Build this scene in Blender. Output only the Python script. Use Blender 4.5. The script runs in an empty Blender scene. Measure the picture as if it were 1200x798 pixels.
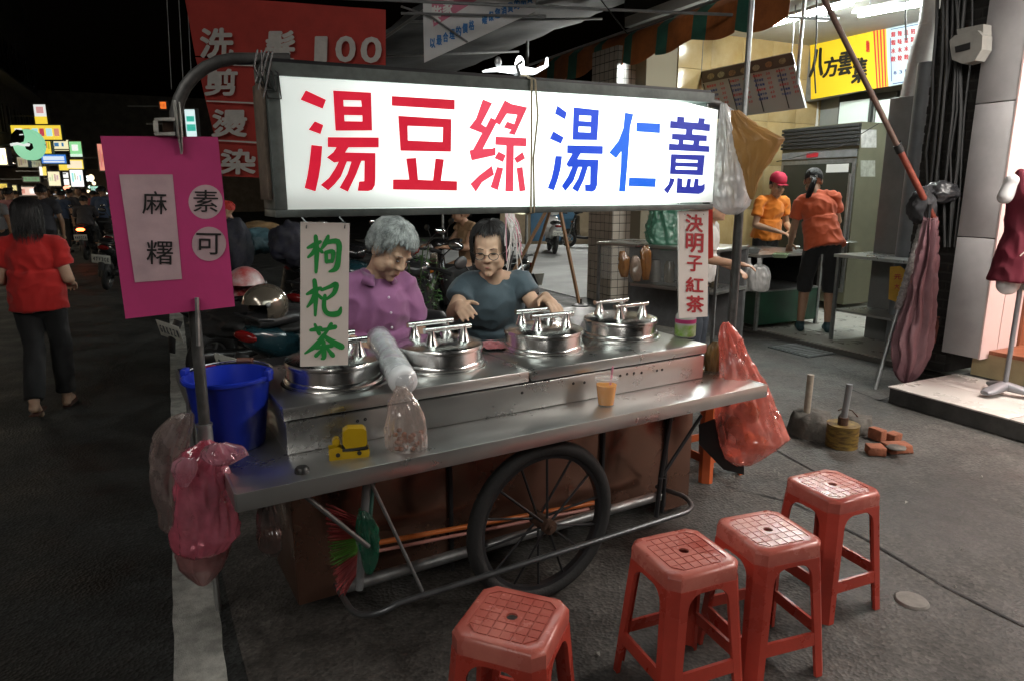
import bpy, bmesh, math, random
from mathutils import Vector, Matrix, Euler, noise
from mathutils.geometry import tessellate_polygon
R = math.radians
PI = math.pi
V = Vector
random.seed(7)
S = bpy.context.scene
COL = S.collection

# ------------------------------------------------------------------ camera
F = 803.0; TH = math.atan(175 / 803.0); H = 1.55
cam_d = bpy.data.cameras.new('camera'); cam = bpy.data.objects.new('camera', cam_d); COL.objects.link(cam)
cam_d.sensor_width = 36; cam_d.sensor_fit = 'HORIZONTAL'; cam_d.lens = 36 * F / 1200
cam_d.clip_start = 0.05; cam_d.clip_end = 500
cam.location = (0, 0, H); cam.rotation_euler = (PI / 2 - TH, 0, 0)
S.camera = cam

# ------------------------------------------------------------------ world: night sky
wd = bpy.data.worlds.new('World'); S.world = wd; wd.use_nodes = True
nt = wd.node_tree
sky = nt.nodes.new('ShaderNodeTexSky'); sky.sky_type = 'NISHITA'; sky.sun_disc = False
sky.sun_elevation = R(-4.0); sky.sun_rotation = R(200)
nt.links.new(sky.outputs[0], nt.nodes['Background'].inputs[0])
nt.nodes['Background'].inputs[1].default_value = 0.05
S.view_settings.view_transform = 'Standard'; S.view_settings.look = 'None'
S.view_settings.exposure = 0.0; S.view_settings.gamma = 1.0
S.cycles.use_denoising = True
try: S.cycles.denoiser = 'OPENIMAGEDENOISE'
except Exception: pass
S.cycles.max_bounces = 8; S.cycles.diffuse_bounces = 3; S.cycles.glossy_bounces = 4
S.cycles.transmission_bounces = 6; S.cycles.transparent_max_bounces = 12
S.cycles.sample_clamp_indirect = 4.0; S.cycles.caustics_reflective = False; S.cycles.caustics_refractive = False
S.cycles.use_light_tree = True

# light strengths (radiance of the place's lamps and of the added ones)
L_SIGN = 2.1; L_SIGN_BACK = 6.5; L_ADDED_UNDER = 11.0; L_TUBE = 340.0; L_FRONT_FILL = 13.0; L_SHOP = 50.0; L_LEFT = 26.0; L_YARD = 330.0

# ------------------------------------------------------------------ pixel helpers (photo pixel -> place)
cT, sT = math.cos(TH), math.sin(TH)
def ray(x, y):
    v = (y - 399) / F
    return ((x - 600) / F, cT - v * sT, -sT - v * cT)
def G(x, y, z=0.0):
    d = ray(x, y); t = (z - H) / d[2]; return V((d[0] * t, d[1] * t, z))
def D(x, y, Y):
    d = ray(x, y); t = Y / d[1]; return V((d[0] * t, Y, H + d[2] * t))
# the cart's own frame: u along the counter, w away from the customers
CA = R(30.5); UX = V((math.cos(CA), math.sin(CA), 0)); WX = V((-math.sin(CA), math.cos(CA), 0))
CO = V((0.1166, 2.4012, 0.0))
def c2w(u, w, z=0.0): return CO + UX * u + WX * w + V((0, 0, z))
def w2c(p):
    d = V(p) - CO; return V((d.dot(UX), d.dot(WX), p[2]))
def CW(x, y, w):
    d = V(ray(x, y)); t = (w + CO.dot(WX)) / d.dot(WX); p = d * t; p.z += H; return w2c(p)
def CP(x, y, z): return w2c(G(x, y, z))
# the street's own frame: SX along the street (away), RX towards the shops on the right
SX = V((-0.442, 0.897, 0)); RX = V((0.897, 0.442, 0)); SA = math.atan2(RX.y, RX.x)
def st(s, r, z=0.0): return V((3.3, 6.28, 0)) + SX * s + RX * r + V((0, 0, z))   # origin: near corner of the arcade tiles
def on_r(x, y, r):      # pixel on the vertical plane parallel to the street at offset r -> (s, z)
    d = V(ray(x, y)); o = V((3.3, 6.28, 0)); t = (r + o.dot(RX)) / d.dot(RX); p = d * t; p.z += H
    q = p - o; return q.dot(SX), p.z
def on_s(x, y, s):      # pixel on the vertical plane across the street at s -> (r, z)
    d = V(ray(x, y)); o = V((3.3, 6.28, 0)); t = (s + o.dot(SX)) / d.dot(SX); p = d * t; p.z += H
    q = p - o; return q.dot(RX), p.z

# ------------------------------------------------------------------ materials
MATS = {}
def mat(name, col=(.5, .5, .5), rough=.5, metal=0.0, var=0.0, vs=8.0, col2=None, bump=0.0, bs=60.0, stretch=None,
        emis=None, es=0.0, trans=0.0, alpha=1.0, coat=0.0, spec=None, rvar=0.0, ior=None, sss=0.0, sheen=0.0, dirt=0.0, wrinkle=0.0, ws=7.0, world=False):
    if name in MATS: return MATS[name]
    m = bpy.data.materials.new(name); m.use_nodes = True; MATS[name] = m
    n = m.node_tree.nodes; l = m.node_tree.links; b = n['Principled BSDF']
    b.inputs['Base Color'].default_value = (*col, 1); b.inputs['Roughness'].default_value = rough
    b.inputs['Metallic'].default_value = metal
    if trans: b.inputs['Transmission Weight'].default_value = trans
    if alpha < 1: b.inputs['Alpha'].default_value = alpha
    if coat: b.inputs['Coat Weight'].default_value = coat; b.inputs['Coat Roughness'].default_value = .15
    if spec is not None: b.inputs['Specular IOR Level'].default_value = spec
    if ior: b.inputs['IOR'].default_value = ior
    if sss: b.inputs['Subsurface Weight'].default_value = sss; b.inputs['Subsurface Radius'].default_value = (.012, .005, .003)
    if sheen: b.inputs['Sheen Weight'].default_value = sheen
    if emis: b.inputs['Emission Color'].default_value = (*emis, 1); b.inputs['Emission Strength'].default_value = es
    if var or bump or rvar or dirt or wrinkle:
        tc = n.new('ShaderNodeTexCoord'); mp = n.new('ShaderNodeMapping')
        l.new(n.new('ShaderNodeNewGeometry').outputs['Position'] if world else tc.outputs['Object'], mp.inputs[0])
        if stretch: mp.inputs['Scale'].default_value = stretch
        if var or rvar or dirt:
            t = n.new('ShaderNodeTexNoise'); t.inputs['Scale'].default_value = vs; t.inputs['Detail'].default_value = 6; t.inputs['Roughness'].default_value = .65
            l.new(mp.outputs[0], t.inputs['Vector'])
        if var:
            c2 = col2 or tuple(max(0, c * (1 - var)) for c in col)
            r = n.new('ShaderNodeValToRGB'); r.color_ramp.elements[0].position = .36; r.color_ramp.elements[1].position = .66
            r.color_ramp.elements[0].color = (*c2, 1); r.color_ramp.elements[1].color = (*col, 1)
            l.new(t.outputs[0], r.inputs[0]); l.new(r.outputs[0], b.inputs['Base Color']); last = r
            if dirt:
                t2 = n.new('ShaderNodeTexNoise'); t2.inputs['Scale'].default_value = vs * .27; t2.inputs['Detail'].default_value = 9
                l.new(tc.outputs['Object'], t2.inputs['Vector'])
                r2 = n.new('ShaderNodeValToRGB'); r2.color_ramp.elements[0].position = .45; r2.color_ramp.elements[1].position = .62
                mx = n.new('ShaderNodeMix'); mx.data_type = 'RGBA'; mx.blend_type = 'MULTIPLY'
                r2.color_ramp.elements[0].color = (1 - dirt, 1 - dirt, 1 - dirt, 1)
                l.new(t2.outputs[0], r2.inputs[0]); mx.inputs[0].default_value = 1
                l.new(r.outputs[0], mx.inputs[6]); l.new(r2.outputs[0], mx.inputs[7]); l.new(mx.outputs[2], b.inputs['Base Color'])
        if rvar:
            mr = n.new('ShaderNodeMapRange'); mr.inputs[3].default_value = max(.02, rough - rvar); mr.inputs[4].default_value = min(1, rough + rvar)
            mr.inputs[1].default_value = .3; mr.inputs[2].default_value = .7
            l.new(t.outputs[0], mr.inputs[0]); l.new(mr.outputs[0], b.inputs['Roughness'])
        if bump:
            t3 = n.new('ShaderNodeTexNoise'); t3.inputs['Scale'].default_value = bs; t3.inputs['Detail'].default_value = 4
            l.new(mp.outputs[0], t3.inputs['Vector'])
            bp = n.new('ShaderNodeBump'); bp.inputs['Strength'].default_value = bump; bp.inputs['Distance'].default_value = .01
            l.new(t3.outputs[0], bp.inputs['Height']); l.new(bp.outputs[0], b.inputs['Normal'])
        if wrinkle:
            t4 = ridged(n, ws); l.new(mp.outputs[0], t4.inputs['Vector']); bq = n.new('ShaderNodeBump'); bq.inputs['Strength'].default_value = wrinkle; bq.inputs['Distance'].default_value = .06
            l.new(t4.outputs[0], bq.inputs['Height'])
            if bump: l.new(bp.outputs[0], bq.inputs['Normal'])
            l.new(bq.outputs[0], b.inputs['Normal'])
    return m
def ridged(n, scale, detail=2.5):
    t = n.new('ShaderNodeTexNoise'); t.noise_type = 'RIDGED_MULTIFRACTAL'; t.inputs['Scale'].default_value = scale; t.inputs['Detail'].default_value = detail
    t.inputs['Roughness'].default_value = .5; t.inputs['Distortion'].default_value = .6; return t
def film(name, col, alpha=.45, rough=.25, transl=.5):
    """thin plastic film: see-through, letting light scatter through"""
    if name in MATS: return MATS[name]
    m = bpy.data.materials.new(name); m.use_nodes = True; MATS[name] = m
    n = m.node_tree.nodes; l = m.node_tree.links; out = n['Material Output']; n.remove(n['Principled BSDF'])
    tp = n.new('ShaderNodeBsdfTransparent'); tp.inputs[0].default_value = (*[min(1, .45 + .55 * c) for c in col], 1)
    df = n.new('ShaderNodeBsdfDiffuse'); df.inputs[0].default_value = (*col, 1)
    tl = n.new('ShaderNodeBsdfTranslucent'); tl.inputs[0].default_value = (*col, 1)
    gl = n.new('ShaderNodeBsdfGlossy'); gl.inputs['Roughness'].default_value = rough; gl.inputs[0].default_value = (1, 1, 1, 1)
    a = n.new('ShaderNodeMixShader'); a.inputs[0].default_value = transl; l.new(df.outputs[0], a.inputs[1]); l.new(tl.outputs[0], a.inputs[2])
    tc = n.new('ShaderNodeTexCoord'); t = n.new('ShaderNodeTexNoise'); t.inputs['Scale'].default_value = 14; t.inputs['Detail'].default_value = 5
    l.new(tc.outputs['Object'], t.inputs['Vector'])
    mr = n.new('ShaderNodeMapRange'); mr.inputs[1].default_value = .3; mr.inputs[2].default_value = .7
    mr.inputs[3].default_value = max(0, alpha - .22); mr.inputs[4].default_value = min(1, alpha + .22); l.new(t.outputs[0], mr.inputs[0])
    b = n.new('ShaderNodeMixShader'); l.new(mr.outputs[0], b.inputs[0]); l.new(tp.outputs[0], b.inputs[1]); l.new(a.outputs[0], b.inputs[2])
    c = n.new('ShaderNodeMixShader'); lw = n.new('ShaderNodeLayerWeight'); lw.inputs[0].default_value = .5; pw = n.new('ShaderNodeMath'); pw.operation = 'POWER'; pw.inputs[1].default_value = 3.2; l.new(lw.outputs['Facing'], pw.inputs[0]); fr = n.new('ShaderNodeMath'); fr.operation = 'MULTIPLY_ADD'; fr.inputs[1].default_value = .6; fr.inputs[2].default_value = .10; l.new(pw.outputs[0], fr.inputs[0])
    bp = n.new('ShaderNodeBump'); bp.inputs['Strength'].default_value = .9; bp.inputs['Distance'].default_value = .02
    t2 = ridged(n, 11, 3); l.new(tc.outputs['Object'], t2.inputs['Vector'])
    l.new(t2.outputs[0], bp.inputs['Height']); l.new(bp.outputs[0], gl.inputs['Normal']); l.new(bp.outputs[0], lw.inputs['Normal']); l.new(bp.outputs[0], df.inputs['Normal'])
    l.new(fr.outputs[0], c.inputs[0]); l.new(b.outputs[0], c.inputs[1]); l.new(gl.outputs[0], c.inputs[2])
    l.new(c.outputs[0], out.inputs[0]); return m
def glow(name, col, s, base=(.5, .5, .5)):
    return mat(name, base, .5, emis=col, es=s)
K = lambda *c: tuple(((x / 255) ** 2.2) for x in c)      # sRGB bytes -> linear

# ------------------------------------------------------------------ mesh builder
class MB:
    def __init__(s): s.bm = bmesh.new()
    def face(s, pts):
        try: return s.bm.faces.new([s.bm.verts.new(p) for p in pts])
        except ValueError: return None
    def box(s, c, d, rot=None, bev=0.0, seg=2):
        b = bmesh.new(); bmesh.ops.create_cube(b, size=1)
        bmesh.ops.scale(b, vec=d, verts=b.verts)
        if bev: bmesh.ops.bevel(b, geom=list(b.edges), offset=min(bev, min(d) * .45), segments=seg, affect='EDGES', profile=.5)
        M = Matrix.Translation(c) @ (rot.to_4x4() if rot is not None else Matrix())
        return s.add(b, M)
    def bx(s, x0, x1, y0, y1, z0, z1, bev=0.0):
        return s.box(((x0 + x1) / 2, (y0 + y1) / 2, (z0 + z1) / 2), (abs(x1 - x0), abs(y1 - y0), abs(z1 - z0)), None, bev)
    def add(s, b, M=None):
        if M is not None: bmesh.ops.transform(b, matrix=M, verts=b.verts)
        mp = {v: s.bm.verts.new(v.co) for v in b.verts}
        for f in b.faces:
            try: s.bm.faces.new([mp[v] for v in f.verts])
            except ValueError: pass
        b.free(); return s
    def rings(s, rr, cap0=True, cap1=True, closed=False):
        vs = [[s.bm.verts.new(p) for p in r] for r in rr]
        n = len(vs[0]); m = len(vs)
        for i in range(m if closed else m - 1):
            a, b = vs[i], vs[(i + 1) % m]
            for k in range(n):
                try: s.bm.faces.new((a[k], a[(k + 1) % n], b[(k + 1) % n], b[k]))
                except ValueError: pass
        if not closed:
            if cap0: s.bm.faces.new(list(reversed(vs[0])))
            if cap1: s.bm.faces.new(vs[-1])
        return s
    def tube(s, pts, r, seg=8, closed=False, cap=True, flat=None):
        pts = [V(p) for p in pts]; n = len(pts)
        rs = r if isinstance(r, (list, tuple)) else [r] * n
        t0 = (pts[1] - pts[0]).normalized()
        up = V((0, 0, 1)) if abs(t0.z) < .9 else V((1, 0, 0))
        nx = t0.cross(up).normalized(); rr = []
        for i, p in enumerate(pts):
            if closed: t = (pts[(i + 1) % n] - pts[i - 1])
            else: t = pts[min(i + 1, n - 1)] - pts[max(i - 1, 0)]
            t.normalize(); nx = (nx - t * nx.dot(t)); nx.normalize(); ny = t.cross(nx)
            fl = flat if flat else 1
            rr.append([p + nx * (math.cos(2 * PI * k / seg) * rs[i]) + ny * (math.sin(2 * PI * k / seg) * rs[i] * fl) for k in range(seg)])
        return s.rings(rr, cap, cap, closed)
    def cyl(s, p0, p1, r0, r1=None, seg=14, cap=True):
        return s.tube([p0, p1], [r0, r0 if r1 is None else r1], seg, cap=cap)
    def lathe(s, prof, c=(0, 0, 0), seg=28, M=None, cap0=False, cap1=False, sq=(1, 1)):
        rr = []
        for r, z in prof:
            ring = []
            for k in range(seg):
                p = V((math.cos(2 * PI * k / seg) * r * sq[0], math.sin(2 * PI * k / seg) * r * sq[1], z))
                if M is not None: p = M @ p
                ring.append(p + V(c))
            rr.append(ring)
        return s.rings(rr, cap0, cap1)
    def ell(s, c, r, rot=None, u=14, v=9):
        b = bmesh.new(); bmesh.ops.create_uvsphere(b, u_segments=u, v_segments=v, radius=1)
        bmesh.ops.scale(b, vec=r, verts=b.verts)
        return s.add(b, Matrix.Translation(c) @ (rot.to_4x4() if rot is not None else Matrix()))
    def flat(s, outer, holes, fn, d):
        """extruded 2D polygon with holes; fn(x, y, k) -> 3D, k = 0 back / 1 front"""
        loops = [outer] + list(holes)
        tri = tessellate_polygon([[V((p[0], p[1], 0)) for p in lp] for lp in loops])
        fl = [p for lp in loops for p in lp]
        for k in (0, 1):
            vs = [s.bm.verts.new(fn(p[0], p[1], k * d)) for p in fl]
            for t in tri:
                q = [vs[i] for i in t]
                try: s.bm.faces.new(q if k else q[::-1])
                except ValueError: pass
        if d:
            for lp in loops:
                for i in range(len(lp)):
                    a, b = lp[i], lp[(i + 1) % len(lp)]
                    s.face((fn(a[0], a[1], 0), fn(b[0], b[1], 0), fn(b[0], b[1], d), fn(a[0], a[1], d)))
        return s
    def build(s, name, m, parent=None, smooth=40, M=None, fix=True, weld=0.0):
        if weld: bmesh.ops.remove_doubles(s.bm, verts=s.bm.verts, dist=weld)
        if fix: bmesh.ops.recalc_face_normals(s.bm, faces=s.bm.faces)
        me = bpy.data.meshes.new(name); s.bm.to_mesh(me); s.bm.free()
        return mkobj(name, me, m, parent, smooth, M)
def mkobj(name, me, m, parent=None, smooth=40, M=None):
    if m is not None:
        me.materials.clear(); me.materials.append(m)
    if smooth:
        me.shade_smooth()
        if smooth < 180: me.set_sharp_from_angle(angle=R(smooth))
    o = bpy.data.objects.new(name, me); COL.objects.link(o)
    if parent is not None: o.parent = parent
    if M is not None: o.matrix_local = M
    return o
def tag(o, label, cat, group=None, kind=None):
    if label: o['label'] = label
    if cat: o['category'] = cat
    if group: o['group'] = group
    if kind: o['kind'] = kind
    return o
def thing(name, label, cat, loc=(0, 0, 0), rotz=0.0, group=None):
    o = bpy.data.objects.new(name, None); COL.objects.link(o); o.empty_display_size = .1
    o.location = loc; o.rotation_euler = (0, 0, rotz)
    return tag(o, label, cat, group)
def struct(o): o['kind'] = 'structure'; return o
def stuff(o): o['kind'] = 'stuff'; return o
def copy_tree(o, parent=None):
    c = o.copy(); COL.objects.link(c); c.parent = parent
    for ch in list(o.children): copy_tree(ch, c)
    return c
def sell(c, a, b, axes, n=20, p=2.6):
    """superellipse ring around c in plane of axes"""
    out = []
    for k in range(n):
        t = 2 * PI * k / n; ct, s_ = math.cos(t), math.sin(t)
        out.append(V(c) + axes[0] * (a * math.copysign(abs(ct) ** (2 / p), ct)) + axes[1] * (b * math.copysign(abs(s_) ** (2 / p), s_)))
    return out
def loft(mb, secs, n=20, p=2.6, ax=(V((0, 1, 0)), V((0, 0, 1)))):
    return mb.rings([sell(c, a, b, ax, n, p) for c, a, b in secs])

# ------------------------------------------------------------------ lettering
_gl = {}
def glyph(ch):
    if ch in _gl: return _gl[ch]
    cu = bpy.data.curves.new('g', 'FONT'); cu.body = ch; cu.size = 1; cu.resolution_u = 3; cu.fill_mode = 'FRONT'
    o = bpy.data.objects.new('g', cu); COL.objects.link(o); bpy.context.view_layer.update()
    me = bpy.data.meshes.new_from_object(o.evaluated_get(bpy.context.evaluated_depsgraph_get()))
    vs = [(v.co.x, v.co.y) for v in me.vertices]; fs = [tuple(p.vertices) for p in me.polygons]
    COL.objects.unlink(o); bpy.data.objects.remove(o); bpy.data.curves.remove(cu); bpy.data.meshes.remove(me)
    if vs:
        xs = [v[0] for v in vs]; ys = [v[1] for v in vs]; bb = (min(xs), max(xs), min(ys), max(ys))
    else: bb = (0, .5, 0, 1)
    _gl[ch] = (vs, fs, bb); return _gl[ch]
def put_char(mb, ch, fn, cx, cy, w, h, bold=.02, skew=0.0, eps=2e-4):
    """glyph ch filling w x h about (cx, cy); fn(x, y, d) -> 3D, d = height off the sheet; bold: stroke growth as a share of h"""
    vs, fs, bb = glyph(ch)
    if not vs: return
    gw, gh = max(bb[1] - bb[0], 1e-3), max(bb[3] - bb[2], 1e-3); b = bold * h
    offs = [(0, 0)] if not bold else [(0, 0), (b, 0), (-b, 0), (0, b), (0, -b), (b * .7, b * .7), (-b * .7, b * .7), (b * .7, -b * .7), (-b * .7, -b * .7)]
    for i, (ox, oy) in enumerate(offs):
        q = []
        for x, y in vs:
            X = (x - (bb[0] + bb[1]) / 2) / gw * (w - 2 * b); Y = (y - (bb[2] + bb[3]) / 2) / gh * (h - 2 * b)
            q.append(mb.bm.verts.new(fn(cx + X + ox + Y * skew, cy + Y + oy, i * eps)))
        for f in fs:
            try: mb.bm.faces.new([q[k] for k in f])
            except ValueError: pass
def brush(mb, strokes, fn, eps=1.5e-4):
    """brush strokes: lists of (x, y, width); fn(x, y, d) -> 3D"""
    for i, stk in enumerate(strokes):
        pts = []
        n = len(stk)
        for k in range(n - 1):      # Catmull-Rom through the points
            p0, p1, p2, p3 = (V(stk[max(k - 1, 0)]), V(stk[k]), V(stk[k + 1]), V(stk[min(k + 2, n - 1)]))
            for j in range(5):
                t = j / 5
                pts.append(.5 * ((2 * p1) + (p2 - p0) * t + (2 * p0 - 5 * p1 + 4 * p2 - p3) * t * t + (3 * p1 - p0 - 3 * p2 + p3) * t ** 3))
        pts.append(V(stk[-1])); L, Rr = [], []
        for k, p in enumerate(pts):
            a, b = pts[max(k - 1, 0)], pts[min(k + 1, len(pts) - 1)]
            t = V((b.x - a.x, b.y - a.y)); t = t.normalized() if t.length else V((1, 0)); nn = V((-t.y, t.x)) * max(p.z, 1) * .74
            L.append((p.x + nn.x, p.y + nn.y)); Rr.append((p.x - nn.x, p.y - nn.y))
        for k in range(len(pts) - 1):
            mb.face([fn(*L[k], i * eps), fn(*Rr[k], i * eps), fn(*Rr[k + 1], i * eps), fn(*L[k + 1], i * eps)])
        for e, q in ((pts[0], 0), (pts[-1], -1)):        # rounded ends
            mb.face([fn(e.x + math.cos(2 * PI * k / 8) * e.z * .68, e.y + math.sin(2 * PI * k / 8) * e.z * .68, i * eps + eps * .3 * (1 + q * .4)) for k in range(8)])

# =================================================================== SETTING
def road_mat(name, base, spk, stain):
    m = bpy.data.materials.new(name); m.use_nodes = True; n = m.node_tree.nodes; l = m.node_tree.links; b = n['Principled BSDF']
    pos = n.new('ShaderNodeNewGeometry').outputs['Position']
    def nz(sc, det, ro=.6):
        t = n.new('ShaderNodeTexNoise'); t.inputs['Scale'].default_value = sc; t.inputs['Detail'].default_value = det; t.inputs['Roughness'].default_value = ro; l.new(pos, t.inputs['Vector']); return t.outputs[0]
    def mr(x, a, b_, c, d):
        r = n.new('ShaderNodeMapRange'); l.new(x, r.inputs[0]); r.inputs[1].default_value = a; r.inputs[2].default_value = b_; r.inputs[3].default_value = c; r.inputs[4].default_value = d; return r.outputs[0]
    def mul(a, b_):
        q = n.new('ShaderNodeMath'); q.operation = 'MULTIPLY'; l.new(a, q.inputs[0]); l.new(b_, q.inputs[1]); return q.outputs[0]
    vo = n.new('ShaderNodeTexVoronoi'); vo.inputs['Scale'].default_value = 75; l.new(pos, vo.inputs['Vector'])
    f = mul(mul(mr(vo.outputs['Color'], 0, 1, 1 - spk, 1 + spk), mr(nz(1.1, 8, .7), .38, .62, 1 - stain, 1 + stain * .5)), mr(nz(7, 6), .35, .65, .75, 1.2))
    f = mul(f, mr(nz(38, 3, .8), .32, .68, .72, 1.28))
    f = mul(f, mr(nz(.45, 9, .75), .52, .60, 1, 1 - stain * .8))
    mx = n.new('ShaderNodeVectorMath'); mx.operation = 'SCALE'; mx.inputs[0].default_value = base; l.new(f, mx.inputs['Scale']); l.new(mx.outputs[0], b.inputs['Base Color'])
    l.new(mr(nz(2.2, 7), .35, .65, .45, .85), b.inputs['Roughness'])
    bp = n.new('ShaderNodeBump'); bp.inputs['Strength'].default_value = .9; bp.inputs['Distance'].default_value = .0035; l.new(vo.outputs['Distance'], bp.inputs['Height'])
    l.new(bp.outputs[0], b.inputs['Normal']); return m
asph = road_mat('asphalt', (.022, .024, .023), .8, .5)
conc = mat('concrete_lot', (.36, .37, .37), .8, var=.18, vs=2.2, bump=.15, bs=40, dirt=.25)
conc_old = mat('old_concrete', (.13, .125, .118), .85, var=.45, vs=5, bump=.5, bs=60, dirt=.5)
white_line = mat('road_paint', (.62, .62, .57), .6, var=.45, vs=16, bump=.4, bs=200, dirt=.35)
dark = mat('dark_facade', (.035, .033, .03), .8, var=.3, vs=3)
blackm = mat('black_matte', (.012, .012, .012), .6)
cable = mat('cable_black', (.014, .014, .014), .45)
galv = mat('galvanised_steel', (.32, .33, .33), .42, .75, var=.3, vs=20, rvar=.12)
greym = mat('grey_paint', (.22, .225, .23), .45, .2, var=.25, vs=14)
steel = mat('stainless_steel', (.60, .60, .585), .30, .93, var=.10, vs=2.5, rvar=.06, bump=.05, bs=7)
reflect_steel = mat('brown_steel_panel', (.33, .18, .13), .27, .90, var=.14, vs=2, rvar=.08, bump=.05, bs=9)  # stainless steel; reflection of the red stools is put into its brown colour
chrome = mat('polished_steel', (.80, .80, .78), .22, 1.0, rvar=.06, var=.06, vs=18, bump=.02, bs=12)
rubber = mat('tyre_rubber', (.016, .016, .016), .7, bump=.3, bs=90)
rust = mat('rusty_iron', (.10, .05, .03), .75, .3, var=.6, vs=30)
blackpaint = mat('black_paint_metal', (.025, .025, .027), .38, .3, rvar=.1)

def o_of(p): q = V(p) - V((3.3, 6.28, 0)); return q.dot(SX), q.dot(RX)
def stbox(mb, s0, s1, r0, r1, z0, z1, bev=0):      # box in the street frame
    rot = Matrix.Rotation(SA, 3, 'Z')              # local x = r, local y = s
    return mb.box(st((s0 + s1) / 2, (r0 + r1) / 2, (z0 + z1) / 2), (abs(r1 - r0), abs(s1 - s0), abs(z1 - z0)), rot, bev)

# ground: asphalt sheet with a gently uneven surface near the camera
m = MB(); n = 60
gv = {}
for i in range(n + 1):
    for j in range(n + 1):
        x = -12 + 20 * i / n; y = -4 + 20 * j / n
        gv[i, j] = m.bm.verts.new((x, y, 0))
for i in range(n):
    for j in range(n): m.bm.faces.new((gv[i, j], gv[i + 1, j], gv[i + 1, j + 1], gv[i, j + 1]))
for a in ([(-150, -150), (150, -150), (150, -4), (-150, -4)], [(-150, 16), (150, 16), (150, 150), (-150, 150)],
          [(-150, -4), (-12, -4), (-12, 16), (-150, 16)], [(8, -4), (150, -4), (150, 16), (8, 16)]):
    m.face([(x, y, 0) for x, y in a])
struct(m.build('street', asph, smooth=0))
# the older, paler strip of road beside the shops
m = MB(); a0 = o_of(G(1040, 470))[1]
pts = []
for i in range(24):
    s = 3.2 - i * .45; pts.append(st(s, -5.66 + .02 * math.sin(i * 1.7), .003))
for i in range(23):
    s0, s1 = 3.2 - i * .45, 3.2 - (i + 1) * .45
    m.face([pts[i], pts[i + 1], st(s1, -.03, .003), st(s0, -.03, .003)])
old_asph = road_mat('worn_asphalt', (.062, .057, .051), .5, .45)
struct(m.build('worn_road_edge', old_asph, smooth=0))
for ln in ([G(850, 570), G(930, 590), G(1010, 630), G(1110, 690), G(1200, 735)], [G(895, 520), G(960, 556), G(1000, 575)], [G(1078, 455), G(1030, 470), G(985, 452)]):
    m = MB()
    for a, b in zip(ln, ln[1:]):
        k = 6
        for q in range(k):
            p0 = a.lerp(b, q / k); p1 = a.lerp(b, (q + 1) / k); t = (b - a).normalized(); nn = V((-t.y, t.x, 0))
            w0 = .006 + .006 * noise.noise(p0 * 7); w1 = .006 + .006 * noise.noise(p1 * 7)
            m.face([p0 + nn * w0 + V((0, 0, .007)), p0 - nn * w0 + V((0, 0, .007)), p1 - nn * w1 + V((0, 0, .007)), p1 + nn * w1 + V((0, 0, .007))])
    struct(m.build('road_crack', mat('crack_dark', (.02, .02, .02), .9), smooth=0))
m = MB(); e = V((0, 0, .012)); c0 = G(1068, 705)
m.lathe([(.001, .013), (.055, .013), (.06, .007), (.062, .004)], c0, 20)
struct(m.build('road_stud_cover', mat('pale_cover', (.20, .185, .165), .8, var=.4, vs=20)))
# painted edge line along the road
m = MB(); d = (G(200, 455) - G(205, 798)).normalized(); nn = V((d.y, -d.x, 0)); p = G(205, 860)
N = 90
for i in range(N):
    a = p + d * (i * .12); b = p + d * ((i + 1) * .12)
    j = lambda q, k: .006 * noise.noise(V((q.x * 9, q.y * 9, k)))
    m.face([a + nn * j(a, 1) + V((0, 0, .004)), a + nn * (.155 + j(a, 5)) + V((0, 0, .004)), b + nn * (.155 + j(b, 5)) + V((0, 0, .004)), b + nn * j(b, 1) + V((0, 0, .004))])
struct(m.build('road_line', white_line, smooth=0))
# small litter on the road
lit = mat('litter_paper', (.34, .33, .30), .8)
for k, (x, y) in enumerate([(912, 556), (944, 537), (1066, 533), (1001, 601), (930, 580), (1120, 690), (700, 768), (908, 553), (1062, 590), (1126, 645), (1150, 560), (860, 560)]):
    m = MB(); c = G(x, y); a = random.random() * 6
    w = .006 + .007 * random.random()
    pp = [(w, 0, .01), (.2 * w, w * .6, .018), (-w, .1 * w, .009), (-.3 * w, -w * .7, .014)]
    m.face([c + Matrix.Rotation(a, 3, 'Z') @ V(q) for q in pp]); m.face([c + Matrix.Rotation(a, 3, 'Z') @ (V(q) * .98 - V((0, 0, .004))) for q in pp[::-1]])
    tag(m.build('paper_scrap', lit, smooth=0), 'tiny pale scrap of litter on the road', 'litter', 'litter scraps on the road')

# ---- arcade floor of the dumpling shop: single square tiles
TZ = .05
tile_m = mat('floor_tile', (.44, .43, .39), .32, var=.25, vs=2, rvar=.12)
m = MB(); stbox(m, -1.35, 4.45, 0, 4.2, .0, TZ - .012)
fl = struct(m.build('arcade_floor', mat('tile_grout', (.10, .095, .085), .9), smooth=0))
ts = .46; tm = None; rot = Matrix.Rotation(SA, 4, 'Z')
for i in range(9):
    for j in range(12):
        if tm is None:
            mm = MB(); mm.box((0, 0, 0), (ts - .008, ts - .008, .014), None, .003, 1); t = mm.build('tile', tile_m, fl, 30); tm = t.data
        else:
            t = bpy.data.objects.new('tile', tm); COL.objects.link(t); t.parent = fl
        t.matrix_local = Matrix.Translation(st(-1.35 + ts * (j + .5) + .02, .03 + ts * (i + .5), TZ - .005)) @ rot
m = MB(); stbox(m, .25, .75, -.42, -.04, .001, .012)
gr = struct(m.build('drain_cover', mat('drain_iron', (.09, .1, .1), .6, .6), smooth=0))
for i in range(9):
    mm = MB(); stbox(mm, .27 + i * .053, .29 + i * .053, -.40, -.06, .012, .02); mm.build('drain_bar', galv, gr, 0)

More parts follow.
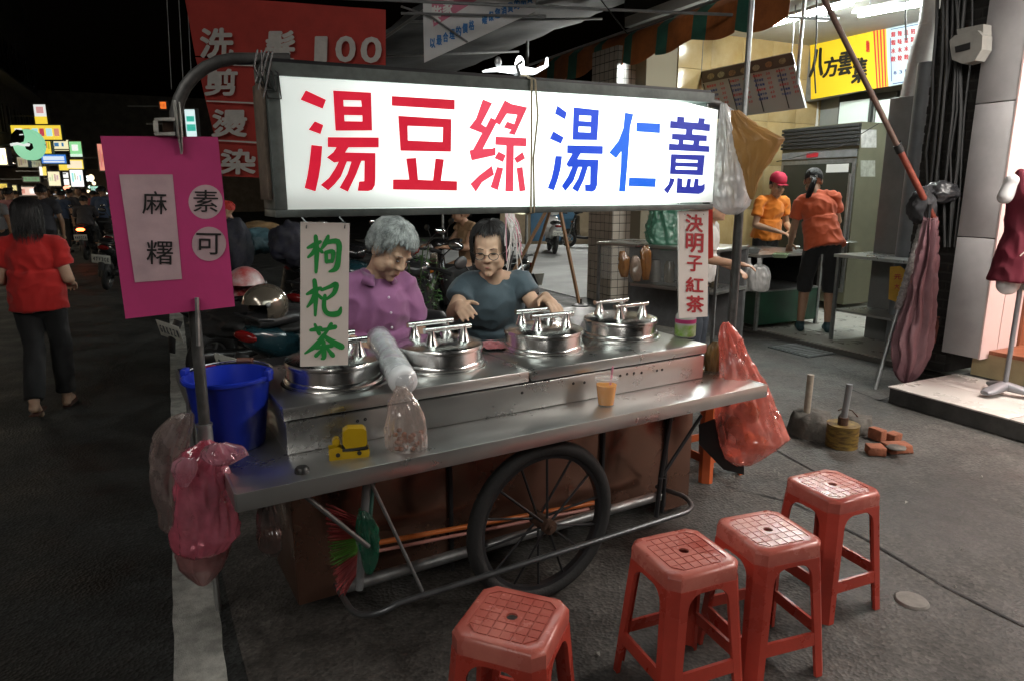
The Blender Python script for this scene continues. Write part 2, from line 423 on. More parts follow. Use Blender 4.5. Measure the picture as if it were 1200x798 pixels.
# ---- shop platform on the right
PZ = .13
sc_, rc_ = o_of(G(1040, 452, PZ)); rf = o_of(G(1123, 437, PZ))[1]; sA = o_of(G(1108, 430, PZ))[0]
s_p1 = on_r(1105, 412, rf - .03)[0]; s_p0 = on_r(1148, 418, rf - .03)[0]
m = MB(); stbox(m, -9, sc_ - .01, rc_ + .02, rf + 3.4, 0, PZ - .012)
pl = struct(m.build('shop_platform', conc_old, smooth=0))
pt = mat('platform_tile', (.62, .57, .53), .28, var=.12, vs=2, rvar=.1)
s = sc_
for i in range(8):
    for j in range(2):
        w = (rf - rc_) / 2 if j == 0 else (rf - rc_) / 2
        mm = MB(); stbox(mm, s - .84, s - .004, rc_ + j * w + .002, rc_ + (j + 1) * w - .002, PZ - .012, PZ, .003); mm.build('tile', pt, pl, 30)
    s -= .844
# facade panel, reveal, raised wooden floor of the clothes shop
shop = thing('clothes_shop', 'pink lit clothes shop behind the tiled platform with grey panel beside its opening', 'building', (0, 0, 0))
panel_m = mat('grey_facade_panel', (.55, .53, .53), .55, var=.2, vs=2.5, dirt=.25, bump=.05, bs=30)
zb = on_r(1105, 412, rf - .03)[1]
zc = [zb, zb + .92, zb + 1.9, zb + 2.9]
for k in range(3):
    mm = MB(); stbox(mm, s_p0, s_p1, rf - .05, rf + .02, zc[k] + .004, zc[k + 1] - .004, .003); mm.build('panel', panel_m, shop, 30)
pinkw = mat('pink_lit_wall', (.72, .53, .50), .6, var=.06, vs=3)
mm = MB(); stbox(mm, s_p0 - .012, s_p0, rf - .052, rf + .16, zb, zb + 3); mm.build('door_jamb', pinkw, shop, 0)
mm = MB(); stbox(mm, s_p0 - .012, s_p0, rf + .17, rf + .42, zb, zb + 3); mm.build('door_jamb', pinkw, shop, 0)
wood = mat('reddish_wood', (.30, .10, .045), .4, var=.4, vs=4, stretch=(1, 8, 1))
mm = MB(); stbox(mm, s_p0 - .03, s_p0 - .002, rf + .43, rf + .6, zb, zb + 3); mm.build('door_post', wood, shop, 0)
mm = MB(); stbox(mm, -9, s_p0 - .03, rf + .03, rf + 3.2, PZ + .19, PZ + .22); mm.build('wooden_floor', wood, shop, 0)
mm = MB(); stbox(mm, -9, s_p0 + .10, rf + .06, rf + .1, PZ, PZ + .185); mm.build('riser', mat('yellow_riser', (.42, .34, .19), .6, var=.3, vs=4), shop, 0)
mm = MB(); stbox(mm, -9, s_p0 + .04, rf + 3.2, rf + 3.3, .2, 3.3); mm.build('back_wall', pinkw, shop, 0)
mm = MB(); stbox(mm, s_p0 + .0, s_p0 + .1, rf + .6, rf + 3.2, .2, 3.3); mm.build('side_wall', pinkw, shop, 0)
mm = MB(); stbox(mm, -9, s_p1, rc_ - .3, rf + 3.3, 3.25, 3.4); mm.build('ceiling', mat('shop_ceiling', (.5, .49, .47), .7), shop, 0)
def lamp_panel(name, label, s0, s1, r0, r1, z, L, col=(1, .95, .88), group=None):
    t = thing(name, label, 'ceiling lamp', st((s0 + s1) / 2, (r0 + r1) / 2, z), SA, group)
    dx, dy = (r1 - r0), (s1 - s0)
    q = MB(); q.bx(-dx / 2 - .02, dx / 2 + .02, -dy / 2 - .02, dy / 2 + .02, .012, .08, .004); q.build('housing', mat('lamp_housing', (.7, .7, .7), .5), t)
    q = MB(); q.bx(-dx / 2, dx / 2, -dy / 2, dy / 2, 0, .01); q.build('diffuser', glow(name + '_glow%d' % int(L * 10), col, L), t, 0)
    return t
lamp_panel('ceiling_lamp', 'lit ceiling panel of the clothes shop over the platform, by the shop opening', -3.6, -2.2, rc_ + .25, rc_ + .6, 3.16, L_SHOP * 2.2, group=None)
lamp_panel('ceiling_lamp', 'lit ceiling panel of the clothes shop over the platform, farther from the opening', -6.4, -5.0, rc_ + .25, rc_ + .6, 3.16, L_SHOP * 2.2)
lamp_panel('ceiling_lamp', 'pinkish lit ceiling panel inside the clothes shop', -3.0, -1.8, rf + .8, rf + 1.4, 3.16, L_SHOP * .6, (1, .72, .66))

# ---- brick pier with cables between the two shops
pier = thing('brick_pier', 'dark brick pier carrying cables between the two shops', 'wall', (0, 0, 0))
bm_ = mat('dark_brick', (.022, .02, .018), .8, var=.5, vs=9, bump=.3, bs=50)
mm = MB(); stbox(mm, s_p1 + .01, s_p1 + .42, rf + .03, rf + .5, .1, 3.3); mm.build('mortar', mat('mortar', (.05, .047, .043), .95, var=.3, vs=20), pier, 0)
for i in range(44):
    for j in range(3):
        s0 = s_p1 + .005 + j * .17 - (.085 if i % 2 else 0); a, b = max(s0, s_p1 + .002), min(s0 + .158, s_p1 + .425)
        if b - a < .03: continue
        q = MB(); z = .11 + i * .073; stbox(q, a, b, rf + .02 + .004 * random.random(), rf + .1, z, z + .06, .004); q.build('brick', bm_, pier, 30)

# ---- dumpling restaurant: walls, ceiling, signs
SWALL, RB, CZ = 3.5, 3.24, 3.62
res = thing('dumpling_restaurant', 'open-fronted dumpling restaurant with beige marble wall and white ceiling', 'building', (0, 0, 0))
beige = mat('beige_marble', (.46, .34, .17), .22, var=.3, vs=3.0, rvar=.06, col2=(.36, .25, .11))
mm = MB(); stbox(mm, SWALL + .02, SWALL + .25, 0, RB + .3, 0, CZ + .4); mm.build('side_wall', mat('mortar2', (.2, .17, .12), .9), res, 0)
for i in range(5):
    for j in range(6):
        q = MB(); stbox(q, SWALL, SWALL + .02, .5 + i * .56 + .002, .5 + (i + 1) * .56 - .002, .05 + j * .62 + .002, .05 + (j + 1) * .62 - .002, .002); q.build('marble_slab', beige, res, 30)
whitew = mat('white_wall', (.62, .63, .60), .6, var=.08, vs=4, dirt=.15)
mm = MB(); stbox(mm, -6, SWALL, RB, RB + .2, 0, CZ + .3); mm.build('back_wall', mat('back_wall_grey', (.30, .31, .29), .6, var=.2, vs=3), res, 0)
mm = MB(); stbox(mm, -1.5, SWALL + .25, -.2, RB + .3, CZ, CZ + .12); mm.build('ceiling', mat('arcade_ceiling', (.58, .57, .53), .75, var=.12, vs=2, dirt=.2), res, 0)
mm = MB(); stbox(mm, -1.5, 3.8, -.18, .0, CZ + .13, 9); mm.build('upper_facade', dark, res, 0)
# window band behind the sign
s0, z0 = on_r(980, 150, RB - .02); s1, z1 = on_r(1070, 108, RB - .02)
fr_m = mat('dark_window_frame', (.05, .055, .05), .45, .3)
for k, (xa, xb) in enumerate([(984, 1021), (1027, 1050), (1076, 1092)]):
    sa, za = on_r(xa, 150, RB - .03); sb, zb_ = on_r(xb, 118, RB - .03)
    q = MB(); stbox(q, min(sa, sb) - .03, max(sa, sb) + .03, RB - .06, RB - .001, za - .7, zb_ + .12, .004); wfo = q.build('window_frame', fr_m, res)
    q = MB(); stbox(q, min(sa, sb), max(sa, sb), RB - .075, RB - .062, za - .6, zb_ + .02); q.build('pane', mat('lit_frosted_pane', (.62, .7, .66), .3, emis=(.75, .9, .82), es=.30), wfo, 0)
# long lit sign: yellow half with brush characters, striped bar, white half with menu
def on_plane_r(r):
    def fn(x, y, d=0):
        s, z = on_r(x, y, r); return st(s, r - d, z)
    return fn
RS = RB - .35
fnS = on_plane_r(RS)
sgn = thing('restaurant_sign', 'long lit restaurant sign, yellow with black brush characters and white menu half', 'sign', (0, 0, 0))
def quad_r(mb, pix, r, d):           # slab with pixel-traced outline lying on the plane r
    mb.flat(pix, [], lambda x, y, k: (lambda q: st(q[0], r - k, q[1]))(on_r(x, y, r)), d); return mb
q = MB(); quad_r(q, [(947, 121), (947, 46), (1125, 16), (1125, 84)], RS + .12, .11); q.build('sign_box', greym, sgn, 0)
yel = glow('sign_yellow', (.98, .66, .02), .42, (.6, .40, .015)); wht = glow('sign_white', (.62, .86, .90), .26, (.34, .42, .44))
q = MB(); quad_r(q, [(951, 117), (950, 52), (1024, 37), (1028, 104)], RS, .012); q.build('yellow_face', yel, sgn, 0)
q = MB(); quad_r(q, [(1042, 102), (1038, 34.5), (1124, 18), (1124, 85)], RS, .012); q.build('white_face', wht, sgn, 0)
redg = glow('sign_red', (.55, .03, .02), .5, (.4, .02, .02)); orng = glow('sign_orange', (.95, .45, .03), .6, (.6, .3, .02))
for k in range(8):
    x0 = 1024 + k * 1.9; y0 = 37 - k * .32; q = MB()
    quad_r(q, [(x0 + 4 - .25 * k, 104 - k * .28), (x0, y0), (x0 + 1.9, y0 - .35), (x0 + 5.7 - .25 * k, 103.7 - k * .28)], RS, .013)
    q.build('stripe', redg if k % 2 == 0 else orng, sgn, 0)
blk = mat('sign_black_ink', (.008, .008, .008), .5)
def sheared(fx):       # pixel-space lettering: x right, y up -> sign plane
    return fx
for ch, cx, cy, w, h in (('八', 959, 74, 17, 34), ('方', 975, 79, 18, 24), ('雲', 992, 75, 17, 28), ('集', 1009, 83, 18, 30)):
    q = MB(); put_char(q, ch, lambda x, y, d: fnS(x, -y + (x - cx) * -.16, .014 + d * 5), cx, -cy, w, h, .028, .12, 4e-4); q.build('character', blk, sgn, 0)
q = MB(); put_char(q, '鮮肉', lambda x, y, d: fnS(x, -y, .014 + d * 5), 1018, -55, 4, 14, .02); q.build('seal', redg, sgn, 0)
ink_r = mat('menu_red_ink', (.45, .05, .06), .6); ink_b = mat('menu_blue_ink', (.03, .06, .22), .6)
cols = ['鮮蝦水餃', '辣味水餃', '韭菜水餃', '招牌水餃', '', '玉米湯', '珠湯', '湯麵']
for k, t in enumerate(cols):
    q = MB(); x = 1048 + k * 7.6
    for j, c in enumerate(t):
        put_char(q, c, lambda X, Y, d: fnS(X, -Y, .014 + d * 5), x, -(41 - k * 1.2 + j * 9.6), 5.2, 6.5, 0.03)
    if t: q.build('menu_column', ink_r, sgn, 0)
q = MB(); quad_r(q, [(1044, 35.4), (1044, 34.6), (1122, 19.8), (1122, 20.8)], RS - .012, .002)
quad_r(q, [(1046, 99.4), (1046, 98.4), (1122, 85), (1122, 86)], RS - .012, .002); quad_r(q, [(1044.6, 96), (1043, 45), (1043.8, 45), (1045.4, 96)], RS - .012, .002); q.build('border', ink_b, sgn, 0)
for k in range(10):
    q = MB(); x = 1050 + k * 6.5; put_char(q, random.choice('360 45 55 70 80'.split())[0], lambda X, Y, d: fnS(X, -Y, .014 + d * 5), x, -(86 - k * 1.1), 3.2, 4, 0.02); q.build('price', ink_b, sgn, 0)
# hanging menu board
mb_ = thing('menu_board', 'grey menu board with dish photos and price columns hung before the marble wall', 'menu board', (0, 0, 0))
RM = .9
fnM = on_plane_r(RM)
q = MB(); quad_r(q, [(835, 141), (820, 85), (929, 62), (946, 127)], RM + .03, .03); q.build('board', mat('menu_grey', (.34, .34, .33), .5), mb_, 0)
q = MB(); quad_r(q, [(824, 98), (820.5, 85.5), (928.5, 62.5), (932, 76)], RM, .006); q.build('photo_strip', mat('menu_dark_brown', (.05, .03, .025), .5), mb_, 0)
for k, (cx, cy) in enumerate([(833, 90), (845, 88), (858, 86), (872, 83), (886, 80), (901, 76), (917, 72)]):
    q = MB(); pp = [(cx + 4.2 * math.cos(a), cy - cx * 0 + 3.6 * math.sin(a) - 4.2 * math.cos(a) * .2) for a in [i * PI / 6 for i in range(12)]]
    quad_r(q, pp, RM - .006, .004); q.build('dish_picture', mat('dish_%d' % (k % 3), [(.32, .26, .16), (.4, .38, .28), (.3, .16, .08)][k % 3], .6, var=.6, vs=40), mb_, 0)
for k in range(4):
    x0 = 823 + k * 29.5; q = MB(); quad_r(q, [(x0 + 13, 140 - k * 4.2), (x0 + 1, 99 - k * 6), (x0 + 1.8, 99 - k * 6), (x0 + 13.9, 140 - k * 4.2)], RM, .006); q.build('divider', blackm, mb_, 0)
for k in range(4):
    for j in range(6):
        x = 830 + k * 27 + j * 1.4; y = 102 - k * 6 + j * 5.4; q = MB()
        if x > 934: continue
        for c in range(4): put_char(q, random.choice('牛肉湯麵飯炒蛋豆菜'), lambda X, Y, d: fnM(X, -Y, .007 + d), x + c * 2.8, -(y - c * .5), 2.6, 3, .03)
        q.build('menu_line', ink_b if j % 3 else ink_r, mb_, 0)
        q = MB(); put_char(q, random.choice('34568'), lambda X, Y, d: fnM(X, -Y, .007 + d), x + 15, -(y - 3), 2, 3, .04); put_char(q, '0', lambda X, Y, d: fnM(X, -Y, .007 + d), x + 17.6, -(y - 3.5), 2, 3, .04); q.build('price', ink_r, mb_, 0)
q = MB(); a = fnM(822, 85); b = fnM(928, 62); q.cyl(a, V((a.x, a.y, CZ)), .006, seg=6); q.build('hanging_wire', galv, mb_, 0); q = MB(); q.cyl(b, V((b.x, b.y, CZ)), .006, seg=6); q.build('hanging_wire', galv, mb_, 0)
# fluorescent tubes under the ceiling
def tube_lamp(label, pa, pb, L=L_TUBE):
    t = thing('fluorescent_lamp', label, 'lamp', pa)
    d = pb - pa; q = MB(); q.tube([V((0, 0, 0)), d], .018, 10); q.build('tube', glow('tube_glow', (.92, 1, .96), L), t)
    q = MB(); nn = d.cross(V((0, 0, 1))).normalized()
    q.rings([[p + nn * .09 + V((0, 0, .028)), p - nn * .09 + V((0, 0, .028)), p - nn * .05 + V((0, 0, .075)), p + nn * .05 + V((0, 0, .075))] for p in (-d * .03, d * 1.03)]); q.build('housing', mat('lamp_housing', (.7, .7, .7), .5), t)
    for p in (d * .15, d * .85):
        q = MB(); q.cyl(p + V((0, 0, .06)), V((p.x, p.y, CZ - pa.z)), .008, seg=6); q.build('hanger', galv, t)
    return t
tube_lamp('long bright fluorescent tube hanging above the white menu sign', D(1007, 19, 8.3), D(1092, 3, 7.35))
tube_lamp('fluorescent tube fixed to the ceiling above the hanging menu board', V(st(2.6, 1.0, CZ - .12)), V(st(1.3, 1.0, CZ - .12)))
tube_lamp('fluorescent tube at the ceiling over the steel counter', V(st(.4, 1.7, CZ - .12)), V(st(-.9, 1.7, CZ - .12)))
c = D(966, 34, 9.0); t = thing('downlight', 'small round lit downlight on the arcade ceiling', 'lamp', V((c.x, c.y, CZ)))
q = MB(); q.lathe([(.13, 0), (.13, -.02), (.11, -.03)], seg=20); q.build('ring', galv, t)
q = MB(); q.lathe([(.001, -.026), (.105, -.026)], seg=20); q.build('diffuser', glow('down_glow', (1, 1, .95), 8), t)

# ---- tiled pillar and courtyard beyond
def tiled(name, c1, c2, sc=9.0, mortar=.035):
    m = bpy.data.materials.new(name); m.use_nodes = True; n = m.node_tree.nodes; l = m.node_tree.links; b = n['Principled BSDF']
    tc = n.new('ShaderNodeTexCoord'); br = n.new('ShaderNodeTexBrick'); br.offset = 0; br.inputs['Scale'].default_value = sc
    br.inputs['Color1'].default_value = (*c1, 1); br.inputs['Color2'].default_value = (*[x * .85 for x in c1], 1); br.inputs['Mortar'].default_value = (*c2, 1)
    br.inputs['Mortar Size'].default_value = mortar; br.inputs['Brick Width'].default_value = 1; br.inputs['Row Height'].default_value = 1
    l.new(tc.outputs['UV'], br.inputs['Vector']); l.new(br.outputs['Color'], b.inputs['Base Color']); b.inputs['Roughness'].default_value = .25
    bp = n.new('ShaderNodeBump'); bp.inputs['Distance'].default_value = .004; l.new(br.outputs['Fac'], bp.inputs['Height']); bp.invert = True; l.new(bp.outputs[0], b.inputs['Normal'])
    return m
def uvbox(o, s=1.0):
    me = o.data; uv = me.uv_layers.new(name='UVMap')
    for p in me.polygons:
        nrm = p.normal; a = V((-nrm.y, nrm.x, 0)); a = a.normalized() if a.length > .3 else V((1, 0, 0)); b = nrm.cross(a)
        for li in p.loop_indices:
            co = me.vertices[me.loops[li].vertex_index].co; uv.data[li].uv = (co.dot(a) * s, co.dot(b) * s)
til = tiled('grid_tiles', (.42, .36, .30), (.02, .02, .02))
q = MB(); stbox(q, 3.75, 4.35, -.3, .42, 0, 3.4); t = q.build('tiled_pillar', til, smooth=0); uvbox(t)
tag(t, 'pillar clad in small beige tiles with dark joints behind the glass bench', 'pillar')
til2 = tiled('white_tiles', (.66, .69, .68), (.06, .06, .06), 6.5)
q = MB(); stbox(q, 3.68, 3.74, .43, 1.1, 0, 3.35); t = q.build('tiled_wall', til2, smooth=0); uvbox(t); tag(t, 'white tiled wall strip lit brightly beside the marble wall', 'wall')
m = MB(); stbox(m, 4.36, 18, -.45, 12, -.05, .012); struct(m.build('courtyard', conc, smooth=0))
yard = thing('courtyard_building', 'beige block building with blue door panel behind the courtyard', 'building', (0, 0, 0))
sb = o_of(V((1.5, 20.3, 0)))[0]
bl = mat('courtyard_wall', (.42, .33, .22), .8, var=.25, vs=3)
rot0 = None
q = MB(); q.bx(-.35, 6, 20.4, 20.8, 0, 4.5); q.build('wall', bl, yard, 0)
q = MB(); q.bx(.55, 1.9, 20.34, 20.4, .1, 1.35); q.build('door', mat('blue_door', (.05, .17, .30), .5, var=.3, vs=2), yard, 0)
q = MB(); q.bx(1.95, 2.9, 20.3, 20.4, 1.2, 2.2); q.build('cardboard_panel', mat('card', (.40, .26, .14), .8), yard, 0)
t = thing('wall_lamp', 'fluorescent wall lamp high above the courtyard', 'lamp', (2.2, 20.25, 3.6))
q = MB(); q.bx(-.9, .9, -.04, .04, 0, .08, .01); q.build('tube', glow('yard_glow', (1, 1, .94), L_YARD), t); q = MB(); q.bx(-1, 1, .0, .14, .08, .16); q.build('housing', galv, t)
t = thing('wall_lamp', 'fluorescent lamp on the near side wall of the courtyard', 'lamp', st(4.55, 1.8, 3.2), SA)
q = MB(); q.bx(-.8, .8, .02, .1, 0, .08, .01); q.build('tube', glow('yard_glow2', (1, 1, .94), L_YARD), t); q = MB(); q.bx(-.9, .9, -.1, .05, .08, .14); q.build('housing', galv, t)

# ---- striped awning valance over the arcade and dark canvas canopies
def valance():
    aw = thing('striped_awning', 'orange and green striped awning with scalloped edge along the arcade', 'awning', (0, 0, 0))
    ra = -.25; sa, za = on_r(925, -12, ra); sb_, zb2 = on_r(636, 94, ra)
    oc = mat('awning_orange', (.48, .14, .03), .75, var=.35, vs=6, dirt=.3); gc = mat('awning_green', (.03, .13, .09), .75, var=.3, vs=6)
    L = sb_ - sa; cell = .68; n = int(L / cell) + 2; topz = 3.50
    for k in range(n):
        for w0, w1, m_ in ((0, .70, oc), (.70, 1.0, gc)):
            mm = MB(); nx = 8; rows = []
            for i in range(nx + 1):
                f = w0 + (w1 - w0) * i / nx; s = sa + (k + f) * cell
                if s > sb_ + .3: continue
                dz = .31 + .05 * abs(math.sin((k + f) * PI * 1.0)) + .03 * math.sin(k * 2.1 + f * 3)
                rr = ra + .02 * math.sin(s * 7); rows.append((st(s, rr + .16, topz + .1), st(s, rr + .02, topz - .02), st(s, rr, topz - dz)))
            if len(rows) < 2: continue
            mm.rings([[a, b, c, c + V((.004, .004, 0)), b + V((.004, .004, 0)), a + V((.004, .004, 0))] for a, b, c in rows]); mm.build('stripe', m_, aw, 60)
    mm = MB(); mm.cyl(st(sa - .5, ra + .03, topz + .06), st(sb_ + .5, ra + .03, topz + .06), .02, seg=8); mm.build('rail', galv, aw)
valance()
tarp = mat('dark_tarpaulin', (.05, .052, .055), .7, var=.4, vs=3, bump=.4, bs=9)
q = MB(); g = {}
for i in range(25):
    for j in range(13):
        s = 1.6 + 9.5 * i / 24; r = -2.9 + 2.9 * j / 12
        g[i, j] = q.bm.verts.new(st(s, r, 3.66 + .35 * (j / 12) + .03 * math.sin(i * 1.3) * math.sin(j * .8) + .05 * noise.noise(V((i * .5, j * .5, 0)))))
for i in range(24):
    for j in range(12): q.bm.faces.new((g[i, j], g[i + 1, j], g[i + 1, j + 1], g[i, j + 1]))
t = q.build('canvas_canopy', tarp, None, 180); tag(t, 'dark canvas canopy stretched overhead in front of the striped awning', 'canopy')
cp = thing('canopy_frame', 'thin steel frame bars under the dark canvas canopy', 'frame', (0, 0, 0))
for k in range(4):
    q = MB(); q.cyl(st(2 + k * 2.6, -2.85, 3.6), st(2 + k * 2.6, 0, 3.92), .018, seg=8); q.build('bar', greym, cp)
q = MB(); q.cyl(st(1.6, -2.85, 3.6), st(11, -2.85, 3.6), .02, seg=8); q.build('bar', greym, cp)
for k in (1, 2):
    q = MB(); q.cyl(st(2.2 + k * 4, -.35, .05), st(2.2 + k * 4, -.35, 3.88), .026, seg=10); q.build('post', galv, cp)
for (x0, y0, x1, y1, Y) in ((869, 175, 873, 0, 5.9), (940, 30, 946, 0, 8.0)):
    a, b = D(x0, y0, Y), D(x1, y1, Y)
    q = MB(); q.cyl((a.x, a.y, .05 if x0 == 869 else D(940, 100, Y).z), (a.x, a.y, 3.7), .022, seg=10); t = q.build('awning_post', galv)
    tag(t, 'slim galvanised post holding the awning behind the light box' if x0 == 869 else 'slim steel post standing before the yellow restaurant sign', 'post')

# ---- banners over the street
redb = mat('red_banner_cloth', (.36, .030, .020), .8, var=.2, vs=5); wpr = mat('banner_white_print', (.46, .43, .40), .8, var=.15, vs=20)
YB = 7.0
fnB = lambda x, y, d=0: D(x, y, YB - d)
bn = thing('red_banner', 'red hairdresser banner with white characters hanging over the street', 'banner', (0, 0, 0))
q = MB()
def sheet(q, pix, Y, nx=18, ny=8, amp=.02, th=.004):
    (ax, ay), (bx, by), (cx, cy), (dx, dy) = pix      # tl tr br bl
    vs = {}
    for k in (0, 1):
        for i in range(nx + 1):
            for j in range(ny + 1):
                u, v = i / nx, j / ny
                x = (ax * (1 - u) + bx * u) * (1 - v) + (dx * (1 - u) + cx * u) * v; y = (ay * (1 - u) + by * u) * (1 - v) + (dy * (1 - u) + cy * u) * v
                p = D(x, y, Y); p.y += amp * noise.noise(V((p.x * 1.7, p.z * 2.2, 3))) + (th if k else 0); vs[k, i, j] = q.bm.verts.new(p)
        for i in range(nx):
            for j in range(ny): q.bm.faces.new((vs[k, i, j], vs[k, i + 1, j], vs[k, i + 1, j + 1], vs[k, i, j + 1]))
sheet(q, [(216, -6), (452, 12), (452, 77), (229, 66)], YB + .02); q.build('top_cloth', redb, bn, 180)
q = MB(); sheet(q, [(229, 67.5), (309, 73), (311, 209), (262, 207)], YB + .02); q.build('hanging_cloth', redb, bn, 180)
for ch, cx, cy, w, h in (('洗', 254, 51, 40, 36), ('髮', 328, 55, 36, 38), ('1', 376, 58, 15, 30), ('0', 405, 58, 24, 31), ('0', 435, 59, 25, 31),
                         ('剪', 259, 97, 39, 32), ('燙', 269, 145, 42, 33), ('染', 279, 190, 42, 30)):
    q = MB(); put_char(q, ch, lambda x, y, d: fnB(x, -y, .03 + d * 3), cx, -cy, w, h, .035, .03); q.build('character', wpr, bn, 0)
for y in (74, 118, 164):
    q = MB(); f = (y - 67) / 140; q.face([fnB(233 + f * 24, y, .03), fnB(309, y + 3, .03), fnB(309, y + 5, .03), fnB(233 + f * 24, y + 1.6, .03)]); q.build('stitched_line', wpr, bn, 0)
q = MB(); a, b = fnB(205, -10, -.02), fnB(470, 10, -.02); q.cyl(a, V((3.5, 7.9, b.z + .1)), .016, seg=8); q.build('pole', greym, bn)
for x in (195, 209, 219):
    q = MB(); a = fnB(x, -10, -.06); b_ = fnB(x + 6, 105, -.06); q.tube([a, b_], .004, 5); q.build('cord', greym, bn)
wb = thing('white_banner', 'white price banner with pink block and blue characters hung under the canopy', 'banner', (0, 0, 0))
whb = mat('white_banner_sheet', (.62, .62, .62), .6, var=.08, vs=5); YW = 8.0
fnW = lambda x, y, d=0: D(x, y, YW - d)
q = MB(); sheet(q, [(495, -30), (632, -60), (627, 14), (497, 74)], YW, amp=.0); q.build('sheet', whb, wb, 180)
q = MB(); q.face([fnW(503, -30, .01), fnW(575, -45, .01), (fnW(563, -2, .01)), fnW(508, 32, .01)]); q.build('pink_block', mat('pink_print', (.55, .16, .24), .6), wb, 0)
for k, ch in enumerate('柴家'):
    q = MB(); put_char(q, ch, lambda x, y, d: fnW(x, -y, .014 + d), 511 + k * 14, -(17 - k * 8), 13, 20, .03, .1); q.build('character', mat('white_print', (.7, .68, .66), .6), wb, 0)
bprint = mat('blue_print', (.03, .16, .42), .6)
for k, ch in enumerate('以最合理的價格，確保您消費的品質'):
    if ch == '，': continue
    q = MB(); put_char(q, ch, lambda x, y, d: fnW(x, -y, .014 + d), 507 + k * 7.6, -(51 - k * 3.5), 6.6, 12, .03, .0); q.build('character', bprint, wb, 0)
q = MB(); q.tube([fnW(470, 8, .05), fnW(505, 20, .06), fnW(548, 50, .05)], .012, 6); q.build('brace', greym, wb)
q = MB(); q.cyl(fnW(470, 16, .04), fnW(640, 20, .04), .014, seg=6); q.build('pole', greym, wb)

# =================================================================== CART
cart = thing('food_cart', 'stainless steel street food cart with large spoked wheel and brown lower panels', 'cart', CO, CA)
CB = dict(parent=cart)
def cpart(name, m_, fn, smooth=40):
    q = MB(); fn(q); return q.build(name, m_, cart, smooth)
ZC = .735
# counter tray with folded front edge
cpart('counter', steel, lambda q: q.bx(-1.085, 1.07, -.115, .64, ZC - .006, ZC, .002))
cpart('counter_edge', steel, lambda q: (q.bx(-1.086, 1.071, -.121, -.113, ZC - .052, ZC + .003, .002)))
cpart('counter_edge', steel, lambda q: q.bx(1.066, 1.074, -.113, .64, ZC - .052, ZC + .003, .002))
cpart('counter_edge', steel, lambda q: q.bx(-1.09, -1.082, -.113, .64, ZC - .052, ZC + .003, .002))
# hot box under the pots
cpart('hot_box', steel, lambda q: q.bx(-.895, .915, .104, .64, ZC + .001, .842, .004))
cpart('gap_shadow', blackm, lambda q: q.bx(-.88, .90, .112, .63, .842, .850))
BT = .893
cpart('top_plate', steel, lambda q: q.bx(-.902, -.003, .097, .645, .850, BT, .005))
cpart('top_plate', steel, lambda q: q.bx(.006, .922, .097, .645, .850, BT, .005))
hole = mat('rivet_dark', (.01, .01, .01), .6)
for (px, py) in ((419, 493), (428, 491), (770, 434), (776, 433), (743, 437), (752, 436.5), (727, 440), (735, 438), (612, 460), (672, 449), (685, 448)):
    p = CW(px, py, .103)
    q = MB(); M = Matrix.Rotation(PI / 2, 3, 'X'); q.lathe([(.001, .002), (.005, .002), (.006, 0)], (p.x, .1035, p.z), 8, M); q.build('rivet', hole, cart)
# lower body panels
for a, b in ((-.86, -.262), (-.256, .488), (.494, .868), (.874, 1.04)):
    cpart('body_panel', reflect_steel, lambda q: q.bx(a, b, .27, .276, .10 if a < .8 else .03, ZC - .02, .002))
cpart('body_side', reflect_steel, lambda q: q.bx(-.862, -.856, .28, .62, .10, ZC - .02, .002))
cpart('body_side', reflect_steel, lambda q: q.bx(1.042, 1.048, .28, .62, .03, ZC - .02, .002))
cpart('body_back', reflect_steel, lambda q: q.bx(-.86, 1.04, .62, .626, .1, ZC - .02, .002))
cpart('chassis', blackpaint, lambda q: q.bx(-.85, 1.03, .29, .61, .1, .13))
for u in (-.259, .491, .871):
    cpart('frame_post', blackpaint, lambda q: q.bx(u - .008, u + .008, .258, .269, .06, ZC - .05, .002))
for z in (.165,):
    cpart('chassis_tube', galv, lambda q: q.cyl((-.72, .2, z), (.78, .2, z), .022, seg=12))
# bumper rail
zr = CW(656.8, 646.5, -.075).z
def rail(q):
    pts = []
    for t in range(9):
        a = PI * t / 16; pts.append((-.62 - .12 * math.cos(a) * 1.0, .06 - .135 * math.sin(a), zr - .05 * math.cos(a)))
    pts = [(-.74, .22, zr - .05)] + pts + [(.66, -.075, zr)]
    for t in range(1, 9):
        a = PI * t / 16; pts.append((.66 + .12 * math.sin(a), .06 - .135 * math.cos(a), zr))
    pts += [(.78, .22, zr - .02)]
    q.tube(pts, .0105, 10)
cpart('bumper_rail', mat('dark_rail', (.13, .135, .14), .36, .7, var=.3, vs=20), rail, 60)
def leg(pix_a, pix_b, w, r, m_=greym):
    a, b = CW(*pix_a, w), CW(*pix_b, w); cpart('support_leg', m_, lambda q: q.cyl(a, b, r, seg=10))
leg((430, 563), (421, 690), .06, .014); leg((434, 563), (495, 692), -.06, .006, galv); leg((352, 576), (432, 640), .0, .008, galv)
leg((786, 488), (774, 560), .06, .011, blackpaint); leg((774, 560), (769, 605), .03, .010, blackpaint); leg((822, 486), (777, 556), .06, .008, blackpaint); leg((779, 560), (776, 600), .08, .008, blackpaint)
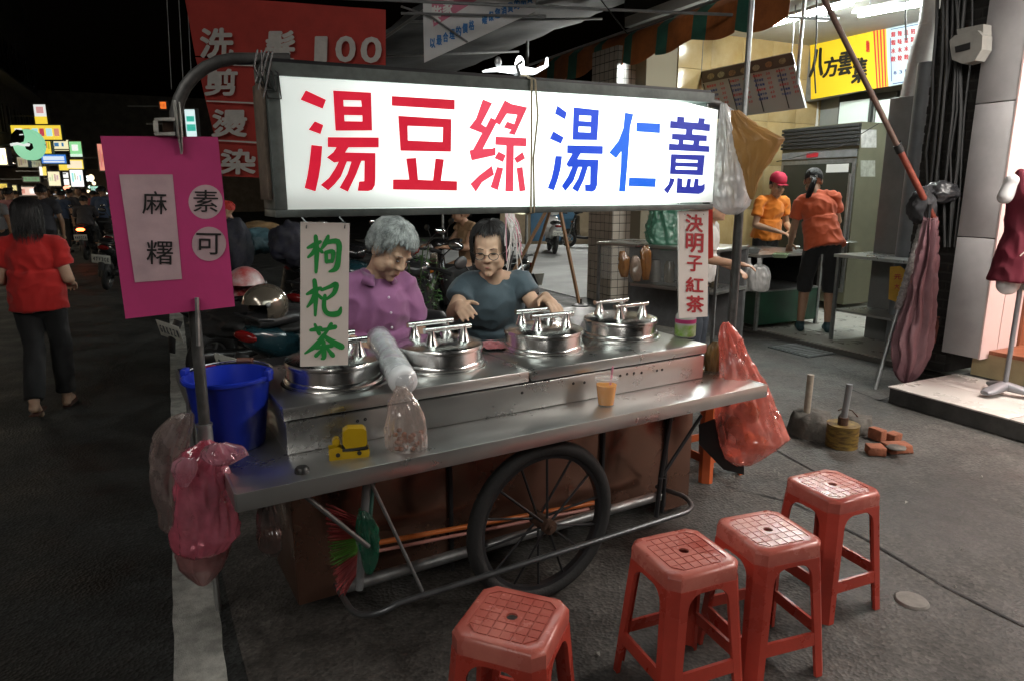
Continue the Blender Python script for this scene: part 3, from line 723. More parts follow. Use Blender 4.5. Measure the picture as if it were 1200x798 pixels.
# wheels
def wheel(w):
    wh = bpy.data.objects.new('wheel', None); COL.objects.link(wh); wh.parent = cart; wh.location = (.0, w, .322)
    q = MB(); seg = 56; q.tube([(math.cos(2 * PI * k / seg) * .293, 0, math.sin(2 * PI * k / seg) * .293) for k in range(seg)], .029, 12, closed=True); q.build('tyre', rubber, wh, 180)
    q = MB(); q.rings([[(math.cos(2 * PI * k / seg) * rr, yy, math.sin(2 * PI * k / seg) * rr) for rr, yy in ((.268, -.016), (.272, .016), (.256, .012), (.256, -.012))] for k in range(seg)], closed=True); q.build('rim', blackpaint, wh, 40)
    q = MB(); q.cyl((0, -.055, 0), (0, .055, 0), .028, seg=16); q.cyl((0, -.07, 0), (0, .07, 0), .012, seg=10); q.build('hub', rust, wh)
    for k in range(14):
        a = 2 * PI * k / 14 + .16; q = MB()
        q.tube([(math.cos(a) * .02, .03 * (-1) ** k, math.sin(a) * .02), (math.cos(a) * .26, 0, math.sin(a) * .26)], .005, 7); q.build('spoke', blackpaint, wh)
    return wh
wheel(.0); wheel(.55)
# poles that carry the light box
polem = mat('pole_grey_worn', (.13, .13, .125), .5, .5, var=.4, vs=25, dirt=.3)
cpart('sign_pole', polem, lambda q: q.tube([(-1.122, .15, .62), (-1.118, .15, 1.3), (-1.118, .15, 1.72)] + [(-1.118 + .2 * (1 - math.cos(a)), .15, 1.72 + .195 * math.sin(a)) for a in [PI / 2 * k / 8 for k in range(1, 9)]] + [(-.80, .15, 1.925)], .0165, 12), 60)
cpart('pole_sleeve', galv, lambda q: q.cyl((-1.122, .15, .60), (-1.121, .15, .86), .021, seg=12))
cpart('pole_collar', galv, lambda q: q.cyl((-1.122, .15, .86), (-1.122, .15, .868), .024, seg=12))
cpart('sign_pole', polem, lambda q: q.tube([(1.10, .12, .32), (1.10, .12, 1.3), (1.105, .13, 1.62), (1.10, .14, 1.78), (1.04, .15, 1.87), (.95, .15, 1.905), (.85, .15, 1.915)], .017, 12), 60)
cpart('sign_pole', polem, lambda q: q.tube([(1.13, .16, .32), (1.13, .16, 1.5), (1.12, .15, 1.62)], .012, 10), 60)
cpart('tape_wrap', mat('pink_tape', (.5, .28, .27), .6), lambda q: q.cyl((1.093, .138, 1.80), (1.07, .145, 1.845), .021, seg=10))
cpart('pole_bracket', galv, lambda q: q.bx(1.06, 1.14, .1, .18, .66, .70, .004))
cpart('pole_bracket', galv, lambda q: q.bx(-1.15, -1.08, .12, .18, .64, .69, .004))

# =================================================================== LIGHT BOX SIGN
def sign_glow(name, L):
    m = bpy.data.materials.new(name); m.use_nodes = True; n = m.node_tree.nodes; l = m.node_tree.links; b = n['Principled BSDF']
    b.inputs['Base Color'].default_value = (.75, .8, .77, 1); b.inputs['Roughness'].default_value = .35
    tc = n.new('ShaderNodeTexCoord'); sp = n.new('ShaderNodeSeparateXYZ'); l.new(tc.outputs['Object'], sp.inputs[0])
    # two rows of tubes inside: even glow that dies away towards the left end and the rims
    mr = n.new('ShaderNodeMapRange'); mr.interpolation_type = 'SMOOTHERSTEP'; l.new(sp.outputs[0], mr.inputs[0])
    mr.inputs[1].default_value = -.92; mr.inputs[2].default_value = -.02; mr.inputs[3].default_value = .24; mr.inputs[4].default_value = 1
    m2 = n.new('ShaderNodeMapRange'); m2.interpolation_type = 'SMOOTHERSTEP'; l.new(sp.outputs[0], m2.inputs[0])
    m2.inputs[1].default_value = .90; m2.inputs[2].default_value = .62; m2.inputs[3].default_value = .40; m2.inputs[4].default_value = 1
    m3 = n.new('ShaderNodeMapRange'); m3.interpolation_type = 'SMOOTHERSTEP'; l.new(sp.outputs[2], m3.inputs[0])
    m3.inputs[1].default_value = 1.49; m3.inputs[2].default_value = 1.58; m3.inputs[3].default_value = .42; m3.inputs[4].default_value = 1
    t = n.new('ShaderNodeTexNoise'); t.inputs['Scale'].default_value = 9; t.inputs['Detail'].default_value = 4; l.new(tc.outputs['Object'], t.inputs['Vector'])
    m4 = n.new('ShaderNodeMapRange'); m4.inputs[3].default_value = .86; m4.inputs[4].default_value = 1.1; l.new(t.outputs[0], m4.inputs[0])
    x = mr.outputs[0]
    for o in (m2, m3, m4):
        mm = n.new('ShaderNodeMath'); mm.operation = 'MULTIPLY'; l.new(x, mm.inputs[0]); l.new(o.outputs[0], mm.inputs[1]); x = mm.outputs[0]
    mm = n.new('ShaderNodeMath'); mm.operation = 'MULTIPLY'; mm.inputs[1].default_value = L; l.new(x, mm.inputs[0])
    b.inputs['Emission Color'].default_value = (.90, 1, .94, 1); l.new(mm.outputs[0], b.inputs['Emission Strength']); return m
box = thing('light_box_sign', 'large lit white light box sign with red and blue cut characters above the cart', 'sign', CO, CA)
fr = mat('lightbox_frame', (.17, .20, .19), .5, .4, var=.35, vs=16, dirt=.3)
def spart(name, m_, fn, smooth=40):
    q = MB(); fn(q); return q.build(name, m_, box, smooth)
u0, u1, w0, w1, zb0, zt0, zt1 = -.888, .838, .06, .22, 1.474, 1.898, 1.932
def slant(q, ua, ub, wa, wb, za, zb_, h):    # bar that follows the slightly rising top
    q.rings([[V((ua, wa, za)), V((ua, wb, za)), V((ua, wb, za + h)), V((ua, wa, za + h))], [V((ub, wa, zb_)), V((ub, wb, zb_)), V((ub, wb, zb_ + h)), V((ub, wa, zb_ + h))]])
spart('frame_bar', fr, lambda q: slant(q, u0, u1, w0, w1, zt0 - .035, zt1 - .037, .035), 30)
spart('frame_bar', fr, lambda q: q.bx(u0, u1 + .03, w0, w1, zb0, zb0 + .022, .002), 30)
spart('frame_bar', fr, lambda q: q.bx(u0, u0 + .035, w0 + .001, w1 - .001, zb0 + .0225, zt0 - .0355, .002), 30)
spart('frame_bar', fr, lambda q: q.bx(u1 - .012, u1, w0 + .03, w1 - .001, zb0 + .0225, zt1 - .0385, .002), 30)
spart('end_cover', mat('lightbox_side', (.16, .12, .09), .7, var=.5, vs=20), lambda q: q.bx(u0 - .012, u0 - .001, w0 + .02, w1 - .02, zb0 + .05, zt0 - .05, .002), 30)
spart('top_cover', blackpaint, lambda q: slant(q, u0, u1, w0 + .02, w1 - .02, zt0 + .001, zt1 - .001, .012), 30)
front = sign_glow('sign_front_glow', L_SIGN); back = sign_glow('sign_back_glow', L_SIGN_BACK)
WF = w0 + .004
spart('front_panel', front, lambda q: q.flat([(u0 + .036, zb0 + .0225), (.866, zb0 + .030), (.866, 1.868), (.70, 1.885), (u0 + .036, zt0 - .0355)], [], lambda x, y, k: V((x, WF + .006 - k, y)), .006), 30)
spart('back_panel', back, lambda q: q.flat([(u0 + .036, zb0 + .0225), (.825, zb0 + .024), (.825, 1.885), (u0 + .036, zt0 - .0355)], [], lambda x, y, k: V((x, w1 - .012 + k, y)), .006), 30)
spart('bottom_panel', glow('sign_under_glow', (.92, 1, .95), L_ADDED_UNDER), lambda q: q.bx(u0 + .04, .82, w0 + .03, w1 - .03, zb0 + .0, zb0 + .004), 30)  # underside glow added to brighten the pots; not seen from the front
def pix_sign(x, y, k, o=WF - .0005):
    p = CW(x, y, o - .0015); return V((p.x, o - k, p.z))
redL = mat('red_cut_film', (.45, .015, .03), .4, emis=(.80, .012, .045), es=.62, var=.25, vs=14, rvar=.1)
pinkL = mat('pink_faded_film', (.6, .08, .13), .4, emis=(.95, .06, .12), es=.72, var=.3, vs=18, rvar=.1)
bluL = mat('blue_cut_film', (.01, .04, .45), .4, emis=(.004, .09, .85), es=.70, var=.2, vs=10, rvar=.1)
navL = mat('navy_cut_film', (.01, .02, .30), .4, emis=(.012, .035, .46), es=.62, var=.2, vs=10, rvar=.1)
sky_ = mat('bright_blue_film', (.005, .10, .6), .4, emis=(.003, .17, .95), es=.72, var=.2, vs=10, rvar=.1)
CH = [
 ((340, 95, 5.7), redL, [([(105, 65), (240, 128), (218, 187), (70, 127)], []), ([(165, 272), (222, 297), (203, 357), (124, 328)], []),
   ([(143, 430), (215, 438), (205, 560), (190, 650), (170, 740), (97, 717), (115, 640), (128, 560)], []),
   ([(288, 66), (541, 80), (548, 333), (304, 334)], [[(356, 130), (475, 133), (480, 174), (358, 172)], [(362, 230), (483, 232), (484, 273), (364, 271)]]),
   ([(252, 378), (592, 380), (592, 446), (390, 446), (368, 480), (570, 484), (570, 650), (566, 700), (548, 730), (520, 738), (452, 736), (462, 674), (496, 672), (498, 536), (476, 536), (440, 630), (386, 742), (331, 716), (385, 620), (410, 542), (380, 540), (340, 640), (300, 690), (255, 733), (205, 697), (260, 650), (300, 590), (325, 542), (295, 548), (246, 513), (290, 478), (310, 446), (252, 443)], [])]),
 ((440, 95, 5.7), redL, [([(110, 103), (530, 128), (530, 194), (110, 167)], []), ([(153, 235), (508, 257), (505, 475), (168, 468)], [[(215, 302), (452, 312), (449, 410), (217, 400)]]),
   ([(206, 520), (272, 516), (285, 662), (385, 666), (402, 520), (458, 526), (438, 668), (546, 672), (545, 735), (118, 727), (118, 660), (226, 660)], [])]),
 ((530, 100, 5.7), pinkL, [([(205, 97), (267, 122), (195, 262), (225, 282), (258, 218), (303, 240), (205, 428), (270, 424), (290, 415), (290, 470), (130, 505), (115, 438), (140, 432), (200, 322), (112, 288), (160, 225)], []),
   ([(352, 103), (398, 128), (502, 150), (418, 335), (375, 325), (395, 300), (345, 285), (368, 245), (415, 262), (435, 200), (365, 192), (318, 268), (278, 245)], []),
   ([(290, 345), (497, 355), (495, 412), (412, 408), (408, 712), (355, 712), (362, 405), (288, 400)], []), ([(310, 445), (358, 470), (340, 516), (282, 490)], []),
   ([(470, 448), (488, 492), (432, 524), (414, 490)], []), ([(265, 540), (280, 600), (200, 650), (158, 714), (122, 662), (180, 605)], []), ([(300, 548), (342, 556), (305, 703), (256, 684)], []), ([(430, 555), (470, 548), (490, 706), (450, 713)], [])]),
 ((620, 105, 6.136), bluL, [([(205, 118), (272, 168), (260, 217), (187, 176)], []), ([(175, 303), (250, 347), (230, 392), (150, 357)], []), ([(192, 480), (238, 482), (228, 570), (210, 640), (180, 728), (135, 712), (162, 640), (178, 570)], []),
   ([(322, 130), (504, 150), (490, 367), (314, 364)], [[(362, 188), (448, 192), (446, 234), (360, 228)], [(357, 268), (445, 272), (443, 312), (356, 308)]]),
   ([(276, 403), (532, 409), (530, 467), (370, 463), (348, 503), (500, 508), (490, 690), (478, 725), (455, 738), (405, 733), (403, 688), (440, 684), (442, 558), (424, 558), (395, 650), (352, 740), (310, 715), (355, 640), (382, 560), (355, 560), (320, 660), (262, 733), (236, 697), (280, 630), (312, 558), (285, 560), (268, 540), (312, 465), (275, 460)], [])]),
 ((690, 115, 6.136), sky_, [([(262, 107), (321, 118), (298, 210), (280, 460), (262, 676), (218, 674), (232, 500), (236, 383), (197, 435), (148, 395), (215, 310), (250, 220)], []),
   ([(345, 178), (514, 186), (512, 255), (343, 243)], []), ([(292, 574), (484, 580), (478, 643), (287, 636)], [])]),
 ((750, 120, 6.65), navL, [([(292, 112), (346, 118), (346, 155), (455, 163), (460, 125), (507, 130), (500, 168), (548, 175), (543, 228), (412, 215), (408, 252), (522, 262), (520, 306), (465, 304), (460, 338), (540, 345), (540, 390), (225, 376), (228, 324), (300, 330), (304, 297), (250, 292), (252, 246), (358, 252), (362, 214), (235, 203), (238, 147), (290, 152)], [[(340, 298), (420, 304), (416, 332), (338, 326)]]),
   ([(244, 406), (505, 415), (490, 572), (234, 562)], [[(283, 446), (452, 454), (450, 474), (280, 470)], [(280, 502), (448, 508), (446, 530), (278, 525)]]),
   ([(236, 592), (272, 600), (260, 640), (217, 715), (186, 685), (225, 640)], []),
   ([(292, 592), (330, 597), (330, 660), (360, 662), (372, 597), (400, 600), (392, 660), (418, 662), (430, 597), (458, 600), (455, 650), (485, 650), (505, 635), (505, 680), (490, 705), (460, 717), (285, 710)], [])]),
]
for (ox, oy, sc), m_, polys in CH:
    ch = None
    for outer, holes in polys:
        cv = lambda lp: [(ox + a / sc, oy + b / sc) for a, b in lp]
        q = MB(); q.flat(cv(outer), [cv(h) for h in holes], pix_sign, .0012)
        s_ = q.build('character_stroke', m_, box, 30)
cord = mat('beige_cord', (.42, .36, .24), .8, var=.3, vs=40)
us = CW(625, 170, .05).x
for du in (-.006, .008):
    spart('tie_rope', cord, lambda q: q.tube([(us + du, w1 + .004, 1.70), (us + du, w1 + .004, 1.925), (us + du * .6, w0 + .05, 1.935), (us + du, w0 - .006, 1.915), (us + du * 1.8 + .004, w0 - .008, 1.80), (us + du * .6 - .003, w0 - .008, 1.66), (us + du, w0 - .006, 1.475), (us + du, w0 + .04, 1.468), (us + du, w1 + .004, 1.472), (us + du, w1 + .004, 1.70)], .0035, 6), 60)
for k in range(5):       # wire tangle at the left end
    a = random.random(); spart('wire', cable, lambda q: q.tube([(-.905 + .01 * k, .06, 1.925), (-.92 + .02 * a, .05, 1.88 - .02 * k), (-.90 + .012 * k, .055, 1.83 - .03 * a), (-.915 + .015 * k, .06, 1.87), (-.895, .07, 1.9)], .0025, 5), 60)

# white clip-on lamp sitting on the light box
pl0 = CW(606, 88, .14)
t = thing('clip_lamp', 'small white lit lamp with flat wings on top of the light box', 'lamp', c2w(pl0.x, .14, 1.93), CA)
wg = glow('lamp_white_glow', (.95, 1, 1), 3.0, (.8, .8, .8))
q = MB(); q.rings([sell((x, 0, z), a, b, (V((0, 1, 0)), V((0, 0, 1))), 10, 2) for x, z, a, b in ((-.13, .012, .012, .003), (-.07, .024, .035, .008), (0, .026, .045, .012), (.07, .026, .035, .009), (.12, .05, .014, .006), (.122, .075, .008, .004))]); q.build('shade', wg, t, 60)
q = MB(); q.ell((.01, 0, .045), (.016, .016, .028)); q.build('bulb', glow('lamp_bulb', (1, 1, 1), 14), t)
q = MB(); q.ell((-.075, 0, .045), (.012, .012, .018)); q.build('knob', galv, t)
q = MB(); q.tube([(-.02, -.05, .0), (-.035, -.055, .03), (-.01, -.05, .045)], .006, 6); q.build('clip', galv, t)
q = MB(); q.cyl((0, 0, -.005), (0, 0, .03), .012, seg=10); q.build('stem', galv, t)

# =================================================================== HANGING SIGNS
paper = mat('hung_sign_board', (.74, .68, .63), .6, var=.06, vs=8, dirt=.06)
def hung(name, label, pix, w, col_m, draw, tilt=0.0):
    t = thing(name, label, 'sign', CO, CA)
    q = MB(); cw = lambda x, y, k: (lambda p: V((p.x, w - k, p.z)))(CW(x, y, w))
    q.flat(pix, [], cw, .006); q.build('board', col_m, t, 20)
    draw(t, lambda x, y, d=0: (lambda p: V((p.x, w - .0068 - d, p.z)))(CW(x, y, w)))
    return t
green_p = mat('green_brush_paint', (.015, .26, .05), .5); red_p = mat('red_brush_paint', (.38, .012, .02), .5)
def d_goji(t, fn):
    f = lambda x, y, d=0: fn(345 + x / 4.43, 255 + y / 4.43, d)
    q = MB(); brush(q, [[(66, 158, 10), (98, 144, 18), (132, 126, 12)], [(107, 98, 15), (113, 180, 18), (109, 284, 11)], [(110, 150, 12), (92, 185, 15), (68, 207, 9)], [(118, 158, 9), (140, 180, 13)],
        [(172, 97, 12), (160, 130, 18), (134, 168, 8)], [(152, 134, 14), (222, 126, 20), (226, 200, 18), (214, 262, 20), (178, 281, 8)], [(160, 180, 13), (163, 232, 13)], [(160, 182, 13), (196, 178, 16), (192, 230, 12)], [(163, 228, 13), (190, 226, 13)]], f); q.build('character', green_p, t, 0)
    q = MB(); brush(q, [[(62, 398, 10), (98, 380, 18), (134, 364, 10)], [(101, 325, 15), (108, 400, 18), (105, 508, 10)], [(104, 385, 12), (90, 430, 16), (64, 464, 8)], [(112, 395, 10), (137, 418, 13)],
        [(138, 376, 12), (178, 360, 14), (214, 346, 18), (202, 392, 16), (163, 424, 10)], [(155, 404, 13), (151, 468, 16), (174, 499, 18), (224, 497, 20), (238, 466, 8)]], f); q.build('character', green_p, t, 0)
    q = MB(); brush(q, [[(82, 583, 12), (132, 574, 18)], [(103, 553, 10), (126, 602, 15)], [(138, 582, 14), (176, 576, 12), (208, 566, 18)], [(188, 551, 14), (154, 604, 12)],
        [(152, 606, 16), (112, 658, 20), (52, 702, 7)], [(150, 612, 13), (190, 640, 20), (242, 668, 24)], [(108, 674, 12), (192, 662, 15)], [(147, 640, 15), (150, 716, 18), (138, 730, 9)], [(140, 682, 9), (108, 714, 15)], [(166, 675, 10), (196, 712, 18)]], f); q.build('character', green_p, t, 0)
    for x in (358, 403):
        q = MB(); a, b = fn(x, 268, .002), fn(x - 2, 256, -.03); q.tube([a, (a + b) / 2 + V((.006, -.01, 0)), b, b + V((0, .02, .03))], .0018, 5); q.build('hanging_wire', cable, t)
hung('goji_tea_sign', 'white board hung below the light box with three green brushed characters', [(352, 260.5), (409, 262), (407, 427), (351.5, 429)], .085, paper, d_goji)
def d_cassia(t, fn):
    for ch, cx, cy, w, h in (('決', 812, 262, 21, 21), ('明', 812.5, 285, 21, 23), ('子', 812.5, 309, 18, 19), ('紅', 812.5, 334, 21, 18), ('茶', 813, 356.5, 21, 20)):
        q = MB(); put_char(q, ch, lambda x, y, d: fn(x, -y - (x - cx) * -.06, d), cx, -cy, w, h, .028, .03); q.build('character', red_p, t, 0)
    for x in (801, 823):
        q = MB(); a, b = fn(x, 252, .002), fn(x + 1, 245, -.03); q.tube([a, b, b + V((0, .02, .03))], .0015, 5); q.build('hanging_wire', cable, t)
hung('cassia_tea_sign', 'narrow white board hung below the light box with five red characters', [(794, 248), (829, 245), (828, 371), (794.5, 373)], .085, paper, d_cassia)
pinkb = mat('magenta_board', (.62, .055, .23), .5, var=.16, vs=5, dirt=.18, wrinkle=.12, ws=2.2)
ppap = mat('stuck_paper', (.58, .42, .45), .55, var=.2, vs=9, wrinkle=.25, ws=5, dirt=.1)
inkb = mat('black_marker', (.012, .012, .012), .5)
def d_pink(t, fn):
    q = MB(); q.flat([(139.5, 205), (202, 205), (213, 327), (158, 331)], [], lambda x, y, k: fn(x, y, .0004 + k), .0006); q.build('paper_strip', ppap, t, 0)
    for cx, cy in ((240.5, 237), (244.5, 286)):
        q = MB(); q.flat([(cx + 20 * math.cos(a), cy + 20 * math.sin(a)) for a in [2 * PI * k / 28 for k in range(28)]], [], lambda x, y, k: fn(x, y, .0004 + k), .0006); q.build('paper_disc', ppap, t, 0)
    for ch, cx, cy, w, h in (('麻', 181, 238, 29, 27), ('糬', 187, 296, 31, 28), ('素', 240.5, 236, 29, 26), ('可', 244, 286, 29, 25)):
        q = MB(); put_char(q, ch, lambda x, y, d: fn(x, -y - (x - cx) * -.02, .0014 + d), cx, -cy, w, h, .004, .0); q.build('character', inkb, t, 0)
hung('mochi_sign', 'magenta board clipped to the cart pole with pale strip and two pale discs', [(117.5, 160), (255, 161), (275, 359), (147, 373.5)], .112, pinkb, d_pink)
t = thing('spring_clamp', 'large worn steel clamp holding the magenta board on the pole', 'clamp', CO, CA)
whm = mat('chipped_white_metal', (.5, .5, .46), .5, .3, var=.5, vs=30)
q = MB(); a, b = CW(204, 118, .1), CW(213, 181, .1); q.tube([a, (a * .55 + b * .45), b], [.008, .011, .006], 4, flat=.5); q.build('jaw', whm, t, 20)
q = MB(); a, b = CW(210, 120, .10), CW(214, 178, .096); q.tube([a, (a * .55 + b * .45), b], [.005, .009, .004], 4, flat=.4); q.build('jaw', whm, t, 20)
for y0, y1 in ((139, 143), (156, 160)):
    q = MB(); q.flat([(180, y0 + 1), (204, y0), (204, y1), (182, y1)], [], lambda x, y, k: (lambda p: V((p.x, .12 - k, p.z)))(CW(x, y, .12)), .03); q.build('handle', whm, t, 20)
q = MB(); q.flat([(179, 143), (184, 141), (185, 157), (180, 155)], [], lambda x, y, k: (lambda p: V((p.x, .12 - k, p.z)))(CW(x, y, .12)), .03); q.build('handle_end', whm, t, 20)
q = MB(); q.flat([(190, 143.5), (203, 143.5), (203, 156), (191, 156)], [], lambda x, y, k: (lambda p: V((p.x, .128 - k, p.z)))(CW(x, y, .12)), .02); q.build('spring_block', rust, t, 20)
q = MB(); a, b = CW(230.5, 349, .10), CW(232.5, 405, .10); q.tube([a, b], .006, 6); q.build('pin', galv, t)

# =================================================================== POTS AND THINGS ON THE CART
def make_pot(r=.146):
    t = thing('soup_pot', '', 'pot')
    q = MB(); q.lathe([(r + .018, 0), (r + .019, .006), (r + .008, .009), (r + .002, .010), (r, .016), (r, .072), (r - .003, .078)], seg=48); q.build('pot_body', chrome, t, 35)
    q = MB(); q.lathe([(r + .007, .004), (r + .010, .018), (r + .004, .026), (r, .024)], seg=48); q.build('seat_ring', chrome, t, 60)
    for sgn_ in (-1, 1):
        q = MB(); prof = [(0.004, .098), (r * .5, .096), (r * .86, .088), (r + .002, .080), (r + .005, .073), (r + .005, .066)]
        rings = []
        for rr, z in prof:
            ring = []
            for k in range(25):
                a = PI * k / 24; ring.append(V((math.cos(a) * rr, sgn_ * (math.sin(a) * rr + .0015), z)))
            rings.append(ring)
        vs = [[q.bm.verts.new(p) for p in rg] for rg in rings]
        for i in range(len(vs) - 1):
            for k in range(24): q.bm.faces.new((vs[i][k], vs[i][k + 1], vs[i + 1][k + 1], vs[i + 1][k]))
        q.bm.faces.new([v[0] for v in vs] + [q.bm.verts.new((0, sgn_ * .0015, .066))] + [v[-1] for v in vs[::-1]])
        lid = q.build('lid', chrome, t, 35)
        q = MB(); y = sgn_ * r * .42
        for x in (-.062, .062):
            q.lathe([(.026, .084), (.024, .092), (.017, .110), (.011, .132), (.010, .142)], (x, y, 0), 16)
        q.tube([(-.088, y, .142), (.088, y, .142)], .0105, 12); q.build('handle', chrome, lid, 45)
    return t
p0 = make_pot()
POT = [((392, 433), 'round steel pot with split lid behind the green lettered board', .33), ((515, 408), 'round steel pot with split lid beside the pink cloth', .36),
       ((637, 391), 'round steel pot with split lid in front of the grey shirted vendor', .385), ((727, 377), 'round steel pot with split lid beside the pink topped jar', .42)]
for k, ((x, y), lab, w) in enumerate(POT):
    o = p0 if k == 0 else copy_tree(p0)
    u = CW(x, y, w).x; o.location = c2w(u, w, BT); o.rotation_euler = (0, 0, CA + R([0, 4, -3, 2][k])); o['label'] = lab; o['group'] = 'steel pots on the cart'
    o.scale = (1.12, 1.12, 1.08)

# bag shapes traced row by row, with real depth
def bag(name, label, cat, rows, Y, m_, dr=.6, amp=.012, seed=0, seg=84, sub=7, open_top=False, parent=None, crump=1.0, pleat=.35):
    q = MB(); rr = []
    full = []
    for i in range(len(rows) - 1):
        for k in range(sub):
            f = k / sub; a, b = rows[i], rows[i + 1]; full.append(tuple(a[j] * (1 - f) + b[j] * f for j in range(3)))
    full.append(rows[-1])
    for i, (y, xa, xb) in enumerate(full):
        A, B = D(xa, y, Y), D(xb, y, Y); c = (A + B) / 2; hw = (B - A).length / 2
        ring = []
        for k in range(seg):
            t = 2 * PI * k / seg; dirv = V((math.cos(t), math.sin(t) * dr, 0))
            n1 = noise.noise(V((math.cos(t) * 2.6 + seed, math.sin(t) * 2.6, c.z * 5))); n2 = noise.noise(V((t * 3.5, seed * 3.1, c.z * 16 + t)))
            n3 = abs(noise.noise(V((math.cos(t) * 5 + seed, math.sin(t) * 5, c.z * 9)))) 
            n4 = 1 - 2 * abs(noise.noise(V((math.cos(t) * 9 + seed * 2, math.sin(t) * 9, c.z * 22 + n1 * 2)))); top = 1 + 1.2 * max(0, 1 - i / (len(full) * .4))
            pl_ = math.sin(t * 9 + seed + 3 * n1) * pleat * top
            d = amp * ((1.2 * n1 + .5 * n2 - 1.3 * n3 + .5 * n4) * crump + pl_) * min(1, hw / .04)
            p = c + V((dirv.x * (hw + d), dirv.y * (hw + d), d * .6)); ring.append(p)
        rr.append(ring)
    q.rings(rr, not open_top, True)
    o = q.build(name, m_, parent, 180)
    if label: tag(o, label, cat)
    return o
redfilm = film('red_bag_film', (1.0, .36, .29), .42, .15, .6)
bg = thing('red_plastic_bag', 'big bulging red plastic bag tied to the cart pole beside the counter', 'bag')
bag('bag_skin', None, None, [(378, 848, 853), (384, 846, 857), (395, 845, 864), (412, 844, 874), (430, 843, 886), (450, 842, 897), (475, 841, 906), (500, 841, 916), (514, 842, 921), (526, 845, 908), (537, 850, 892), (543, 858, 882)], 2.98, redfilm, .62, .013, 3, parent=bg, crump=.7, pleat=.5)
q = MB(); 
for k in range(7): q.ell(D(random.uniform(855, 893), random.uniform(470, 528), 2.98) + V((0, random.uniform(-.04, .04), 0)), (.045, .04, .05))
stuff(q.build('contents', mat('bag_contents', (.55, .20, .06), .7, var=.5, vs=12), bg, 180))
bag('brown_plastic_bag', 'small brown plastic bag bulging behind the right cart pole', 'bag', [(400, 836, 842), (406, 830, 846), (416, 827, 847), (428, 826, 847), (437, 827, 846)], 3.1, mat('brown_bag', (.20, .11, .03), .35, var=.4, vs=9, bump=.2, bs=20), .7, .006, 8)
# black board hanging below the counter end
q = MB(); q.flat([(819, 497), (846, 487), (848, 532), (872, 545), (872, 556), (848, 550), (819, 520)], [], lambda x, y, k: D(x, y, 3.02 + k), .01); tag(q.build('black_rubber_sheet', blackm, None, 30), 'black sheet hanging under the counter end behind the red bag', 'sheet')
# white bag and brown bag hooked at the light box end
bag('white_plastic_bag', 'full white plastic bag hanging beside the light box end', 'bag', [(122, 845, 850), (140, 843, 856), (165, 838, 866), (190, 833, 871), (215, 829, 877), (232, 830, 880), (243, 836, 876), (250, 846, 868)], 2.98, film('white_bag_film', (.88, .88, .88), .66, .25, .5), .6, .014, 5)
tan = mat('tan_plastic', (.42, .22, .06), .45, var=.35, vs=7, bump=.5, bs=16, stretch=(1, 1, .5))
bag('tan_plastic_bag', 'crumpled tan plastic bag hanging beside the white bag, one corner flared', 'bag', [(130, 857, 864), (140, 858, 874), (150, 859, 886), (158, 860, 905), (164, 861, 918), (170, 862, 915), (185, 866, 906), (200, 870, 895), (215, 874, 888), (228, 877, 885), (234, 879, 883)], 2.9, tan, .3, .014, 9)
# bags on the left pole
bag('pale_plastic_bag', 'pale translucent plastic bag hanging on the left cart pole', 'bag', [(484, 214, 224), (490, 202, 224), (500, 190, 223), (515, 180, 220), (540, 177, 215), (565, 178, 212), (585, 181, 212), (600, 186, 210), (618, 188, 208), (624, 194, 204)], 1.97, film('pale_bag_film', (.60, .48, .45), .36, .25, .5), .55, .010, 12)
pf = film('pink_bag_film', (.98, .30, .42), .46, .13, .55)
bag('pink_plastic_bag', 'glossy pink striped plastic bag tied in a knot on the left cart pole', 'bag', [(516, 236, 246), (524, 228, 256), (534, 212, 268), (545, 204, 266), (560, 203, 268), (585, 204, 272), (610, 204, 275), (630, 203, 275), (646, 205, 262), (650, 212, 250)], 1.90, pf, .45, .016, 14)
bag('pink_plastic_bag', 'small dull pink bag sagging below the glossy pink bag', 'bag', [(636, 212, 268), (650, 206, 268), (664, 210, 262), (676, 222, 252), (685, 232, 243)], 1.97, film('dull_pink_film', (.60, .28, .28), .45, .3, .5), .5, .010, 16)
flap = film('flap_film', (.86, .45, .55), .5, .10, .45)
bag('pink_bag_flap', 'crinkled pink film flap sticking out beside the knot of the pink bag', 'plastic film', [(519, 252, 262), (525, 242, 272), (531, 238, 280), (537, 240, 284), (542, 244, 275), (545, 250, 262)], 1.85, flap, .30, .012, 71, seg=60, crump=1.6)
bag('pink_bag_flap', 'folded pale pink film flap at the side of the pink bag', 'plastic film', [(536, 214, 226), (543, 206, 228), (552, 203, 228), (561, 206, 226), (570, 211, 220)], 1.84, flap, .30, .008, 73, seg=60, crump=1.5)
# bucket
bc = CP(267, 439, 1.012); tb = thing('blue_bucket', 'blue plastic bucket with wire handle on the left counter end', 'bucket', c2w(-1.025, .30, ZC), CA); tb.scale = (.92, .92, .84)
blue = mat('blue_plastic', (.012, .035, .46), .32, rvar=.04, var=.01, vs=3)
q = MB(); q.lathe([(.001, .004), (.098, .004), (.103, 0), (.108, .01), (.138, .262), (.142, .266), (.150, .268), (.153, .274), (.152, .282), (.146, .285), (.138, .283), (.133, .262), (.104, .014), (.001, .012)], seg=48); q.build('bucket_body', blue, tb, 40)
for a in (R(150), R(-35)):
    q = MB(); q.box((math.cos(a) * .148, math.sin(a) * .148, .285), (.02, .04, .045), Matrix.Rotation(a, 3, 'Z'), .004); q.build('handle_lug', blue, tb)
wire = mat('wire_steel', (.55, .55, .55), .3, .9)
q = MB(); A = V((math.cos(R(150)) * .15, math.sin(R(150)) * .15, .29)); B = V((math.cos(R(-35)) * .152, math.sin(R(-35)) * .152, .29)); mid = (A + B) / 2; nn = V((math.cos(R(57)), math.sin(R(57)), .05)).normalized()
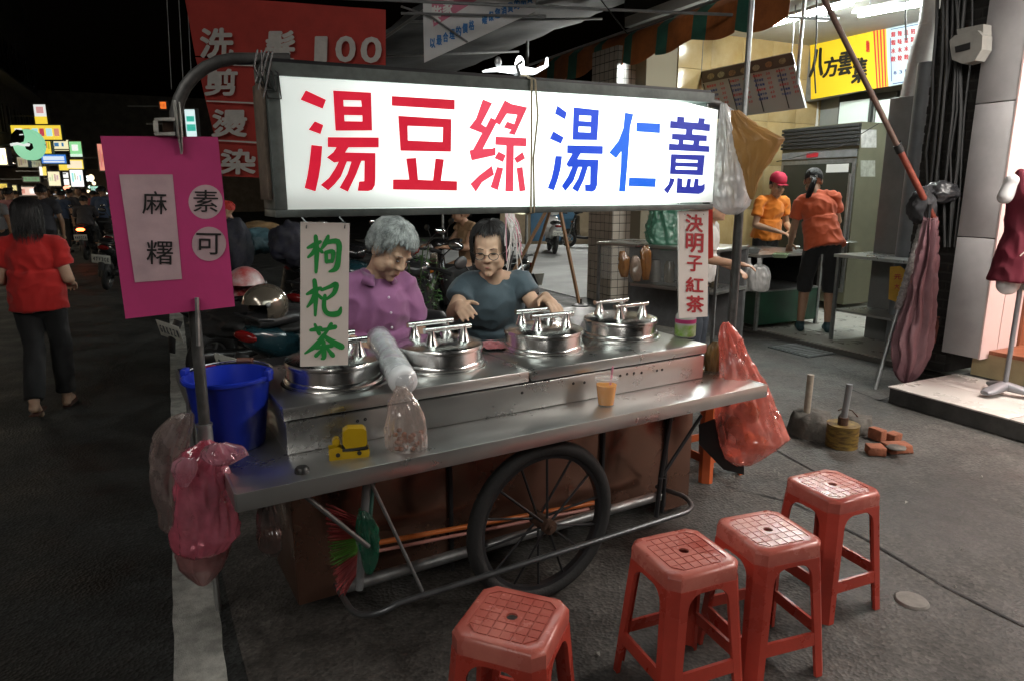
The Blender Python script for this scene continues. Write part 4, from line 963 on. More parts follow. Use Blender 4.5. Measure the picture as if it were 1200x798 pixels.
q.tube([mid + (A - mid) * math.cos(PI * k / 16) + nn * (.155 * math.sin(PI * k / 16)) for k in range(17)], .0032, 6); q.build('handle', wire, tb)
q = MB(); q.tube([mid + (A - mid) * math.cos(PI * k / 16) + nn * (.155 * math.sin(PI * k / 16)) for k in (7, 8, 9)], .011, 8); q.build('grip', mat('brown_grip', (.16, .06, .04), .5), tb)
# roll of cups and bag of snacks
frost = mat('frosted_cup_stack', (.85, .87, .89), .3, var=.08, vs=20, sss=.0, coat=.4, bump=.12, bs=40)
a, b = CP(444, 397, .995), CP(473, 447, .945); t = thing('cup_stack', 'wrapped stack of frosted plastic cups leaning across the pot', 'cups', CO, CA)
ax = (b - a).normalized(); n_ = 26; pts = [a + (b - a) * (k / n_) for k in range(n_ + 1)]
q = MB(); q.tube([a - ax * .012] + pts + [b + ax * .014, b + ax * .017], [.030] + [(.043 + .004 * (k / n_) + (.0016 if k % 2 else 0)) for k in range(n_ + 1)] + [.040, .014], 24); q.build('cups', frost, t, 60)
q = MB(); q.tube([a - ax * .02] + [p for p in pts[::3]] + [b + ax * .02], [.022] + [.050 + .003 * noise.noise(p * 30) for p in pts[::3]] + [.03], 20); q.build('wrapper', film('clear_wrap', (.92, .94, .95), .16, .12, .4), t, 180)
yb = c2w(*CP(478, 527, ZC)[:2]).y
t = thing('snack_bag', 'clear plastic bag with brown crumbs standing on the counter edge', 'bag')
bag('bag_skin', None, None, [(452, 465, 474), (462, 461, 481), (476, 457, 490), (492, 455, 497), (510, 454, 500), (524, 455, 499), (530, 459, 497)], yb, film('clear_bag_film', (.90, .80, .75), .22, .15, .5), .55, .008, 21, parent=t)
q = MB()
for k in range(26): q.ell(D(random.uniform(463, 494), random.uniform(506, 526), yb) + V((0, random.uniform(-.02, .02), 0)), (.010, .008, .008), None, 6, 4)
stuff(q.build('crumbs', mat('brown_crumbs', (.30, .10, .035), .7, var=.4, vs=40), t, 60))
# tape dispenser
pt_ = CP(409, 536, ZC); t = thing('tape_dispenser', 'yellow bag sealing tape dispenser on the counter before the hot box', 'tape dispenser', c2w(pt_.x + .005, pt_.y + .012, ZC), CA + R(-14))
yp = mat('yellow_plastic', (.50, .32, .008), .35, rvar=.08, var=.1, vs=20); bl_ = mat('black_plastic', (.015, .015, .015), .4)
sh = [(-.062, .0), (.058, .0), (.062, .012), (.062, .024), (.03, .022), (-.01, .024), (-.03, .040), (-.062, .034)]
for y in (-.022, .016):
    q = MB(); q.flat(sh, [], lambda x, z, k: V((x, y + k, z)), .006); q.build('base_plate', yp, t, 30)
q = MB(); q.bx(-.055, .06, -.014, .014, .004, .012, .002); q.build('base_block', yp, t)
for x in (-.035, .03):
    q = MB(); q.cyl((x, -.024, .016), (x, .024, .016), .007, seg=10); q.build('screw', bl_, t)
q = MB(); M = Matrix.Rotation(R(-8), 3, 'Y'); q.flat([(-.01, .032), (.05, .036), (.056, .045), (.055, .085), (.046, .094), (.0, .098), (-.016, .088), (-.02, .05)], [], lambda x, z, k: V((x, -.021 + k, z)), .042); q.build('tape_cover', yp, t, 30)
q = MB(); q.cyl((-.038, -.014, .055), (-.038, .014, .055), .012, seg=14); q.build('roller', yp, t)
q = MB(); q.bx(-.022, .058, -.024, .024, .0245, .034, .003); q.build('blade', bl_, t)
pc = CP(354, 553, ZC); q = MB(); q.lathe([(.001, .018), (.016, .018), (.021, .012), (.022, 0)], c2w(pc.x, pc.y, ZC), 16); tag(q.build('bottle_cap', bl_), 'small black cap lying on the counter corner beside the hot box', 'cap')
# cup of tea
pc = CP(710, 474, ZC); t = thing('tea_cup', 'clear plastic cup of amber tea with pink straw on the counter', 'cup', c2w(pc.x, pc.y, ZC)); t.scale = (1.25, 1.25, 1.25)
q = MB(); q.lathe([(.001, .002), (.0235, .002), (.025, 0), (.0345, .079), (.036, .080), (.0365, .083), (.035, .084), (.0338, .081), (.0246, .003)], seg=32); q.build('cup_wall', mat('cup_plastic', (.9, .9, .9), .08, alpha=.10), t, 40)
q = MB(); q.lathe([(.001, .0035), (.0238, .0035), (.0318, .066), (.001, .066)], seg=32); q.build('tea', mat('amber_tea', (.86, .34, .006), .2), t, 40)
q = MB(); q.lathe([(.037, .082), (.0375, .088), (.030, .089), (.001, .089)], seg=32); q.build('lid', mat('cup_lid_plastic', (.85, .85, .82), .1, alpha=.35), t, 40)
q = MB(); q.tube([(.008, .005, .02), (.017, -.006, .125)], .0032, 7); q.build('straw', mat('pink_straw', (.70, .28, .38), .4), t)
# pink cloth
pc = CP(577, 409, BT); q = MB(); g = {}
for i in range(29):
    for j in range(17):
        u, v = i / 28 - .5, j / 16 - .5
        z = .006 + .026 * max(0, 1 - (abs(u) * 1.9) ** 2) * max(0, 1 - (abs(v) * 1.9) ** 2) + .012 * abs(noise.noise(V((u * 7, v * 9, 2)))) + .008 * noise.noise(V((u * 16, v * 14, 5)))
        x_ = u * .155 + .012 * noise.noise(V((u * 5, v * 5, 1))); y_ = v * .085 + .012 * noise.noise(V((u * 5, v * 5, 7)))
        g[i, j] = q.bm.verts.new((x_, y_, max(z, .002)))
for i in range(28):
    for j in range(16): q.bm.faces.new((g[i, j], g[i + 1, j], g[i + 1, j + 1], g[i, j + 1]))
t = q.build('pink_cloth', mat('pink_terry', (.46, .14, .15), .95, var=.25, vs=60, bump=.4, bs=200, sheen=.4), None, 180, fix=False); t.location = c2w(pc.x, pc.y, BT + .001); t.rotation_euler = (0, 0, CA - .5); tag(t, 'crumpled pink cloth lying on the steel top between two pots', 'cloth')
# jar
pc = CP(808, 396, BT); t = thing('plastic_jar', 'clear jar with pink band and green fruit label at the steel top end', 'jar', c2w(pc.x, pc.y + .03, BT), CA)
q = MB(); q.lathe([(.001, .002), (.042, .002), (.047, .008), (.047, .098), (.042, .106), (.030, .116), (.001, .117)], seg=28); q.build('jar_wall', mat('jar_plastic', (.62, .62, .58), .25, var=.1, vs=9), t, 50)
q = MB(); q.lathe([(.0478, .008), (.0478, .060)], seg=28); q.build('label', mat('jar_label', (.55, .58, .42), .5, var=.9, vs=22, col2=(.22, .42, .03)), t, 60)
q = MB(); q.lathe([(.048, .068), (.048, .086)], seg=28); q.build('pink_band', mat('pink_band', (.55, .04, .18), .5), t, 60)
q = MB(); q.lathe([(.033, .115), (.033, .128), (.001, .130)], seg=24); q.build('cap', mat('jar_cap', (.6, .6, .6), .3), t, 40)
# white bag bundle behind the last pots
pc = CW(685, 356, .62); q = MB(); q.ell((0, 0, .03), (.05, .03, .045), None, 20, 14); 
for v in q.bm.verts: v.co += V((1, .6, 1)) * .016 * noise.noise(v.co * 45)
t = q.build('white_tissue_pack', film('tissue_film', (.75, .70, .70), .85, .3, .4), None, 180); t.location = c2w(pc.x, .56, BT); tag(t, 'crumpled white plastic pack lying behind the far pots', 'plastic pack')
# hanging white and pink cords
t = thing('cord_bundle', 'bundle of white and pink plastic cords hanging below the light box', 'cords', CO, CA)
cw_ = mat('white_cord', (.72, .66, .64), .5); cpk = mat('pink_cord', (.66, .30, .36), .5)
for k in range(26):
    x0 = random.uniform(592, 603); x1 = random.uniform(592, 612) if k % 4 else random.uniform(607, 613); L = random.uniform(272, 318)
    a, b = CW(x0, 254, .26), CW(x1, L, .26); mid = (a + b) / 2 + V((random.uniform(-.012, .022), random.uniform(-.01, .01), 0))
    q = MB(); q.tube([a + V((0, .0, .02)), a, a.lerp(mid, .6), mid.lerp(b, .5) + V((random.uniform(-.004, .004), 0, 0)), b], .0022, 5); q.build('cord', cpk if k % 5 == 0 else cw_, t, 60)
# bag, broom, poles under the counter
tu = thing('dark_snack_bag', 'dark plastic bag with brown contents hanging under the left counter corner', 'bag')
yu = c2w(-1.0, .05).y
bag('bag_skin', None, None, [(584, 310, 318), (595, 304, 322), (612, 301, 327), (630, 301, 330), (644, 304, 329), (650, 309, 326)], yu, film('smoky_film', (.12, .08, .07), .5, .2, .3), .6, .008, 31, parent=tu)
bag('contents', None, None, [(618, 306, 323), (630, 303, 328), (642, 305, 328), (647, 310, 325)], yu, mat('dried_fruit', (.22, .08, .05), .7, var=.6, vs=40), .5, .004, 33, parent=tu)
t = thing('hand_broom', 'red and green bristle broom hanging under the cart beside the leg', 'broom', CO, CA)
brm = {0: mat('red_bristle', (.30, .03, .03), .6), 1: mat('green_bristle', (.08, .24, .02), .6)}
hub_ = CW(428, 628, .1)
for k in range(150):
    f = k / 149; a = R(102 + 150 * f * .82) ; L = .24 * (.8 + .2 * random.random())
    x0, y0 = 425 + random.uniform(-2, 2), 608 + f * 52; x1 = 384 + 14 * f * f + random.uniform(-3, 5); y1 = 590 + f * 108 + random.uniform(-2, 2)
    A, B = CW(x0, y0, .1 + random.uniform(-.015, .015)), CW(x1, y1, .1 + random.uniform(-.04, .04)); c_ = 1 if .40 < f < .68 else 0
    if k % 50 == 0: pass
    t_ = (A, B, c_)
    if k == 0: QB = {0: MB(), 1: MB()}
    QB[c_].tube([A, B], .0016, 4, cap=False)
stuff(QB[0].build('bristles', brm[0], t, 60)); stuff(QB[1].build('bristles', brm[1], t, 60))
q = MB(); q.tube([CW(424, 596, .1), CW(428, 628, .1), CW(427, 668, .1)], [.012, .02, .012], 8); q.build('head', mat('green_plastic', (.015, .12, .06), .4), t)
q = MB(); q.tube([CW(430, 640, .1), CW(434, 590, .1), CW(437, 560, .12)], .011, 8); q.build('handle', mat('teal_handle', (.06, .16, .13), .4), t)
bag('green_plastic_bag', 'green plastic bag crumpled around the broom head', 'bag', [(598, 422, 427), (606, 418, 434), (620, 417, 440), (634, 419, 443), (650, 424, 444), (664, 426, 440), (672, 429, 436)], c2w(-.68, .03).y, film('green_film', (.02, .22, .12), .7, .2, .4), .5, .012, 40)
for k, (a, b, c_, r) in enumerate((((441, 636), (700, 588), (.62, .16, .03), .010), ((443, 645), (690, 596), (.55, .24, .20), .007))):
    A, B = CW(*a, .2), CW(*b, .2); q = MB(); q.cyl(A, B, r, seg=10); t = q.build('plastic_pole', mat('pole_col%d' % k, c_, .4), None)
    t.location = CO; t.rotation_euler = (0, 0, CA); tag(t, ['orange plastic pole stowed under the cart behind the wheel', 'thin pinkish pole stowed under the orange pole'][k], 'pole')

# =================================================================== STOOLS
def make_stool(mred, h=.465):
    t = thing('plastic_stool', '', 'stool')
    a, b = .125, .158            # half width at seat and at the floor
    hw = lambda z: b + (a - b) * (z / (h - .02))
    ch = .028                    # corner chamfer
    # seat slab: octagonal plate with raised pads and a centre hole
    q = MB()
    def octo(r, c, z): return [V(p) for p in ((r - c, -r, z), (r, -r + c, z), (r, r - c, z), (r - c, r, z), (-r + c, r, z), (-r, r - c, z), (-r, -r + c, z), (-r + c, -r, z))]
    q.rings([octo(a + .0015, ch, h - .055), octo(a + .001, ch, h - .012), octo(a - .004, ch, h - .003), octo(a - .009, ch, h)], False, False)
    hole_ = [(.0155 * math.cos(2 * PI * k / 16), .0155 * math.sin(2 * PI * k / 16)) for k in range(16)]
    o8 = [(p.x, p.y) for p in octo(a - .009, ch, h)]; i8 = [(p.x, p.y) for p in octo(a - .028, ch * .8, h)]
    q.flat(o8, [i8], lambda x, y, k: V((x, y, h)), 0); q.flat(i8, [hole_], lambda x, y, k: V((x, y, h - .0035)), 0)
    n8 = len(i8)
    for k in range(n8):
        p_, r_ = i8[k], i8[(k + 1) % n8]; q.face([(p_[0], p_[1], h), (r_[0], r_[1], h), (r_[0], r_[1], h - .0035), (p_[0], p_[1], h - .0035)])
    q.rings([[V((x, y, h - .0035)) for x, y in hole_], [V((x, y, h - .006)) for x, y in hole_]], False, False)
    fade_sheen = mat('faded_stool_seat', (.62, .19, .145), .24, var=.3, vs=5, rvar=.18, dirt=.25, bump=.05, bs=90, col2=(.42, .085, .065), world=True)  # faded plastic, with the lamps' pinkish sheen painted into its colour
    seat = q.build('seat', fade_sheen, t, 30, fix=True, weld=1e-5)
    L = 2 * (a - .031); NX, NY = 6, 6; cx_ = L / NX; q = MB()
    for i in range(NX):
        for j in range(NY):
            x, y = -L / 2 + (i + .5) * cx_, -L / 2 + (j + .5) * cx_
            if i in (2, 3) and j in (2, 3): continue
            if i in (0, 5) and j in (0, 5):
                sx, sy = (1 if i else -1), (1 if j else -1); w = cx_ / 2 - .0018
                pts = [(x - w, y - w), (x + w, y - w), (x + w, y + w), (x - w, y + w)]
                pts.remove((x + sx * w, y + sy * w)); q.flat(pts, [], lambda X, Y, k: V((X, Y, h - .0034 + k)), .0032)
            else: q.bx(x - cx_ / 2 + .0024, x + cx_ / 2 - .0018, y - cx_ / 2 + .0018, y + cx_ / 2 - .0018, h - .0034, h - .0002)
    w = cx_ - .0018; q.flat([(-w, -w), (w, -w), (w, w), (-w, w)], [hole_], lambda X, Y, k: V((X, Y, h - .0034 + k)), .0032)
    stuff(q.build('seat_grid', fade_sheen, seat, 0))
    ztop = h - .012; th = .004
    def lw(z): return .032 - .008 * (1 - z / ztop)       # leg flange width
    for cxs, cys in ((1, 1), (1, -1), (-1, 1), (-1, -1)):
        q = MB()
        # each flange lies on one side of the stool; inner edge curves into the apron
        def flange(side):
            zs = [0, .06, .13, .22, .30, .355, .372, .385, .394, .399, .401]; rows = []
            for z in zs:
                e = lw(z) + ch + (0 if z <= .355 else .046 * (1 - math.sqrt(max(0, 1 - ((z - .355) / .046) ** 2))))
                o_ = hw(z); i_ = max(hw(z) - e, .0)
                if side == 0: rows.append((V((cxs * (o_ - ch), cys * o_, z)), V((cxs * i_, cys * o_, z)), V((cxs * i_, cys * (o_ - .012), z))))
                else: rows.append((V((cxs * o_, cys * (o_ - ch), z)), V((cxs * o_, cys * i_, z)), V((cxs * (o_ - .012), cys * i_, z))))
            for r0, r1 in zip(rows, rows[1:]):
                q.face([r0[0], r0[1], r1[1], r1[0]]); q.face([r0[1], r0[2], r1[2], r1[1]])
                ofs = V((0, -cys * th, 0)) if side == 0 else V((-cxs * th, 0, 0))
                q.face([r1[0] + ofs, r1[1] + ofs, r0[1] + ofs, r0[0] + ofs])
        flange(0); flange(1)
        zs = [0, .1, .2, .3, .417]
        for z0, z1 in zip(zs, zs[1:]):
            A = lambda z: V((cxs * (hw(z) - ch), cys * hw(z), z)); Bv = lambda z: V((cxs * hw(z), cys * (hw(z) - ch), z))
            q.face([A(z0), Bv(z0), Bv(z1), A(z1)]); sh_ = V((-cxs * th, -cys * th, 0)) * .7
            q.face([A(z1) + sh_, Bv(z1) + sh_, Bv(z0) + sh_, A(z0) + sh_])
        q.build('leg', mred, t, 30, fix=False)
    for k in range(4):
        M = Matrix.Rotation(PI / 2 * k, 3, 'Z'); q = MB()
        # apron under the seat
        z0, z1 = .401, h - .05
        q.rings([[M @ V((x, hw(z) + .0004, z)) for x, z in ((-hw(z0) + ch, z0), (hw(z0) - ch, z0), (hw(z1) - ch, z1), (-hw(z1) + ch, z1))],
                 [M @ V((x, hw(z) - th, z)) for x, z in ((-hw(z0) + ch, z0), (hw(z0) - ch, z0), (hw(z1) - ch, z1), (-hw(z1) + ch, z1))]]); q.build('apron', mred, t, 0)
        q = MB(); z0, z1 = .115, .158
        q.rings([[M @ V((x, hw(z) - .0008, z)) for x, z in ((-hw(z0) + .05, z0), (hw(z0) - .05, z0), (hw(z1) - .05, z1), (-hw(z1) + .05, z1))],
                 [M @ V((x, hw(z) - .011, z)) for x, z in ((-hw(z0) + .05, z0), (hw(z0) - .05, z0), (hw(z1) - .05, z1), (-hw(z1) + .05, z1))]]); q.build('stretcher', mred, t, 0)
    return t
redp = mat('red_stool_plastic', (.56, .066, .042), .33, var=.30, vs=4, rvar=.16, dirt=.22, bump=.05, bs=90, world=True)
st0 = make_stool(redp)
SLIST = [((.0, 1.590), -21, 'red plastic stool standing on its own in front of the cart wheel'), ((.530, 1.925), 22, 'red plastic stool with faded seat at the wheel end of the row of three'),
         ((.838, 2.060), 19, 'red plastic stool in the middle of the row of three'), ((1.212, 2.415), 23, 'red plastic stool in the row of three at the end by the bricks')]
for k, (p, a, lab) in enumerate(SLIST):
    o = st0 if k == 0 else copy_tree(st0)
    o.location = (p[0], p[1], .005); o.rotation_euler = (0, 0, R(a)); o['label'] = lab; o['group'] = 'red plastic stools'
orp = mat('orange_stool_plastic', (.62, .13, .04), .36, var=.12, vs=6, rvar=.1, dirt=.1)
so = copy_tree(st0); so.location = (1.10, 3.66, .0); so.rotation_euler = (0, 0, R(30)); so['label'] = 'orange plastic stool half hidden behind the cart end'; so['group'] = 'red plastic stools'
for ch in so.children:
    ch.data = ch.data.copy(); ch.data.materials[0] = orp
    for c2 in ch.children: c2.data = c2.data.copy(); c2.data.materials[0] = orp

# =================================================================== POSTS, BRICKS
lump = mat('rough_concrete', (.16, .145, .125), .92, var=.4, vs=9, bump=1.0, bs=30, dirt=.4)
def blob(name, c, r, h, m_, amp, seed):
    q = MB(); prof = [(.001, 0), (r, .0), (r * 1.03, h * .3), (r * .98, h * .7), (r * .85, h * .95), (r * .3, h), (.001, h)]
    q.lathe(prof, (0, 0, 0), 30)
    for v in q.bm.verts:
        d = noise.noise(v.co * 14 + V((seed, 0, 0))) * amp + noise.noise(v.co * 35 + V((seed, 4, 0))) * amp * .5
        k = V((v.co.x, v.co.y, 0)); v.co += (k.normalized() if k.length > .01 else V((0, 0, 0))) * d; v.co.z = max(0, v.co.z + (d * .6 if v.co.z > .02 else 0))
    return q
pA = G(952, 511); tA = thing('post_base', 'bare concrete lump with upright pipe on the road beside the bricks', 'post', pA + V((0, .05, 0)))
blob('b', None, .125, .155, lump, .03, 2).build('concrete_lump', lump, tA, 60)
q = MB(); q.tube([(-.03, 0, .1), (-.025, 0, .40)], .021, 14); q.build('pipe', mat('pipe_beige', (.34, .29, .23), .5, var=.3, vs=20), tA)
pB = G(990, 526); tB = thing('post_base', 'rusty yellow tin of concrete with upright pipe on the road', 'post', pB + V((0, .05, 0)))
tin = mat('rusty_yellow_tin', (.26, .17, .035), .6, .3, var=.85, vs=14, col2=(.06, .03, .012), stretch=(1, 1, 4))
q = MB(); q.lathe([(.09, 0), (.094, .006)] + [(.092 + .002 * (k % 2), .01 + .012 * k) for k in range(11)] + [(.096, .148), (.088, .146), (.001, .140)], seg=30); q.build('tin', tin, tB, 40)
q = MB(); q.tube([(-.005, 0, .13), (.012, 0, .40)], .019, 14); q.build('pipe', greym, tB)
q = MB(); q.tube([(-.005, 0, .14), (-.004, 0, .19)], .03, 12); q.build('collar', rust, tB)
pC = G(1010, 512); tC = thing('concrete_lump', 'loose concrete lump with bent wire behind the rusty tin', 'concrete lump', pC + V((.0, .1, 0)))
blob('c', None, .10, .12, lump, .025, 9).build('lump', lump, tC, 60)
q = MB(); q.tube([(.0, -.03, .11), (-.05, -.04, .16), (-.09, -.03, .17), (-.12, 0, .15), (-.08, .02, .16)], .004, 6); q.build('bent_wire', rust, tC)
brk = mat('red_brick', (.30, .10, .05), .9, var=.4, vs=14, bump=.5, bs=60)
for k, (x, y, a, d, lab) in enumerate(((1031, 518, 20, (.055, .10, .075), 'upright broken red brick piece behind the other brick pieces'), (1029, 535, -8, (.10, .09, .055), 'broken red brick piece at the tin side of the brick heap'), (1055, 532, 8, (.15, .10, .05), 'largest broken red brick piece with cement on top'), (1049, 518, 30, (.09, .07, .05), 'small broken red brick piece lying at the rear of the heap'))):
    q = MB(); q.box((0, 0, d[2] / 2), d, None, .008, 2)
    bmesh.ops.subdivide_edges(q.bm, edges=q.bm.edges, cuts=1)
    for v in q.bm.verts: v.co += V((noise.noise(v.co * 20 + V((k, 0, 0))), noise.noise(v.co * 20 + V((0, k, 0))), 0)) * .012
    t = q.build('brick_piece', brk, None, 30); p = G(x, y); t.location = (p.x, p.y + d[1] * .4, .005); t.rotation_euler = (0, 0, R(a)); tag(t, lab, 'brick', 'broken bricks on the road')
q = MB(); p = G(1050, 524, .06); q.ell((0, 0, 0), (.06, .045, .012), None, 14, 8)
for v in q.bm.verts: v.co += v.co.normalized() * .012 * noise.noise(v.co * 40)
t = q.build('cement_crust', lump, None, 60); t.location = p; tag(t, 'grey cement crust stuck on top of the largest brick piece', 'cement')

# =================================================================== PEOPLE
def frame(z, x):
    z = z.normalized(); y = z.cross(x).normalized(); x = y.cross(z); return Matrix((x, y, z)).transposed()
def solid(name, caps, m_, parent, voxel=.006, smooth=3, fold=0.0, fs=(6, 6, 3), seed=0, creases=0.0):
    """one continuous surface grown from overlapping limbs"""
    q = MB()
    for c in caps:
        if c[0] == 'c':
            _, a, b, r0, r1 = c; a, b = V(a), V(b); d = b - a; L = d.length or 1e-4; t = d / L
            pts, rs = [], []
            for k in range(5): an = PI / 2 * (1 - k / 4); pts.append(a - t * (r0 * math.sin(an))); rs.append(max(r0 * math.cos(an), r0 * .02))
            for k in range(1, 5): an = PI / 2 * k / 4; pts.append(b + t * (r1 * math.sin(an)) if k else b); rs.append(max(r1 * math.cos(an), r1 * .02))
            pts.insert(5, b.copy()); rs.insert(5, r1); q.tube(pts, rs, 14)
        elif c[0] == 'e': q.ell(c[1], c[2], c[3] if len(c) > 3 else None, 18, 12)
        elif c[0] == 'f':          # flat ended elliptical frustum: p0, p1, (ax, ay)0, (ax, ay)1, lateral axis
            _, a, b, r0, r1, lat = c; a, b = V(a), V(b); M = frame(b - a, V(lat))
            q.rings([[p + M @ V((math.cos(2 * PI * k / 26) * r[0], math.sin(2 * PI * k / 26) * r[1], 0)) for k in range(26)] for p, r in ((a, r0), (a.lerp(b, .33), (r0[0] * .67 + r1[0] * .33, r0[1] * .67 + r1[1] * .33)), (a.lerp(b, .66), (r0[0] * .34 + r1[0] * .66, r0[1] * .34 + r1[1] * .66)), (b, r1))])
    bmesh.ops.recalc_face_normals(q.bm, faces=q.bm.faces)
    me = bpy.data.meshes.new('tmp'); q.bm.to_mesh(me); q.bm.free()
    o = bpy.data.objects.new('tmp', me); COL.objects.link(o)
    r = o.modifiers.new('r', 'REMESH'); r.mode = 'VOXEL'; r.voxel_size = voxel
    s = o.modifiers.new('s', 'SMOOTH'); s.iterations = smooth; s.factor = .5
    bpy.context.view_layer.update()
    me2 = bpy.data.meshes.new_from_object(o.evaluated_get(bpy.context.evaluated_depsgraph_get()))
    COL.objects.unlink(o); bpy.data.objects.remove(o); bpy.data.meshes.remove(me)
    if fold:
        nrm = [v.normal.copy() for v in me2.vertices]
        for v, n_ in zip(me2.vertices, nrm):
            c = v.co; a = noise.noise(V((c.x * fs[0] + seed, c.y * fs[1], c.z * fs[2]))); b = 1 - 2 * abs(noise.noise(V((c.x * fs[0] * 1.6 + c.z * 4, c.y * fs[1] * 1.6 + seed, c.z * fs[2] * 2.2 - c.x * 5))))
            v.co = c + n_ * (fold * (.8 * a + .7 * b))
    me2.name = name
    return mkobj(name, me2, m_, parent, 180)
def hand(caps, wr, d, nrm, curl=.35, side=1, sc=1.0, spread=.12):
    """palm + four bent fingers + thumb; d = pointing direction, nrm = back of the hand"""
    d = V(d).normalized(); nrm = V(nrm); nrm = (nrm - d * nrm.dot(d)).normalized(); lat = d.cross(nrm) * side     # lat points to the thumb side
    wr = V(wr); pc = wr + d * .045 * sc
    M = Matrix((lat, d, nrm)).transposed()
    caps.append(('e', pc, (.036 * sc, .046 * sc, .016 * sc), M))
    caps.append(('c', wr, pc, .022 * sc, .022 * sc))
    for k, (o, L) in enumerate(((.029, .066), (.010, .074), (-.010, .069), (-.028, .054))):
        base = pc + lat * (o * sc) + d * .036 * sc; dirn = (d + lat * (o * spread * 14)).normalized(); p = base
        for j, f in enumerate((.45, .32, .23)):
            ang = curl * (j + .6); dd = (dirn * math.cos(ang) - nrm * math.sin(ang)).normalized(); p2 = p + dd * (L * f * 1.15 * sc)
            caps.append(('c', p, p2, (.0088 - .0008 * j) * sc, (.0082 - .0009 * j) * sc)); p = p2
    b0 = wr + d * .022 * sc + lat * .026 * sc; b1 = b0 + (d * .55 + lat * .75 - nrm * .25).normalized() * .036 * sc; b2 = b1 + (d * .9 + lat * .35 - nrm * .25).normalized() * .032 * sc
    caps.append(('c', b0, b1, .013 * sc, .010 * sc)); caps.append(('c', b1, b2, .010 * sc, .0078 * sc))
def headM(c, yaw=0, pitch=0, roll=0, sc=1.0):
    return Matrix.Translation(c) @ Euler((R(pitch), R(roll), R(yaw))).to_matrix().to_4x4() @ Matrix.Scale(sc, 4)
def head_caps(caps, M, male=False):
    sc = M.to_scale().x; rot = M.to_3x3().normalized()
    e = lambda c, r: caps.append(('e', M @ V(c), tuple(x * sc for x in r), rot))
    cc = lambda a, b, r0, r1: caps.append(('c', M @ V(a), M @ V(b), r0 * sc, r1 * sc))
    e((0, .012, .03), (.077, .094, .088)); e((0, -.028, -.028), (.064, .064, .088)); e((0, -.042, -.075), (.046, .044, .040))
    cc((0, -.084, .012), (0, -.102, -.026), .008, .0115); e((.012, -.095, -.031), (.010, .010, .008)); e((-.012, -.095, -.031), (.010, .010, .008))
    cc((-.040, -.072, .018), (.040, -.072, .018), .011, .011); e((.034, -.060, -.032), (.028, .025, .028)); e((-.034, -.060, -.032), (.028, .025, .028))
    cc((-.016, -.086, -.058), (.016, -.086, -.058), .008, .008); cc((-.014, -.085, -.069), (.014, -.085, -.069), .009, .009)
    e((0, -.076, -.098), (.021, .018, .017)); e((.079, .006, -.012), (.011, .022, .033)); e((-.079, .006, -.012), (.011, .022, .033))
    for s in (1, -1): e((s * .045, -.028, -.058), (.026, .042, .038))
def face_parts(parent, M, browc, lipc):
    sc = M.to_scale().x; rot = M.to_3x3().normalized()
    for s in (1, -1):
        q = MB(); q.ell(M @ V((s * .031, -.0845, .002)), (.0135 * sc, .006 * sc, .0048 * sc), rot, 12, 8); q.build('eye', mat('dark_eye', (.02, .013, .01), .2), parent, 180)
        q = MB(); q.tube([M @ V((s * .014, -.0875, .022)), M @ V((s * .032, -.0875, .028)), M @ V((s * .050, -.079, .023))], [.0013 * sc, .0021 * sc, .001 * sc], 6); q.build('eyebrow', browc, parent, 180)
    q = MB(); q.tube([M @ V((-.019, -.088, -.064)), M @ V((0, -.0945, -.063)), M @ V((.019, -.088, -.064))], [.0015 * sc, .0042 * sc, .0015 * sc], 8, flat=.9); q.build('lips', lipc, parent, 180)
def hair_mesh(name, parent, M, m_, n=420, length=.12, seed=1, lift=.012, curl=.0, back=.0, fringe=True, rad=.0042, cap=1.06, front_cut=-.3, fr_z=.30):
    rnd = random.Random(seed); q = MB()
    # close cap over the skull
    b = bmesh.new(); bmesh.ops.create_uvsphere(b, u_segments=28, v_segments=18, radius=1)
    kill = [v for v in b.verts if v.co.z < -.45 or (v.co.y < front_cut and v.co.z < fr_z + .1) ]
    bmesh.ops.delete(b, geom=kill, context='VERTS')
    for v in b.verts:
        d = 1 + .03 * noise.noise(v.co * 5 + V((seed, 0, 0))); v.co = V((v.co.x * .078 * cap * d, v.co.y * .096 * cap * d + .012, v.co.z * .090 * cap * d + .032))
    q.add(b, M)
    sc = M.to_scale().x
    for k in range(n):
        th = rnd.uniform(0, 2 * PI); ph = math.acos(rnd.uniform(-.1 if back else .12, 1)); dx, dy, dz = math.sin(ph) * math.cos(th), math.sin(ph) * math.sin(th), math.cos(ph)
        if dy < -.35 and dz < .5: continue
        L = length * rnd.uniform(.6, 1.1); pts, rs = [], []; cutz = fr_z + rnd.uniform(-.08, .08)
        # strand runs down along the skull then hangs free
        lat = V((dx, dy)); lat = lat.normalized() if lat.length > 1e-3 else V((1, 0)); a = ph; N = 7; wob = rnd.uniform(-1, 1)
        for j in range(N):
            f = j / (N - 1); aa = a + (L / .095) * f
            if aa < 1.75: p = V((math.sin(aa) * lat.x, math.sin(aa) * lat.y, math.cos(aa)))
            else: p = V((lat.x * .985, lat.y * .985, math.cos(1.75) - (aa - 1.75) * 1.0))
            if p.y < -.30 and p.z < cutz and abs(p.x) < .74: break
            k_ = cap + lift * 8 * math.sin(PI * min(f * 1.1, 1)) * rnd.uniform(.5, 1)
            P = V((p.x * .078 * k_, p.y * .096 * k_ + .012, p.z * .090 * (k_ if p.z > 0 else 1) + .032)) + V((math.cos(f * 5 + wob * 6), math.sin(f * 5 + wob * 6), .5 * math.sin(f * 7 + wob))) * curl * f
            pts.append(M @ P); rs.append(rad * sc * (1 - .75 * f))
        if len(pts) > 2: q.tube(pts, rs, 5)
    return q.build(name, m_, parent, 60)
SKIN = mat('skin', (.52, .33, .23), .62, spec=.3, var=.14, vs=14, sss=.12, bump=.05, bs=180)
